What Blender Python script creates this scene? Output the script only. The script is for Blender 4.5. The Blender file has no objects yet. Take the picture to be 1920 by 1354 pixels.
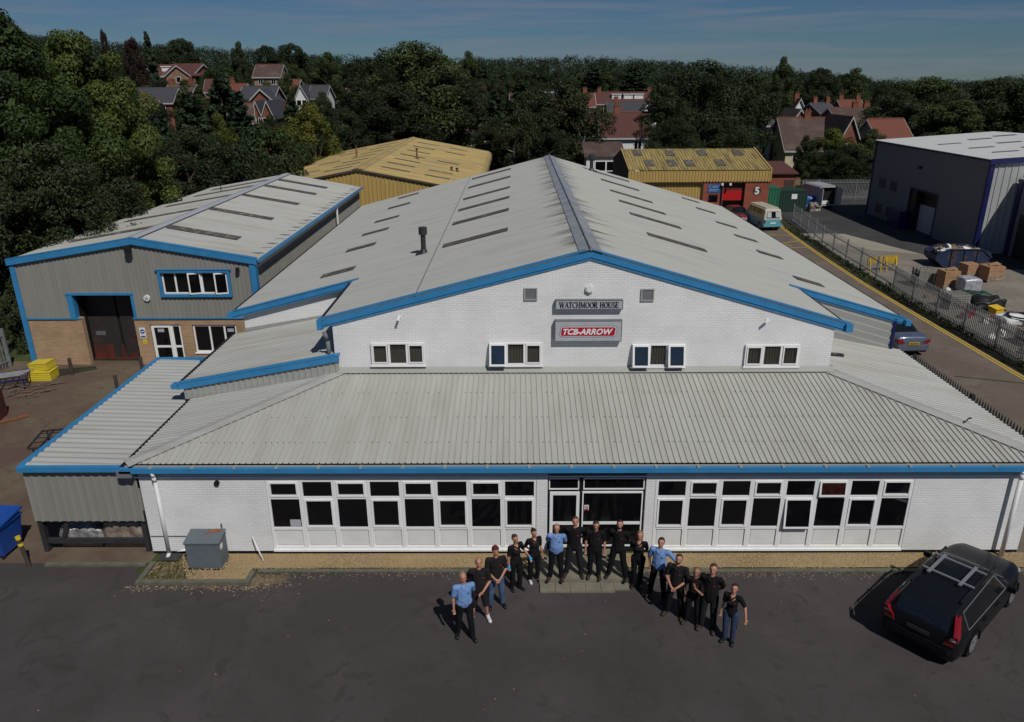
import bpy, bmesh, math, random
import numpy as np
from mathutils import Vector, Matrix, Euler
R = math.radians
S = bpy.context.scene
COL = S.collection

# ------------------------------------------------------------------ camera, sky, sun
CAM_H, CAM_D = 12.8, 18.4
PITCH, YAW, ROLL, FPX = R(20.5), R(0.35), R(-0.3), 1412.0
_fw = Vector((-math.sin(YAW)*math.cos(PITCH), math.cos(YAW)*math.cos(PITCH), -math.sin(PITCH)))
_r = Vector((math.cos(YAW), math.sin(YAW), 0)); _u = _r.cross(_fw)
_r2 = math.cos(ROLL)*_r + math.sin(ROLL)*_u; _u2 = -math.sin(ROLL)*_r + math.cos(ROLL)*_u
cd = bpy.data.cameras.new('camera'); cam = bpy.data.objects.new('camera', cd); COL.objects.link(cam)
cam.matrix_world = Matrix(((_r2.x, _u2.x, -_fw.x, 0), (_r2.y, _u2.y, -_fw.y, -CAM_D), (_r2.z, _u2.z, -_fw.z, CAM_H), (0, 0, 0, 1)))
cd.sensor_width = 36; cd.lens = 36*FPX/1920; cd.clip_end = 5000; cd.clip_start = .1
S.camera = cam
def at(px, py, axis, c):
    """the point of the place that lies on the plane axis = c along the sight line of a photo pixel"""
    o = Vector((0, -CAM_D, CAM_H)); d = _fw + _r2*((px-960)/FPX) + _u2*((677-py)/FPX)
    i = 'xyz'.index(axis); t = (c-o[i])/d[i]; return o + d*t

SUN_AZ, SUN_EL = R(150), R(50)          # clockwise from +Y, towards the sun
w = bpy.data.worlds.new('World'); S.world = w; w.use_nodes = True
nt = w.node_tree; nt.nodes.clear()
out = nt.nodes.new('ShaderNodeOutputWorld'); bg = nt.nodes.new('ShaderNodeBackground')
sky = nt.nodes.new('ShaderNodeTexSky'); sky.sky_type = 'NISHITA'; sky.sun_disc = False
sky.sun_elevation = SUN_EL; sky.sun_rotation = SUN_AZ; sky.air_density = 1.0; sky.dust_density = 0.0; sky.ozone_density = 3.0; sky.altitude = 100
tc = nt.nodes.new('ShaderNodeTexCoord'); mp = nt.nodes.new('ShaderNodeMapping'); mp.inputs['Scale'].default_value = (1.3, 1.3, 22)
ns = nt.nodes.new('ShaderNodeTexNoise'); ns.inputs['Scale'].default_value = 3.1; ns.inputs['Detail'].default_value = 7; ns.inputs['Roughness'].default_value = .55; ns.inputs['Distortion'].default_value = .6
rp = nt.nodes.new('ShaderNodeValToRGB'); rp.color_ramp.elements[0].position = .44; rp.color_ramp.elements[1].position = .68
rp.color_ramp.elements[1].color = (.55, .55, .55, 1)
tint = nt.nodes.new('ShaderNodeMixRGB'); tint.blend_type = 'MULTIPLY'; tint.inputs[0].default_value = 1; tint.inputs[2].default_value = (.275, .415, .60, 1)
mx = nt.nodes.new('ShaderNodeMixRGB'); mx.inputs[2].default_value = (3.3, 3.8, 4.8, 1)
L = nt.links
L.new(tc.outputs['Generated'], mp.inputs[0]); L.new(mp.outputs[0], ns.inputs['Vector']); L.new(ns.outputs[0], rp.inputs[0])
L.new(sky.outputs[0], tint.inputs[1]); L.new(tint.outputs[0], mx.inputs[1]); L.new(rp.outputs[0], mx.inputs[0])
L.new(mx.outputs[0], bg.inputs[0]); bg.inputs[1].default_value = 0.05; L.new(bg.outputs[0], out.inputs[0])
sl = bpy.data.lights.new('sun', 'SUN'); sl.energy = 3.15; sl.angle = R(.53); sl.color = (1, .965, .91)
so = bpy.data.objects.new('sun', sl); COL.objects.link(so)
sdir = Vector((math.sin(SUN_AZ)*math.cos(SUN_EL), math.cos(SUN_AZ)*math.cos(SUN_EL), math.sin(SUN_EL)))
so.rotation_euler = sdir.to_track_quat('Z', 'Y').to_euler(); so.location = (20, -40, 60)
S.view_settings.view_transform = 'Standard'; S.view_settings.look = 'None'; S.view_settings.exposure = 0.0; S.view_settings.gamma = 1.0
S.render.engine = 'CYCLES'; S.cycles.max_bounces = 5; S.cycles.transparent_max_bounces = 8; S.cycles.diffuse_bounces = 2; S.cycles.glossy_bounces = 2

# ------------------------------------------------------------------ helpers
def tag(o, label=None, cat=None, group=None, kind=None):
    if label: o['label'] = label
    if cat: o['category'] = cat
    if group: o['group'] = group
    if kind: o['kind'] = kind
    return o
def thing(name, label, cat, loc=(0, 0, 0), rz=0.0, group=None):
    o = bpy.data.objects.new(name, None); COL.objects.link(o); o.location = loc; o.rotation_euler = (0, 0, rz)
    o.empty_display_size = .3
    return tag(o, label, cat, group)
def copy_tree(o, parent=None):
    c = o.copy(); COL.objects.link(c); c.parent = parent
    for ch in o.children: copy_tree(ch, c)
    return c
def link(name, me, mats, parent=None, smooth=False):
    if not isinstance(mats, (list, tuple)): mats = [mats]
    for m in mats: me.materials.append(m)
    if smooth: me.polygons.foreach_set('use_smooth', [True]*len(me.polygons))
    o = bpy.data.objects.new(name, me); COL.objects.link(o)
    if parent is not None: o.parent = parent
    return o
class MB:
    def __init__(s): s.v = []; s.f = []; s.mi = []
    def add(s, vs, fs, mi=0):
        n = len(s.v); s.v += [tuple(v) for v in vs]
        for f in fs: s.f.append(tuple(n+i for i in f)); s.mi.append(mi)
        return s
    def box(s, x0, x1, y0, y1, z0, z1, mi=0, M=None):
        vs = [Vector((x, y, z)) for z in (z0, z1) for y in (y0, y1) for x in (x0, x1)]
        if M: vs = [M @ v for v in vs]
        return s.add(vs, [(0, 2, 3, 1), (4, 5, 7, 6), (0, 1, 5, 4), (2, 6, 7, 3), (0, 4, 6, 2), (1, 3, 7, 5)], mi)
    def prism(s, poly, d, mi=0):
        """closed prism: planar 3D polygon pushed by vector d"""
        n = len(poly); d = Vector(d); a = [Vector(p) for p in poly]
        return s.add(a+[p+d for p in a], [tuple(range(n))[::-1], tuple(range(n, 2*n))]+[(i, (i+1) % n, n+(i+1) % n, n+i) for i in range(n)], mi)
    def quad(s, *p, mi=0): return s.add([Vector(q) for q in p], [tuple(range(len(p)))], mi)
    def cyl(s, p0, p1, r0, r1=None, n=10, mi=0, caps=True):
        p0, p1 = Vector(p0), Vector(p1); r1 = r0 if r1 is None else r1
        d = (p1-p0).normalized(); a = d.orthogonal().normalized(); b = d.cross(a)
        vs = [p+(a*math.cos(2*math.pi*i/n)+b*math.sin(2*math.pi*i/n))*r for p, r in ((p0, r0), (p1, r1)) for i in range(n)]
        fs = [(i, (i+1) % n, n+(i+1) % n, n+i) for i in range(n)]
        if caps: fs += [tuple(range(n))[::-1], tuple(range(n, 2*n))]
        return s.add(vs, fs, mi)
    def bar(s, p0, p1, w, h, mi=0, up=(0, 0, 1)):
        p0, p1 = Vector(p0), Vector(p1); d = (p1-p0).normalized(); up = Vector(up)
        a = d.cross(up).normalized(); b = a.cross(d)
        vs = [p+a*(sx*w/2)+b*(sz*h/2) for p in (p0, p1) for sx, sz in ((-1, -1), (1, -1), (1, 1), (-1, 1))]
        return s.add(vs, [(3, 2, 1, 0), (4, 5, 6, 7)]+[(i, (i+1) % 4, 4+(i+1) % 4, 4+i) for i in range(4)], mi)
    def ball(s, c, r, n=8, mi=0, sc=(1, 1, 1)):
        vs = []; fs = []
        for i in range(n+1):
            t = math.pi*i/n
            for j in range(2*n):
                a = math.pi*j/n; vs.append((c[0]+r*sc[0]*math.sin(t)*math.cos(a), c[1]+r*sc[1]*math.sin(t)*math.sin(a), c[2]+r*sc[2]*math.cos(t)))
        for i in range(n):
            for j in range(2*n): fs.append((i*2*n+j, (i+1)*2*n+j, (i+1)*2*n+(j+1) % (2*n), i*2*n+(j+1) % (2*n)))
        return s.add(vs, fs, mi)
    def mesh(s, name):
        me = bpy.data.meshes.new(name); me.from_pydata(s.v, [], s.f)
        me.polygons.foreach_set('material_index', s.mi); me.update(); return me
    def build(s, name, mats, parent=None, smooth=False):
        return link(name, s.mesh(name), mats, parent, smooth)

def sheet(mb, O, U, V, poly, pitch=.2, depth=.03, prof='trap', mi=0, thick=True, phase=0):
    """profiled metal sheet: ribs run along V, repeat along U, clipped to the convex 2D polygon (u, v)"""
    O, U, V = Vector(O), Vector(U).normalized(), Vector(V).normalized(); N = U.cross(V).normalized()
    if N.z < -1e-6: N = -N
    u0, u1 = min(p[0] for p in poly), max(p[0] for p in poly)
    offs = {'trap': [(0, 0), (.56, 0), (.66, 1), (.90, 1)], 'pan': [(0, 0), (.74, 0), (.80, 1), (.94, 1)], 'sine': [(k/6, .5-.5*math.cos(2*math.pi*k/6)) for k in range(6)],
            'flat': [(0, 0)], 'lap': [(0, 0), (.97, 1)]}[prof]
    us = []
    k = math.floor((u0-phase)/pitch)-1
    while phase+k*pitch < u1+pitch:
        for a, h in offs: us.append((phase+(k+a)*pitch, h))
        k += 1
    def hgt(u):
        for (a, ha), (b, hb) in zip(us, us[1:]):
            if a <= u <= b: return ha+(hb-ha)*(u-a)/max(b-a, 1e-9)
        return 0
    su = sorted([(u, h) for u, h in us if u0+1e-6 < u < u1-1e-6]+[(p[0]+(1e-5 if p[0] == u0 else -1e-5 if p[0] == u1 else 0), hgt(p[0])) for p in poly])
    cols = []
    for u, h in su:
        vv = []
        for (a, b) in zip(poly, poly[1:]+poly[:1]):
            if abs(a[0]-b[0]) < 1e-9: continue
            if min(a[0], b[0])-1e-9 <= u <= max(a[0], b[0])+1e-9: vv.append(a[1]+(b[1]-a[1])*(u-a[0])/(b[0]-a[0]))
        if len(vv) < 2: continue
        lo, hi = min(vv), max(vv)
        if cols and abs(u-cols[-1][0]) < 1e-7: continue
        cols.append((u, h, lo, hi))
    vs = []; fs = []
    for u, h, lo, hi in cols: vs += [O+U*u+V*lo+N*(h*depth), O+U*u+V*hi+N*(h*depth)]
    for i in range(len(cols)-1): fs.append((2*i, 2*i+2, 2*i+3, 2*i+1))
    if thick:                                   # underside, 8 mm below
        n = len(vs); vs += [v-N*.008 for v in vs]
        for i in range(len(cols)-1):
            fs.append((n+2*i, n+2*i+1, n+2*i+3, n+2*i+2)); fs.append((2*i, n+2*i, n+2*i+2, 2*i+2)); fs.append((2*i+1, 2*i+3, n+2*i+3, n+2*i+1))
    mb.add(vs, fs, mi); return mb

# ------------------------------------------------------------------ materials
def mat(name, c1, c2=None, scale=3, rough=.8, bump=0, bscale=None, metal=0, detail=5, spec=.5, stretch=(1, 1, 1), dist=None, coat=0, c3=None, s3=.3, ramp=(.35, .65)):
    m = bpy.data.materials.new(name); m.use_nodes = True; n = m.node_tree.nodes; l = m.node_tree.links; b = n['Principled BSDF']
    b.inputs['Roughness'].default_value = rough; b.inputs['Metallic'].default_value = metal; b.inputs['Specular IOR Level'].default_value = spec
    if coat: b.inputs['Coat Weight'].default_value = coat; b.inputs['Coat Roughness'].default_value = .05
    tcn = n.new('ShaderNodeTexCoord'); mpn = n.new('ShaderNodeMapping'); mpn.inputs['Scale'].default_value = stretch
    l.new(tcn.outputs['Object'], mpn.inputs[0])
    c2 = c2 or tuple(x*.8 for x in c1)
    t = n.new('ShaderNodeTexNoise'); t.inputs['Scale'].default_value = scale; t.inputs['Detail'].default_value = detail; t.inputs['Roughness'].default_value = .6
    l.new(mpn.outputs[0], t.inputs['Vector'])
    r = n.new('ShaderNodeValToRGB'); r.color_ramp.elements[0].position = ramp[0]; r.color_ramp.elements[1].position = ramp[1]
    r.color_ramp.elements[0].color = (*c2, 1); r.color_ramp.elements[1].color = (*c1, 1)
    l.new(t.outputs[0], r.inputs[0]); last = r.outputs[0]
    if c3:
        t3 = n.new('ShaderNodeTexNoise'); t3.inputs['Scale'].default_value = s3; t3.inputs['Detail'].default_value = 6; l.new(mpn.outputs[0], t3.inputs['Vector'])
        r3 = n.new('ShaderNodeValToRGB'); r3.color_ramp.elements[0].position = .5; r3.color_ramp.elements[1].position = .68
        l.new(t3.outputs[0], r3.inputs[0]); x = n.new('ShaderNodeMixRGB'); x.inputs[2].default_value = (*c3, 1)
        l.new(r3.outputs[0], x.inputs[0]); l.new(last, x.inputs[1]); last = x.outputs[0]
    l.new(last, b.inputs['Base Color'])
    if bump:
        bt = n.new('ShaderNodeTexNoise'); bt.inputs['Scale'].default_value = bscale or scale*4; bt.inputs['Detail'].default_value = 4; l.new(mpn.outputs[0], bt.inputs['Vector'])
        bn = n.new('ShaderNodeBump'); bn.inputs['Strength'].default_value = bump; bn.inputs['Distance'].default_value = dist or .02
        l.new(bt.outputs[0], bn.inputs['Height']); l.new(bn.outputs[0], b.inputs['Normal'])
    m['_last'] = last.node.name
    return m
def brick(name, c1, c2, mortar, rough=.85, bw=.225, rh=.075, msize=.01, bump=.5, var=None):
    m = bpy.data.materials.new(name); m.use_nodes = True; n = m.node_tree.nodes; l = m.node_tree.links; b = n['Principled BSDF']
    b.inputs['Roughness'].default_value = rough
    tcn = n.new('ShaderNodeTexCoord'); sp = n.new('ShaderNodeSeparateXYZ'); ad = n.new('ShaderNodeMath'); cb = n.new('ShaderNodeCombineXYZ')
    l.new(tcn.outputs['Object'], sp.inputs[0]); l.new(sp.outputs[0], ad.inputs[0]); l.new(sp.outputs[1], ad.inputs[1]); l.new(ad.outputs[0], cb.inputs[0]); l.new(sp.outputs[2], cb.inputs[1])
    t = n.new('ShaderNodeTexBrick'); t.inputs['Scale'].default_value = 1; t.inputs['Brick Width'].default_value = bw; t.inputs['Row Height'].default_value = rh
    t.inputs['Mortar Size'].default_value = msize; t.inputs['Mortar Smooth'].default_value = .2
    t.inputs['Color1'].default_value = (*c1, 1); t.inputs['Color2'].default_value = (*c2, 1); t.inputs['Mortar'].default_value = (*mortar, 1)
    l.new(cb.outputs[0], t.inputs['Vector'])
    nz = n.new('ShaderNodeTexNoise'); nz.inputs['Scale'].default_value = .9; nz.inputs['Detail'].default_value = 6; l.new(tcn.outputs['Object'], nz.inputs['Vector'])
    rr = n.new('ShaderNodeValToRGB'); v = var or .82; rr.color_ramp.elements[0].color = (v, v, v*.98, 1); rr.color_ramp.elements[0].position = .3; rr.color_ramp.elements[1].position = .6; l.new(nz.outputs[0], rr.inputs[0])
    x = n.new('ShaderNodeMixRGB'); x.blend_type = 'MULTIPLY'; x.inputs[0].default_value = 1; l.new(t.outputs[0], x.inputs[1]); l.new(rr.outputs[0], x.inputs[2]); l.new(x.outputs[0], b.inputs['Base Color'])
    bn = n.new('ShaderNodeBump'); bn.inputs['Strength'].default_value = bump; bn.inputs['Distance'].default_value = .012; bn.invert = True
    l.new(t.outputs['Fac'], bn.inputs['Height']); l.new(bn.outputs[0], b.inputs['Normal'])
    return m
M = {}
M['white_brick'] = brick('white_painted_brick', (.755, .755, .755), (.715, .715, .715), (.63, .63, .635), bump=.35, var=.88)
M['buff_brick'] = brick('buff_brick', (.46, .29, .155), (.37, .225, .12), (.33, .27, .20), var=.75)
M['red_brick'] = brick('red_brick', (.33, .07, .035), (.27, .055, .03), (.20, .10, .07), var=.75)
M['house_brick'] = brick('house_brick', (.27, .075, .036), (.20, .056, .03), (.17, .10, .07), var=.7, bump=.2)
M['tan_brick'] = brick('tan_brick', (.30, .17, .09), (.25, .14, .075), (.32, .24, .18), var=.7, bump=.2)
M['front_roof'] = mat('grey_profiled_roof', (.42, .418, .378), (.375, .373, .338), scale=1.1, rough=.55, stretch=(2.5, .35, 1), c3=(.36, .35, .31), s3=.7, ramp=(.3, .7))
M['side_roof'] = mat('grey_profiled_roof_side', (.40, .405, .38), (.34, .34, .32), scale=1.1, rough=.55, stretch=(.35, 2.5, 1), c3=(.33, .31, .27), s3=.6, ramp=(.3, .7))
M['main_roof'] = mat('coated_cement_roof', (.395, .395, .362), (.365, .366, .337), scale=1.0, rough=.85, stretch=(.25, 1.6, 1), c3=(.335, .335, .32), s3=1.2, ramp=(.3, .7), bump=.15, bscale=8)
M['ridge_metal'] = mat('ridge_lead_grey', (.28, .295, .31), (.20, .21, .23), scale=1.5, rough=.5, c3=(.30, .31, .32), s3=.8)
M['clad'] = mat('olive_grey_cladding', (.245, .24, .215), (.215, .21, .19), scale=1.2, rough=.6, stretch=(3, 3, .3))
M['clad_light'] = mat('light_grey_cladding', (.34, .345, .32), (.29, .295, .275), scale=1.2, rough=.55, stretch=(.3, .3, 3))
M['blue'] = mat('blue_trim', (.036, .215, .44), (.028, .185, .385), scale=2, rough=.42, coat=.1)
M['navy'] = mat('navy_trim', (.01, .012, .09), (.008, .01, .07), rough=.4)
M['grey_fascia'] = mat('grey_fascia', (.16, .165, .18), (.13, .135, .15), rough=.6)
M['pvc'] = mat('white_pvc', (.80, .80, .79), (.76, .76, .755), scale=4, rough=.35)
M['barge'] = mat('weathered_white_board', (.42, .42, .41), (.36, .36, .35), rough=.7)
M['white_paint'] = mat('white_render', (.70, .70, .69), (.63, .63, .62), scale=1.4, rough=.8)
M['cream'] = mat('cream_render', (.55, .50, .33), (.48, .43, .28), scale=1.4, rough=.85)
M['black'] = mat('black_trim', (.012, .012, .013), (.009, .009, .01), rough=.5)
M['dark_metal'] = mat('dark_steel', (.035, .035, .04), (.025, .025, .028), rough=.5)
M['brown_metal'] = mat('weathered_brown_post', (.06, .042, .034), (.04, .03, .025), rough=.8)
M['steel'] = mat('galvanised_steel', (.30, .31, .32), (.22, .225, .235), scale=5, rough=.45, metal=.4)
M['skylight'] = mat('weathered_rooflight', (.105, .088, .068), (.075, .062, .048), scale=3, rough=.55, c3=(.16, .15, .12), s3=2.5)
M['skylight_lichen'] = mat('lichened_rooflight', (.10, .088, .07), (.075, .065, .052), scale=2, rough=.6, c3=(.26, .24, .20), s3=3.0)
M['asphalt'] = None
M['glass_dark'] = mat('dark_window_glass', (.006, .006, .007), (.004, .004, .005), rough=.04, spec=.5)
M['glass_red'] = mat('reddish_reflecting_glass', (.045, .012, .010), (.02, .006, .006), scale=9, rough=.08, spec=.8)  # reddish reflected light put into the pane's base colour
M['glass_blue'] = mat('tilted_window_glass', (.02, .03, .045), (.012, .02, .03), rough=.05, spec=.9)
M['blind'] = mat('brown_blind', (.15, .118, .095), (.12, .095, .075), rough=.8)
M['sign_grey'] = mat('sign_panel_grey', (.40, .42, .45), (.36, .38, .41), rough=.4)
M['sign_edge'] = mat('sign_edge', (.14, .145, .16), rough=.5)
M['ink'] = mat('sign_black', (.015, .015, .018), rough=.5)
M['sign_red'] = mat('sign_red', (.40, .012, .03), (.36, .01, .028), rough=.35)
M['white'] = mat('plain_white', (.75, .75, .75), (.72, .72, .72), rough=.5)
M['yellow_plastic'] = mat('yellow_plastic', (.62, .50, .04), (.55, .44, .03), rough=.5)
M['yellow_line'] = mat('yellow_line_paint', (.60, .40, .02), (.45, .32, .05), scale=6, rough=.8, ramp=(.25, .5))
M['yellow_clad'] = mat('mustard_cladding', (.44, .30, .095), (.38, .26, .08), scale=1.5, rough=.6, stretch=(3, 3, .3))
M['yellow_roof'] = mat('yellow_lichened_roof', (.42, .31, .12), (.33, .24, .10), scale=1.2, rough=.85, stretch=(.3, 1.5, 1), c3=(.25, .19, .09), s3=.7)
M['yellow_roof_low'] = mat('yellow_mossy_roof', (.36, .27, .09), (.22, .17, .06), scale=1.6, rough=.85, stretch=(2.5, .3, 1), c3=(.14, .12, .05), s3=.9)
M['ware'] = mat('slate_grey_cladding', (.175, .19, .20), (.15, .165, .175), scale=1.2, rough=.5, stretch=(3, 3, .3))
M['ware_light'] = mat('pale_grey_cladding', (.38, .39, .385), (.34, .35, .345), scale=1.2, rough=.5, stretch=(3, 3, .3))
M['ware_roof'] = mat('pale_warehouse_roof', (.40, .41, .41), (.36, .37, .37), scale=1, rough=.6, stretch=(.3, 2, 1))
M['door_dark'] = mat('dark_door', (.03, .024, .022), (.02, .017, .016), scale=1.3, rough=.6, c3=(.05, .03, .025), s3=.8)
M['door_red'] = mat('red_oxide_paint', (.10, .018, .014), (.045, .014, .011), scale=2, rough=.7)
M['bin_blue'] = mat('blue_bin_plastic', (.012, .07, .32), (.01, .06, .27), rough=.45)
M['cab_grey'] = mat('grey_steel_cabinet', (.12, .145, .16), (.095, .115, .13), scale=2, rough=.6, c3=(.10, .12, .135), s3=1)
M['rust'] = mat('rust', (.25, .10, .045), (.16, .06, .03), scale=8, rough=.9)
M['concrete'] = mat('concrete', (.26, .245, .215), (.20, .19, .165), scale=3, rough=.9, bump=.3, bscale=30)
M['kerb'] = mat('mossy_kerb', (.13, .12, .095), (.09, .09, .06), scale=4, rough=.95, bump=.4, bscale=25)
M['slab'] = mat('paving_slab', (.20, .18, .135), (.155, .14, .105), scale=3, rough=.9, bump=.3, bscale=25)
M['wood'] = mat('pallet_wood', (.30, .21, .13), (.20, .14, .085), scale=6, rough=.85)
M['old_wood'] = mat('grey_old_wood', (.17, .13, .095), (.10, .075, .055), scale=6, rough=.9)
M['barrier_yellow'] = mat('dull_yellow_board', (.42, .27, .02), (.34, .21, .02), scale=3, rough=.7)
M['cardboard'] = mat('cardboard', (.36, .21, .11), (.29, .165, .085), scale=3, rough=.85)
M['wrap'] = mat('clear_wrap_on_goods', (.34, .34, .34), (.12, .11, .10), scale=5, rough=.25, spec=.9, bump=.9, bscale=9, dist=.05)
M['wrap_brown'] = mat('wrap_over_brown_goods', (.30, .25, .20), (.13, .10, .075), scale=4, rough=.3, spec=.9, bump=.9, bscale=7, dist=.05)
M['wrap_silver'] = mat('silver_wrap', (.42, .43, .46), (.26, .27, .30), scale=4, rough=.25, spec=.9, bump=.6, bscale=9, dist=.04)
M['green_box'] = mat('green_container_paint', (.02, .14, .075), (.016, .11, .06), rough=.6)
M['green_dark'] = mat('dark_green_paint', (.010, .036, .024), (.01, .04, .025), rough=.6)
M['skip_navy'] = mat('navy_skip_paint', (.012, .025, .075), (.01, .018, .05), scale=3, rough=.6, c3=(.05, .04, .035), s3=2)
M['red_paint'] = mat('bright_red_paint', (.45, .012, .012), (.40, .01, .01), rough=.4)
M['sign_blue'] = mat('sign_blue', (.02, .10, .30), (.018, .09, .27), rough=.4)
M['slate'] = mat('slate_roof', (.055, .055, .063), (.035, .035, .043), scale=4, rough=.7, bump=.4, bscale=20)
M['tile_brown'] = mat('brown_tile_roof', (.085, .05, .038), (.055, .035, .03), scale=4, rough=.85, bump=.5, bscale=20, c3=(.10, .075, .06), s3=.6)
M['tile_red'] = mat('red_tile_roof', (.17, .05, .028), (.11, .038, .026), scale=4, rough=.85, bump=.5, bscale=20)
M['tile_plum'] = mat('plum_tile_roof', (.10, .033, .026), (.07, .027, .023), scale=4, rough=.85, bump=.5, bscale=20)
M['slate_hung'] = mat('slate_hung_wall', (.13, .135, .16), (.11, .115, .14), scale=3, rough=.8)
M['bark'] = mat('bark', (.07, .05, .035), (.04, .03, .02), scale=6, rough=.95, bump=.5)
M['birch_bark'] = mat('birch_bark', (.45, .43, .38), (.10, .09, .08), scale=6, rough=.9, stretch=(1, 1, .3))

def ground_mat(name, c1, c2, cbig, speck=None, s1=40, s2=.35, rough=.92, bump=.35, crack=False, patch=None):
    m = bpy.data.materials.new(name); m.use_nodes = True; n = m.node_tree.nodes; l = m.node_tree.links; b = n['Principled BSDF']
    b.inputs['Roughness'].default_value = rough; b.inputs['Specular IOR Level'].default_value = .25
    tcn = n.new('ShaderNodeTexCoord')
    def noise(sc, det=6, ro=.6, vec=None, dst=0):
        t = n.new('ShaderNodeTexNoise'); t.inputs['Scale'].default_value = sc; t.inputs['Detail'].default_value = det; t.inputs['Roughness'].default_value = ro; t.inputs['Distortion'].default_value = dst
        l.new(vec or tcn.outputs['Object'], t.inputs['Vector']); return t.outputs[0]
    def ramp(src, a, b_, ca=(0, 0, 0, 1), cb_=(1, 1, 1, 1)):
        r = n.new('ShaderNodeValToRGB'); r.color_ramp.elements[0].position = a; r.color_ramp.elements[1].position = b_; r.color_ramp.elements[0].color = ca; r.color_ramp.elements[1].color = cb_
        l.new(src, r.inputs[0]); return r.outputs[0]
    def mix(f, a, c, mode='MIX'):
        x = n.new('ShaderNodeMixRGB'); x.blend_type = mode; l.new(a, x.inputs[1])
        if isinstance(f, float): x.inputs[0].default_value = f
        else: l.new(f, x.inputs[0])
        if isinstance(c, tuple): x.inputs[2].default_value = (*c, 1)
        else: l.new(c, x.inputs[2])
        return x.outputs[0]
    c = ramp(noise(s1, 3, .8), .35, .65, (*c2, 1), (*c1, 1))
    c = mix(ramp(noise(s2, 7, .6, dst=.5), .42, .66), c, cbig)
    if patch: c = mix(ramp(noise(s2*3.7, 7, .65, dst=1.2), .56, .64), c, patch)
    if speck:
        v = n.new('ShaderNodeTexVoronoi'); v.inputs['Scale'].default_value = 5; l.new(tcn.outputs['Object'], v.inputs['Vector'])
        sel = n.new('ShaderNodeMath'); sel.operation = 'MULTIPLY'; l.new(ramp(v.outputs['Distance'], .05, .09, (1, 1, 1, 1), (0, 0, 0, 1)), sel.inputs[0]); l.new(ramp(noise(1.1, 4), .52, .60), sel.inputs[1])
        c = mix(sel.outputs[0], c, speck)
    if crack:
        v = n.new('ShaderNodeTexVoronoi'); v.feature = 'DISTANCE_TO_EDGE'; v.inputs['Scale'].default_value = .22
        w2 = n.new('ShaderNodeTexNoise'); w2.inputs['Scale'].default_value = 1.5; w2.inputs['Detail'].default_value = 5; l.new(tcn.outputs['Object'], w2.inputs['Vector'])
        ad = n.new('ShaderNodeMixRGB'); ad.blend_type = 'ADD'; ad.inputs[0].default_value = .6; l.new(tcn.outputs['Object'], ad.inputs[1]); l.new(w2.outputs[1], ad.inputs[2]); l.new(ad.outputs[0], v.inputs['Vector'])
        sel = n.new('ShaderNodeMath'); sel.operation = 'MULTIPLY'; l.new(ramp(v.outputs['Distance'], .002, .009, (1, 1, 1, 1), (0, 0, 0, 1)), sel.inputs[0]); sel.inputs[1].default_value = .16
        c = mix(sel.outputs[0], c, tuple(x*.6 for x in c2))
    l.new(c, b.inputs['Base Color'])
    bn = n.new('ShaderNodeBump'); bn.inputs['Strength'].default_value = bump; bn.inputs['Distance'].default_value = .02
    l.new(noise(s1*1.5, 3, .7), bn.inputs['Height']); l.new(bn.outputs[0], b.inputs['Normal'])
    return m
M['asphalt'] = ground_mat('car_park_asphalt', (.065, .055, .054), (.044, .037, .036), (.071, .060, .059), patch=(.050, .042, .041), crack=True)
M['yard_left'] = ground_mat('worn_brown_yard', (.125, .082, .062), (.085, .056, .043), (.145, .118, .078), speck=(.2, .17, .14), patch=(.105, .066, .050), crack=True)
M['road_conc'] = ground_mat('brown_concrete_road', (.145, .115, .092), (.11, .087, .070), (.165, .138, .112), patch=(.118, .093, .076), crack=True)
M['yard_right'] = ground_mat('concrete_yard', (.21, .185, .155), (.165, .145, .12), (.24, .215, .18), patch=(.15, .133, .115), crack=True)
M['yard_light'] = ground_mat('pale_concrete', (.30, .28, .22), (.25, .23, .185), (.33, .305, .245))  # concrete made paler to stand for sunlight on it
M['tarmac_dark'] = ground_mat('dark_tarmac', (.05, .05, .052), (.035, .035, .037), (.06, .06, .06))  # tarmac colour with cast shade painted in
M['verge'] = ground_mat('dirt_verge', (.035, .032, .022), (.016, .018, .010), (.045, .05, .02), speck=(.12, .11, .09))
M['gravel'] = ground_mat('golden_gravel', (.42, .31, .17), (.17, .12, .065), (.36, .27, .15), s1=26, bump=1.0)
M['grass'] = ground_mat('grass', (.045, .07, .02), (.025, .04, .012), (.06, .075, .025), s1=8)
M['moss'] = ground_mat('mossy_soil', (.085, .095, .03), (.06, .05, .028), (.14, .10, .055), s1=14)
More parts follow.
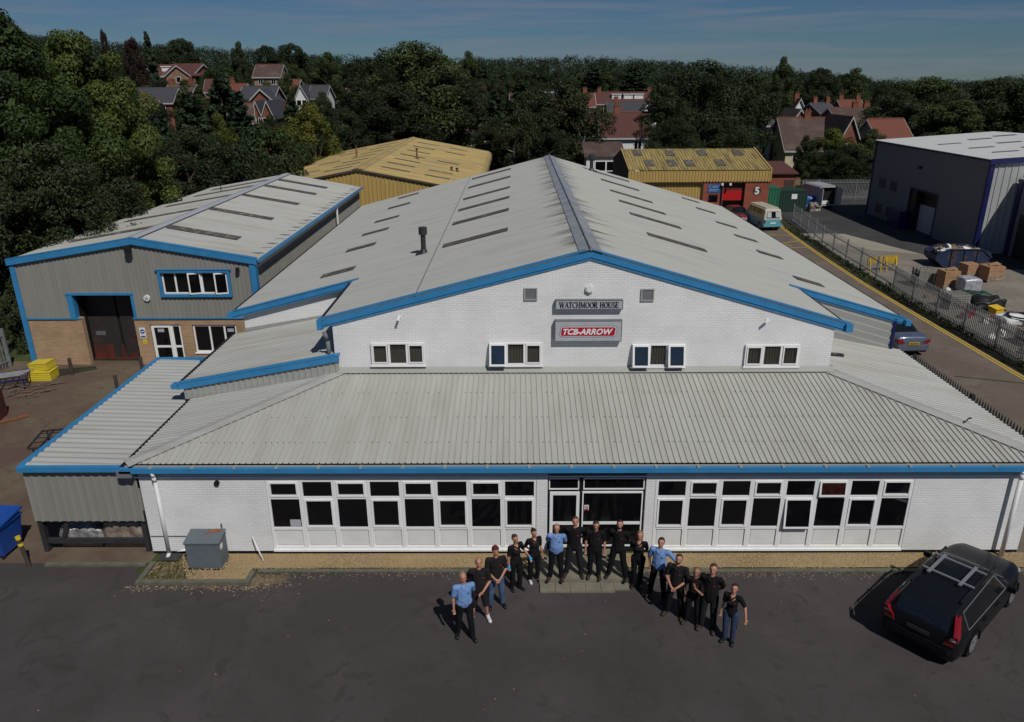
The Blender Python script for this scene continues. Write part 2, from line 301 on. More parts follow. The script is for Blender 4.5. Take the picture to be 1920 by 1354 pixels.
# dirt streaks from the ridge on the main roof
def ridge_dirt(m, xr, half):
    n = m.node_tree.nodes; l = m.node_tree.links; b = n['Principled BSDF']; src = b.inputs['Base Color'].links[0].from_socket
    g = n.new('ShaderNodeTexCoord'); sp = n.new('ShaderNodeSeparateXYZ'); l.new(g.outputs['Object'], sp.inputs[0])
    s1 = n.new('ShaderNodeMath'); s1.operation = 'SUBTRACT'; s1.inputs[1].default_value = xr; l.new(sp.outputs[0], s1.inputs[0])
    ab = n.new('ShaderNodeMath'); ab.operation = 'ABSOLUTE'; l.new(s1.outputs[0], ab.inputs[0])
    mr = n.new('ShaderNodeMapRange'); mr.inputs[1].default_value = .3; mr.inputs[2].default_value = half; mr.inputs[3].default_value = .40; mr.inputs[4].default_value = 0; l.new(ab.outputs[0], mr.inputs[0])
    mpn = n.new('ShaderNodeMapping'); mpn.inputs['Scale'].default_value = (.16, 1.5, .1); l.new(g.outputs['Object'], mpn.inputs[0])
    t = n.new('ShaderNodeTexNoise'); t.inputs['Scale'].default_value = 1.3; t.inputs['Detail'].default_value = 6; t.inputs['Roughness'].default_value = .7; l.new(mpn.outputs[0], t.inputs['Vector'])
    ad = n.new('ShaderNodeMath'); ad.operation = 'ADD'; l.new(t.outputs[0], ad.inputs[0]); l.new(mr.outputs[0], ad.inputs[1])
    r = n.new('ShaderNodeValToRGB'); r.color_ramp.elements[0].position = .80; r.color_ramp.elements[1].position = 1.0; r.color_ramp.elements[1].color = (.9, .9, .9, 1); l.new(ad.outputs[0], r.inputs[0])
    x = n.new('ShaderNodeMixRGB'); x.inputs[2].default_value = (.045, .045, .045, 1); l.new(r.outputs[0], x.inputs[0]); l.new(src, x.inputs[1]); l.new(x.outputs[0], b.inputs['Base Color'])
ridge_dirt(M['main_roof'], 2.32, 2.6)

def foliage(name, c1, c2, c3, trans=.25):
    m = bpy.data.materials.new(name); m.use_nodes = True; n = m.node_tree.nodes; l = m.node_tree.links; b = n['Principled BSDF']
    b.inputs['Roughness'].default_value = .6; b.inputs['Specular IOR Level'].default_value = .25
    g = n.new('ShaderNodeNewGeometry'); oi = n.new('ShaderNodeObjectInfo')
    t = n.new('ShaderNodeTexNoise'); t.inputs['Scale'].default_value = .35; t.inputs['Detail'].default_value = 4; l.new(g.outputs['Position'], t.inputs['Vector'])
    t2 = n.new('ShaderNodeTexNoise'); t2.inputs['Scale'].default_value = 2.5; t2.inputs['Detail'].default_value = 2; l.new(g.outputs['Position'], t2.inputs['Vector'])
    a = n.new('ShaderNodeMath'); a.operation = 'MULTIPLY_ADD'; a.inputs[1].default_value = .45; l.new(t2.outputs[0], a.inputs[0]); l.new(t.outputs[0], a.inputs[2])
    a2 = n.new('ShaderNodeMath'); a2.operation = 'MULTIPLY_ADD'; a2.inputs[1].default_value = .28; l.new(oi.outputs['Random'], a2.inputs[0]); l.new(a.outputs[0], a2.inputs[2])
    r = n.new('ShaderNodeValToRGB'); e = r.color_ramp.elements; e[0].position = .62; e[0].color = (*c1, 1); e[1].position = 1.0; e[1].color = (*c3, 1); k = e.new(.82); k.color = (*c2, 1)
    l.new(a2.outputs[0], r.inputs[0]); l.new(r.outputs[0], b.inputs['Base Color'])
    tr = n.new('ShaderNodeBsdfTranslucent'); l.new(r.outputs[0], tr.inputs[0]); mxs = n.new('ShaderNodeMixShader'); mxs.inputs[0].default_value = trans
    l.new(b.outputs[0], mxs.inputs[1]); l.new(tr.outputs[0], mxs.inputs[2]); l.new(mxs.outputs[0], n['Material Output'].inputs[0])
    return m
M['leaf_bright'] = foliage('leaf_bright', (.022, .038, .011), (.042, .068, .016), (.088, .120, .028))
M['leaf'] = foliage('leaf_mid', (.026, .042, .014), (.040, .060, .018), (.068, .090, .028))
M['leaf_dark'] = foliage('leaf_dark', (.018, .028, .012), (.028, .042, .016), (.046, .062, .024))
M['leaf_yellow'] = foliage('leaf_yellow', (.050, .070, .012), (.085, .100, .016), (.13, .13, .025))
M['leaf_conifer'] = foliage('leaf_conifer', (.012, .024, .011), (.018, .032, .014), (.026, .042, .018), trans=.1)
M['leaf_copper'] = foliage('leaf_copper', (.020, .014, .012), (.030, .018, .014), (.040, .022, .016))
M['leaf_birch'] = foliage('leaf_birch', (.026, .036, .014), (.036, .048, .018), (.050, .060, .024))
# ------------------------------------------------------------------ terrain and ground surfaces
TREELINE = [(-400, 20), (0, 60), (300, 84), (450, 92), (600, 103), (800, 108), (950, 108), (1100, 106), (1250, 114), (1400, 124), (1500, 132), (1650, 148), (1800, 150), (1920, 142), (2300, 140)]
def treeline(px):
    for (a, b), (c, d) in zip(TREELINE, TREELINE[1:]):
        if a <= px <= c: return b+(d-b)*(px-a)/(c-a)
    return 140
def elev(x, y):
    if y < 70: return 0.0
    px = 967+FPX*x/((y+18.4)*.94)
    t = min(1, max(0, (y-95)/260)); t = t*t*(3-2*t)
    z = CAM_H+(150-treeline(px))/FPX*(430)-13
    return max(-1, z)*t if y < 420 else max(-1, z)
g = MB(); xs = [-900+60*i for i in range(31)]; ys = [-120, -60, 0, 40, 69]+[90+20*i for i in range(20)]+[520, 620, 800, 1200, 1800]
for j, y in enumerate(ys):
    for x in xs: g.v.append((x, y, elev(x, y)-.02))
nx = len(xs)
for j in range(len(ys)-1):
    for i in range(nx-1): g.f.append((j*nx+i, j*nx+i+1, (j+1)*nx+i+1, (j+1)*nx+i)); g.mi.append(0)
tag(g.build('ground', M['grass'], smooth=True), kind='structure')
def flat(name, pts, z, m, kind='structure'):
    b = MB(); b.quad(*[(x, y, z) for x, y in pts]); return tag(b.build(name, m), kind=kind)
flat('car_park', [(-60, -60), (60, -60), (60, -.9), (-10.6, -.9), (-10.6, -.45), (-60, -.45)], .004, M['asphalt'])
flat('yard_paving', [(-32, -.45), (-10.4, -.45), (-10.4, 16), (-32, 16)], .006, M['yard_left'])
flat('road', [(14.2, -.9), (23.25, -.9), (23.2, 28), (23.4, 36), (24.3, 48), (26, 62), (10, 64), (14.2, 40)], .006, M['road_conc'])
flat('yard', [(24.3, -.9), (60, -.9), (60, 78), (25.5, 78), (24.6, 50), (24.3, 30)], .004, M['yard_right'])
flat('tarmac', [(25.2, 46.6), (28.5, 47.4), (31.6, 38.6), (33.3, 34), (60, 34), (60, 77), (25.6, 77)], .008, M['tarmac_dark'])  # dark tarmac and painted shade together, cut along the slanting shadow edge
flat('concrete_slab', [(24.9, 47.6), (28.7, 47.3), (31.3, 38.9), (28.3, 40.6), (25.1, 45)], .012, M['yard_light'])  # sunlit part of the yard, its brightness painted as paler concrete
b = MB(); b.quad(*[(x, y, .01) for x, y in [(23.25, -.9), (24.3, -.9), (24.35, 28), (24.6, 36), (25.4, 47), (26.5, 60), (25.9, 60), (24.35, 48), (23.45, 36), (23.25, 28)]])
tag(b.build('verge', M['verge']), kind='structure')
# weeds and litter along the verge
random.seed(5); b = MB()
for i in range(420):
    y = random.uniform(3, 50); x = 23.8+random.gauss(0, .22)+max(0, (y-30)*.05); h = random.uniform(.05, .32)*(1.6 if random.random() < .15 else 1)
    for k in range(5):
        a = random.uniform(0, 6.28); dx, dy = math.cos(a)*h*.6, math.sin(a)*h*.6
        b.quad((x, y, .01), (x+dx*.5+.03, y+dy*.5, h*.7), (x+dx, y+dy, h), (x+dx*.5-.03, y+dy*.5, h*.6))
tag(b.build('weeds', M['leaf']), kind='stuff')
# double yellow lines following the road edge
def polyline(mb, pts, wd, z, off=0):
    P = [Vector((x, y, z)) for x, y in pts]; Ls = []
    for i, p in enumerate(P):
        d = (P[min(i+1, len(P)-1)]-P[max(i-1, 0)]).normalized(); nrm = Vector((d.y, -d.x, 0)); Ls.append((p+nrm*(off-wd/2), p+nrm*(off+wd/2)))
    for (a, b_), (c, d) in zip(Ls, Ls[1:]): mb.quad(a, b_, d, c)
YL = [(23.1, .6), (23.1, 8), (23.08, 16), (23.1, 24), (23.15, 30), (23.4, 36), (23.75, 42), (24.15, 47.5), (24.9, 55)]
b = MB(); polyline(b, YL, .085, .0135, 0); polyline(b, YL, .085, .0135, -.2)
for p, q in (((21.2, 47.5), (24.0, 46.6)), ((20.6, 42.5), (23.7, 44.4)), ((20.9, 41.6), (23.6, 41.8)), ((21.0, 45.2), (22.4, 42.2))): polyline(b, [p, q], .10, .0135)
tag(b.build('road_marking', M['yellow_line']), kind='structure')
b = MB(); b.quad((20.2, 19.9, .012), (21.0, 19.6, .012), (21.2, 20.4, .012), (20.4, 20.7, .012)); b.quad((19.9, 34.6, .012), (20.5, 34.5, .012), (20.6, 35.2, .012), (20.0, 35.3, .012))
tag(b.build('drain_cover', M['dark_metal']), kind='structure')
b = MB(); b.quad((20.0, 13.6, .011), (23.0, 12.6, .011), (23.0, 12.7, .011), (20.0, 13.7, .011)); b.quad((14.9, 6.1, .011), (23.0, 5.9, .011), (23.0, 5.96, .011), (14.9, 6.16, .011))
tag(b.build('expansion_joint', M['verge']), kind='structure')

# gravel bed (real pebbles over a sheet) and kerbs
random.seed(7)
b = MB(); b.quad(*[(x, y, .02) for x, y in [(-10.2, -.02), (-10.2, -1.3), (-7.4, -1.3), (-7.4, -.70), (.55, -.70), (.55, -.02)]]); b.quad((3.1, -.02, .02), (3.1, -.70, .02), (14.6, -.72, .02), (14.6, -.02, .02))
tag(b.build('gravel_bed', M['gravel']), kind='structure')
b = MB()
N = 15000
for i in range(N):
    if random.random() < .18: x, y = random.uniform(-10.2, -7.4), random.uniform(-1.3, -.05)
    else:
        x = random.uniform(-10.2, 14.6); y = random.uniform(-.74-.05*math.sin(x*1.7)-.03*math.sin(x*5), -.03)
    if .55 < x < 3.1: continue
    if x < -7.4 and y < -.7 and random.random() < .6*(1 if x < -9 else .3): continue
    s = random.uniform(.012, .028); a = random.uniform(0, 3.14); c, d = math.cos(a)*s, math.sin(a)*s
    b.add([(x+c, y+d, .018), (x-d, y+c, .018), (x-c, y-d, .018), (x+d, y-c, .018), (x+random.uniform(-.004, .004), y, .018+s*1.1)], [(0, 1, 4), (1, 2, 4), (2, 3, 4), (3, 0, 4)])
tag(b.build('gravel', M['gravel']), kind='stuff')
b = MB(); b.quad((-10.15, -1.28, .026), (-9.0, -1.28, .026), (-9.3, -.75, .026), (-9.6, -.3, .026), (-10.15, -.15, .026)); tag(b.build('moss_patch', M['moss']), kind='structure')
b = MB()
for i in range(700):
    x = random.uniform(-10.2, -8.9); y = random.uniform(-1.28, -.25)
    if random.random() < (x+10.2)/1.6: continue
    h = random.uniform(.02, .07)
    for k in range(4):
        a = random.uniform(0, 6.28); b.quad((x-.008, y, .02), (x+.008, y, .02), (x+math.cos(a)*h*.7, y+math.sin(a)*h*.7, .02+h))
tag(b.build('grass_tufts', M['leaf']), kind='stuff')
b = MB()
b.box(-10.34, -7.24, -1.46, -1.31, 0, .10); b.box(-10.34, -10.2, -1.308, -.5, 0, .098); b.box(-7.39, -7.25, -1.308, -.9, 0, .097)
b.box(-7.2, .58, -.90, -.76, 0, .035); b.box(3.04, 14.75, -.92, -.78, 0, .035); b.box(14.62, 14.76, -.775, 0, 0, .06); b.box(-13.3, -10.45, -.62, -.48, 0, .07)
tag(b.build('kerb', M['kerb']), kind='structure')
b = MB()
b.box(.60, 3.0, -1.42, 0-.001, 0, .15); tag(b.build('doorstep', M['slab']), kind='structure')
b = MB()
for k, (x0, x1) in enumerate([(.62, 1.02), (1.03, 1.42), (1.43, 1.83), (1.84, 2.24), (2.25, 2.60)]):
    b.box(x0, x1, -1.80, -1.43, 0, .055)
    b.box(x0-.0, x1, -1.428, -.98, .1505, .158); b.box(x0, x1, -.965, -.52, .1505, .158)
b.box(2.61, 3.0, -1.70, -1.43, 0, .05)
tag(b.build('paving_slabs', M['slab']), kind='structure')

# ------------------------------------------------------------------ the white factory
FAC = thing('factory_building', 'white painted brick factory with blue trimmed grey roofs and a wide front lean-to', 'building', (2, 0, 0))
FAC.location = (0, 0, 0)
XL, XR = -10.5, 14.35
b = MB()
b.box(XL, -7.0, 0, .25, .10, 2.62); b.box(.55, .86, 0, .25, .10, 2.62); b.box(3.60, 3.86, 0, .25, .10, 2.62); b.box(11.02, XR, 0, .25, .10, 2.62)
b.box(-7.0, .55, 0, .25, 2.42, 2.62); b.box(3.86, 11.02, 0, .25, 2.42, 2.62)
b.box(XL, XL+.25, .25, 9.6, .10, 2.85); b.box(XR-.25, XR, .25, 9, .10, 2.85)
b.build('ground_floor_wall', M['white_brick'], FAC)
b = MB(); b.box(XL-.01, -7.0, .02, .24, 0, .10); b.box(-7.0, .55, .06, .24, 0, .10); b.box(3.86, 11.02, .06, .24, 0, .10); b.box(11.02, XR+.01, .02, .24, 0, .10); b.box(.86, 3.6, .10, .24, 0, .16)
b.box(XL+.24, XR-.24, .25, .27, 0, 2.5)
b.build('plinth', M['black'], FAC)
b = MB(); b.box(XL-.1, XR+.1, -.035, .05, 2.50, 2.54); b.build('trim_strip', M['pvc'], FAC)
b = MB(); b.box(XL-.2, XR+.3, -.11, .02, 2.72, 2.80); b.box(XL-.1, XR+.1, -.02, .2, 2.60, 2.719); b.build('soffit', M['grey_fascia'], FAC)
# gable block
Y1 = 4.6; AX, AZ = 2.32, 7.62; EL, ER = (-5.9, 5.50), (10.2, 5.30)
b = MB()
b.prism([(EL[0], Y1, 3.2), (ER[0], Y1, 3.2), (ER[0], Y1, ER[1]), (AX, Y1, AZ), (EL[0], Y1, EL[1])], (0, .3, 0))
b.box(EL[0], EL[0]+.25, Y1+.3, 9.6, 3.0, 5.45); b.box(ER[0]-.25, ER[0], Y1+.3, 9, 3.0, 5.3)
b.build('gable_wall', M['white_brick'], FAC)
# lean-to roof
ZE, ZT = 2.98, 3.86; RW, RE = -10.72, 14.75; TL, TR = -5.75, 10.2; YT = 4.58; YE = -.10
def roofsheet(mb, P0, U, V, poly, **k): sheet(mb, P0, U, V, poly, **k)
sl_ = (ZT-ZE)/(YT-YE); Lf = math.hypot(YT-YE, ZT-ZE)
b = MB(); sheet(b, (0, YE, ZE), (1, 0, 0), (0, YT-YE, ZT-ZE), [(RW, 0), (RE, 0), (TR, Lf), (TL, Lf)], pitch=.168, depth=.031, prof='pan')
b.build('front_lean_to_roof', M['front_roof'], FAC)
# west slope: from x=TL to x=RW, y from hip to 4.6
Lw = math.hypot(TL-RW, ZT-ZE+.0)
b = MB(); sheet(b, (RW, 0, ZE), (0, 1, 0), (TL-RW, 0, ZT-ZE), [(YE, 0), (4.42, 0), (YT, Lw)], pitch=.19, depth=.028, prof='trap')
b.build('west_lean_to_roof', M['side_roof'], FAC)
Le = math.hypot(RE-TR, ZT-ZE)
b = MB(); sheet(b, (RE, 0, ZE), (0, 1, 0), (TR-RE, 0, ZT-ZE), [(YE, 0), (8.95, 0), (8.95, Le), (YT, Le)], pitch=.19, depth=.028, prof='trap')
b.build('east_lean_to_roof', M['side_roof'], FAC)
# hip cappings and the flashing under the gable
def cap(mb, p, q, w1, n1, n2, mi=0, up=.03):
    p, q = Vector(p), Vector(q); d = (q-p).normalized(); a = d.cross(Vector(n1)).normalized()*w1; c = d.cross(Vector(n2)).normalized()*w1
    if a.dot(Vector((0, 0, 1))) > 0: a = -a
    if c.dot(Vector((0, 0, 1))) > 0: c = -c
    u = Vector((0, 0, up)); mb.add([p+u, q+u, q+u+a, p+u+a, q+u+c, p+u+c], [(0, 1, 2, 3), (0, 5, 4, 1)], mi)
nF = (0, -sl_, 1); nW = (-(ZT-ZE)/(TL-RW), 0, 1); nE = ((ZT-ZE)/(RE-TR), 0, 1)
b = MB(); cap(b, (RW, YE, ZE), (TL, YT, ZT), .26, nF, nW, up=.045); b.build('hip_capping', M['side_roof'], FAC); b = MB(); cap(b, (RE, YE, ZE), (TR, YT, ZT), .26, nF, nE, up=.045); b.build('hip_capping', M['side_roof'], FAC)
b = MB(); b.prism([(TL-.1, YT+.02, ZT+.14), (TR+.1, YT+.02, ZT+.14), (TR+.1, YT-.20, ZT+.015), (TL-.1, YT-.20, ZT+.015)], (0, 0, .012)); b.build('flashing', M['clad_light'], FAC)
# gutters
b = MB(); b.box(RW-.15, RE+.15, YE-.15, YE-.02, 2.75, 2.895); b.build('front_gutter', M['blue'], FAC)
b = MB(); b.box(RW-.02, RE+.02, YE-.045, YE-.015, 2.90, 2.94)
for i in range(22):
    x = RW+.7+i*1.15; b.box(x-.02, x+.05, YE-.155, YE+.02, 2.897, 2.93)
b.build('gutter_strap', M['clad_light'], FAC)
b = MB(); b.box(RW-.16, RW-.03, YE, 4.35, 2.78, 2.93); b.build('side_gutter', M['black'], FAC); b = MB(); b.box(RE+.03, RE+.15, YE, 8.95, 2.78, 2.93); b.build('side_gutter', M['black'], FAC)
# small fixings along the lean-to roof
b = MB()
for v in (.9, 2.1, 3.4):
    for i in range(150):
        x = -10.5+i*.168+.01
        if x > RW+v*1.05 and x < RE-v*1.0 and random.random() < .6: y = YE+v; z = ZE+v*sl_+.03; b.box(x-.011, x+.011, y-.011, y+.011, z-.012, z+.006)
tag(b.build('roof_fixing', M['grey_fascia'], FAC), kind='stuff')

# main roof: gable part in front of the wider hall
PL = .2575; PR = .290
zl = lambda x: AZ+.22-(AX-x)*PL
zr = lambda x: AZ+.22-(x-AX)*PR
XEL, XER, YB = -10.95, 14.62, 35.6
def slope(side, polyxy, m, name, pitch=.146, depth=.016):
    k = PL if side < 0 else PR; c = math.hypot(1, k)
    b = MB(); pts = [(y, (AX-x if side < 0 else x-AX)*c) for x, y in polyxy]
    sheet(b, (AX, 0, AZ+.22), (0, 1, 0), (side, 0, -k), pts, pitch=pitch, depth=depth, prof='sine')
    return b.build(name, m, FAC, smooth=False)
slope(-1, [(AX, 4.54), (AX, YB), (-6.2, YB), (-6.2, 4.54)], M['main_roof'], 'main_roof')
slope(1, [(AX, 4.54), (AX, YB), (10.45, YB), (10.45, 4.54)], M['main_roof'], 'main_roof')
slope(-1, [(-6.2, 9.45), (-6.2, YB), (XEL, YB), (XEL, 9.45)], M['main_roof'], 'wide_roof')
slope(1, [(10.45, 8.80), (10.45, YB), (XER, YB), (XER, 8.80)], M['main_roof'], 'wide_roof')
b = MB(); zc = AZ+.27
b.add([(AX, 4.5, zc), (AX, YB, zc), (AX-.36, YB, zc-.40*PL), (AX-.36, 4.5, zc-.40*PL), (AX+.36, YB, zc-.40*PR), (AX+.36, 4.5, zc-.40*PR)], [(0, 3, 2, 1), (0, 1, 4, 5)])
b.cyl((AX, 4.5, zc+.01), (AX, YB, zc+.01), .05, n=8); b.build('ridge_capping', M['ridge_metal'], FAC)
# blue verges (barge boards: top flat and face)
def verge(mb, p, q, y, h=.28, lip=.16):
    (x0, z0), (x1, z1) = p, q
    mb.prism([(x0, y-.09, z0-h), (x1, y-.09, z1-h), (x1, y-.09, z1), (x0, y-.09, z0)], (0, .03, 0))
    mb.prism([(x0, y-.10, z0+.045), (x1, y-.10, z1+.045), (x1, y-.10, z1+.02), (x0, y-.10, z0+.02)], (0, .22, 0))
    mb.prism([(x0, y-.115, z0-h*.62), (x1, y-.115, z1-h*.62), (x1, y-.115, z1-h*.72), (x0, y-.115, z0-h*.72)], (0, .03, 0))
b = MB(); y = 4.64
verge(b, (-6.28, zl(-6.28)), (AX, zl(AX)), y); verge(b, (AX, zr(AX)), (10.55, zr(10.55)), y)
b.box(-6.36, -6.20, y-.2, y+.12, zl(-6.28)-.30, zl(-6.28)+.03); b.box(10.5, 10.72, y-.2, y+.12, zr(10.55)-.26, zr(10.55)+.0)
b.build('gable_verge', M['blue'], FAC)
b = MB(); verge(b, (XEL-.05, zl(XEL)), (-6.0, zl(-6.0)), 9.5, h=.24); b.box(XEL-.2, XEL+.0, 9.35, 9.6, zl(XEL)-.22, zl(XEL)-.02); b.build('west_verge', M['blue'], FAC)
b = MB(); verge(b, (10.2, zr(10.2)), (XER+.05, zr(XER)), 8.88, h=.24); b.box(XER, XER+.2, 8.6, 8.9, zr(XER)-.22, zr(XER)-.02); b.build('east_verge', M['blue'], FAC)
b = MB()
for q in ((-6.36, -6.24, 4.6, 9.4, zl(-6.3)-.14, zl(-6.3)-.03), (10.5, 10.62, 4.6, 8.7, zr(10.6)-.14, zr(10.6)-.02), (XEL-.14, XEL-.02, 9.6, YB, zl(XEL)-.15, zl(XEL)-.03), (XER+.02, XER+.14, 8.9, YB, zr(XER)-.15, zr(XER)-.03)):
    b = MB(); b.box(*q); b.build('eaves_gutter', M['black'], FAC)
# hall walls behind
b = MB(); b.prism([(-10.6, 9.62, 2.4), (-5.9, 9.62, 2.4), (-5.9, 9.62, zl(-5.9)-.1), (-10.6, 9.62, zl(-10.6)-.1)], (0, .25, 0))
b.build('west_hall_wall', M['white_brick'], FAC)
b = MB(); b.prism([(-10.6, 9.59, 3.62), (-5.95, 9.59, 4.40), (-5.95, 9.59, 4.52), (-10.6, 9.59, 3.74)], (0, .028, 0)); b.build('wall_flashing', M['clad_light'], FAC)
b = MB(); ca, sa = math.cos(math.atan(PR)), math.sin(math.atan(PR)); ru = lambda x, z: ((z-3)*ca+(x-10)*sa, (x-10)*ca-(z-3)*sa)
sheet(b, (10, 8.86, 3), (sa, 0, ca), (ca, 0, -sa), [ru(10.15, 2.9), ru(14.25, 2.9), ru(14.25, zr(14.25)-.1), ru(10.15, zr(10.15)-.1)], pitch=.27, depth=-.05, prof='lap'); b.build('east_hall_cladding', M['side_roof'], FAC)
b = MB(); b.box(14.25, 14.36, 8.78, 8.90, 2.85, zr(14.3)-.1); b.build('corner_trim', M['navy'], FAC)
b = MB(); b.box(-10.6, -10.4, 9.87, YB-.2, 0, zl(-10.6)-.1); b.box(14.1, 14.3, 9.1, YB-.2, 0, zr(14.3)-.1)
b.prism([(-10.4, YB-.4, 0), (14.1, YB-.4, 0), (14.1, YB-.4, zr(14.1)-.1), (AX, YB-.4, zr(AX)-.1), (-10.4, YB-.4, zl(-10.4)-.1)], (0, .2, 0))
b.build('hall_wall', M['white_brick'], FAC)
# roof lights: strips set 20 mm above the sheeting
def strip(side, xa, xb, y, w=.62, m='skylight'):
    k = PL if side < 0 else PR; f = zl if side < 0 else zr; o = .035
    b = MB(); b.prism([(xa, y-w/2, f(xa)+o), (xb, y-w/2, f(xb)+o), (xb, y+w/2, f(xb)+o), (xa, y+w/2, f(xa)+o)], (0, 0, .012)); b.build('rooflight', M[m], FAC)
for y in (11.7, 16.65, 20.5, 24.3, 29.2, 33.5):
    strip(-1, -2.95, -.32, y); strip(-1, -8.05, -6.65, y+.3); strip(1, 5.25, 7.62, y-.25); strip(1, 11.2, 12.35, y-.55)
# seam and faint sheet laps
b = MB()
b.prism([(-3.2, 4.5, zl(-3.2)+.02), (-3.17, 4.5, zl(-3.17)+.02), (-3.17, YB, zl(-3.17)+.02), (-3.2, YB, zl(-3.2)+.02)], (0, 0, .006)); b.build('sheet_lap', M['sign_edge'], FAC)
# raised west annex
b = MB(); zx = lambda x: 3.52+(x+11.0)*.182
c = math.hypot(1, .182)
sheet(b, (-11.0, 0, 3.52), (0, 1, 0), (1, 0, .182), [(4.45, 0), (9.6, 0), (9.6, 5.1*c), (4.45, 5.1*c)], pitch=.19, depth=.026, prof='trap'); b.build('annex_roof', M['side_roof'], FAC)
b = MB()
(x0, z0), (x1, z1) = (-11.12, zx(-11.12)), (-5.72, zx(-5.72))
b.prism([(x0, 4.36, z0-.19), (x1, 4.36, z1-.19), (x1, 4.36, z1+.0), (x0, 4.36, z0+.0)], (0, .03, 0)); b.prism([(x0, 4.35, z0+.045), (x1, 4.35, z1+.045), (x1, 4.35, z1+.012), (x0, 4.35, z0+.012)], (0, .24, 0))
b.box(-11.3, -11.1, 4.3, 4.62, z0-.14, z0+.0); b.build('annex_verge', M['blue'], FAC)
zw = lambda x: ZE+(x-RW)*(ZT-ZE)/(TL-RW)
b = MB(); sheet(b, (0, 4.44, 0), (1, 0, 0), (0, 0, 1), [(-10.95, 2.95), (-5.76, zw(-5.76)), (-5.76, zx(-5.76)-.1), (-10.95, zx(-10.95)-.1)], pitch=.2, depth=.03, prof='trap'); b.build('annex_front_cladding', M['clad_light'], FAC)
b = MB(); b.box(-10.85, -10.7, 4.46, 9.6, 2.4, 3.5); b.build('annex_wall', M['clad'], FAC)
b = MB(); b.box(-11.16, -11.03, 4.6, 9.6, 3.36, 3.50); b.build('annex_gutter', M['black'], FAC)
# drain pipes and small pipes on the front
def pipe(pts, r, m, name, parent, n=10):
    b = MB()
    for a, c in zip(pts, pts[1:]): b.cyl(a, c, r, n=n)
    for p in pts[1:-1]: b.ball(p, r*1.02, 5)
    return b.build(name, m, parent, smooth=True)
pipe([(-9.98, -.20, 2.76), (-9.98, -.19, 2.62), (-9.98, -.14, 2.45), (-9.98, -.13, .12), (-9.98, -.25, .04)], .055, M['white_paint'], 'drainpipe', FAC)
pipe([(13.78, -.20, 2.76), (13.78, -.20, 2.66), (13.78, -.20, 2.5), (13.78, -.20, .04)], .06, M['white_paint'], 'drainpipe', FAC)
pipe([(-6.17, 4.55, 5.2), (-6.12, 4.7, 4.9), (-6.12, 4.75, 4.25)], .07, M['grey_fascia'], 'drainpipe', FAC)
pipe([(-7.55, -.05, .62), (-7.5, -.14, .60), (-7.18, -.42, .05)], .016, M['pvc'], 'overflow_pipe', FAC)
pipe([(-9.75, -.1, .16), (-9.45, -.12, .22), (-9.2, -.12, .30)], .03, M['pvc'], 'waste_pipe', FAC)
pipe([(10.2, 4.8, 4.34), (10.62, 4.8, 4.30), (10.7, 4.75, 4.30)], .06, M['dark_metal'], 'vent_pipe', FAC)
b = MB(); b.cyl((-8.33, 0, 2.34), (-8.33, -.07, 2.34), .075, n=14); b.build('round_vent', M['black'], FAC)
b = MB(); b.box(-8.42, -8.38, -.03, 0, .84, 1.02); b.build('tap', M['grey_fascia'], FAC)
b = MB(); b.box(-10.2, -9.6, -.42, -.08, .0, .075); b.build('drain_grate', M['dark_metal'], FAC)
b = MB(); b.box(-10.48, -8.9, -.012, 0, .58, .615); b.build('damp_course', M['sign_edge'], FAC)

# windows of the ground floor: two ranges of eight bays
def frame(mb, x0, x1, z0, z1, y, t=.05, d=.06):
    mb.box(x0, x0+t, y, y+d, z0, z1); mb.box(x1-t, x1, y, y+d, z0, z1); mb.box(x0+t, x1-t, y, y+d, z1-t, z1); mb.box(x0+t, x1-t, y, y+d, z0, z0+t)
def bay(x0, wd, k, open_low=False, open_top=False):
    b = MB(); y = .0; x1 = x0+wd
    b.box(x0, x0+.075, y, y+.09, .14, 2.42); b.box(x1-.055, x1, y, y+.09, .14, 2.42)
    for z0, z1 in ((.14, .24), (.80, .88), (1.80, 1.88), (2.35, 2.42)): b.box(x0+.075, x1-.055, y+.003, y+.085, z0, z1)
    b.box(x0, x1, -.05, .0, .10, .16)
    xi0, xi1 = x0+.075, x1-.055
    lowc = (k % 2 == 1); 
    if lowc and not open_low: frame(b, xi0, xi1, .88, 1.80, -.02, .055, .05)
    if not lowc and not open_top: frame(b, xi0, xi1, 1.88, 2.35, -.02, .05, .05)
    w_ = b.build('window', M['pvc'], FAC)
    def pane(z0, z1, yy=.035):
        p = MB(); p.box(xi0, xi1, yy, yy+.012, z0, z1); p.build('pane', M['glass_dark'], w_)
    p = MB(); p.box(xi0, xi1, .04, .06, .24, .80); p.box(xi0+.045, xi1-.045, .028, .0405, .285, .765); p.build('panel', M['white_paint'], w_)
    for is_open, z0, z1 in ((open_low, .88, 1.80), (open_top, 1.88, 2.35)):
        if is_open:       # top-hung sash pushed out at the bottom
            ang = R(6); Mx = Matrix.Translation((0, -.01, z1)) @ Matrix.Rotation(-ang, 4, 'X') @ Matrix.Translation((0, .01, -z1))
            b2 = MB(); frame(b2, xi0, xi1, z0, z1, -.03, .05, .05); b2.v = [tuple(Mx @ Vector(v)) for v in b2.v]; sa = b2.build('open_sash', M['pvc'], w_)
            p = MB(); p.box(xi0+.05, xi1-.05, -.01, .0, z0+.05, z1-.05); p.v = [tuple(Mx @ Vector(v)) for v in p.v]; p.build('sash_pane', M['glass_red'] if z0 > 1.5 else M['glass_dark'], w_)
        pane(z0, z1)
    return w_
for i in range(8):
    wd = (7.53)/8; w_ = bay(-7.0+.01+i*wd, wd-.003, i)
    if i == 0:
        p = MB(); p.box(-6.44, -6.14, .02, .034, .90, 1.12); p.build('paper', M['sign_grey'], w_)
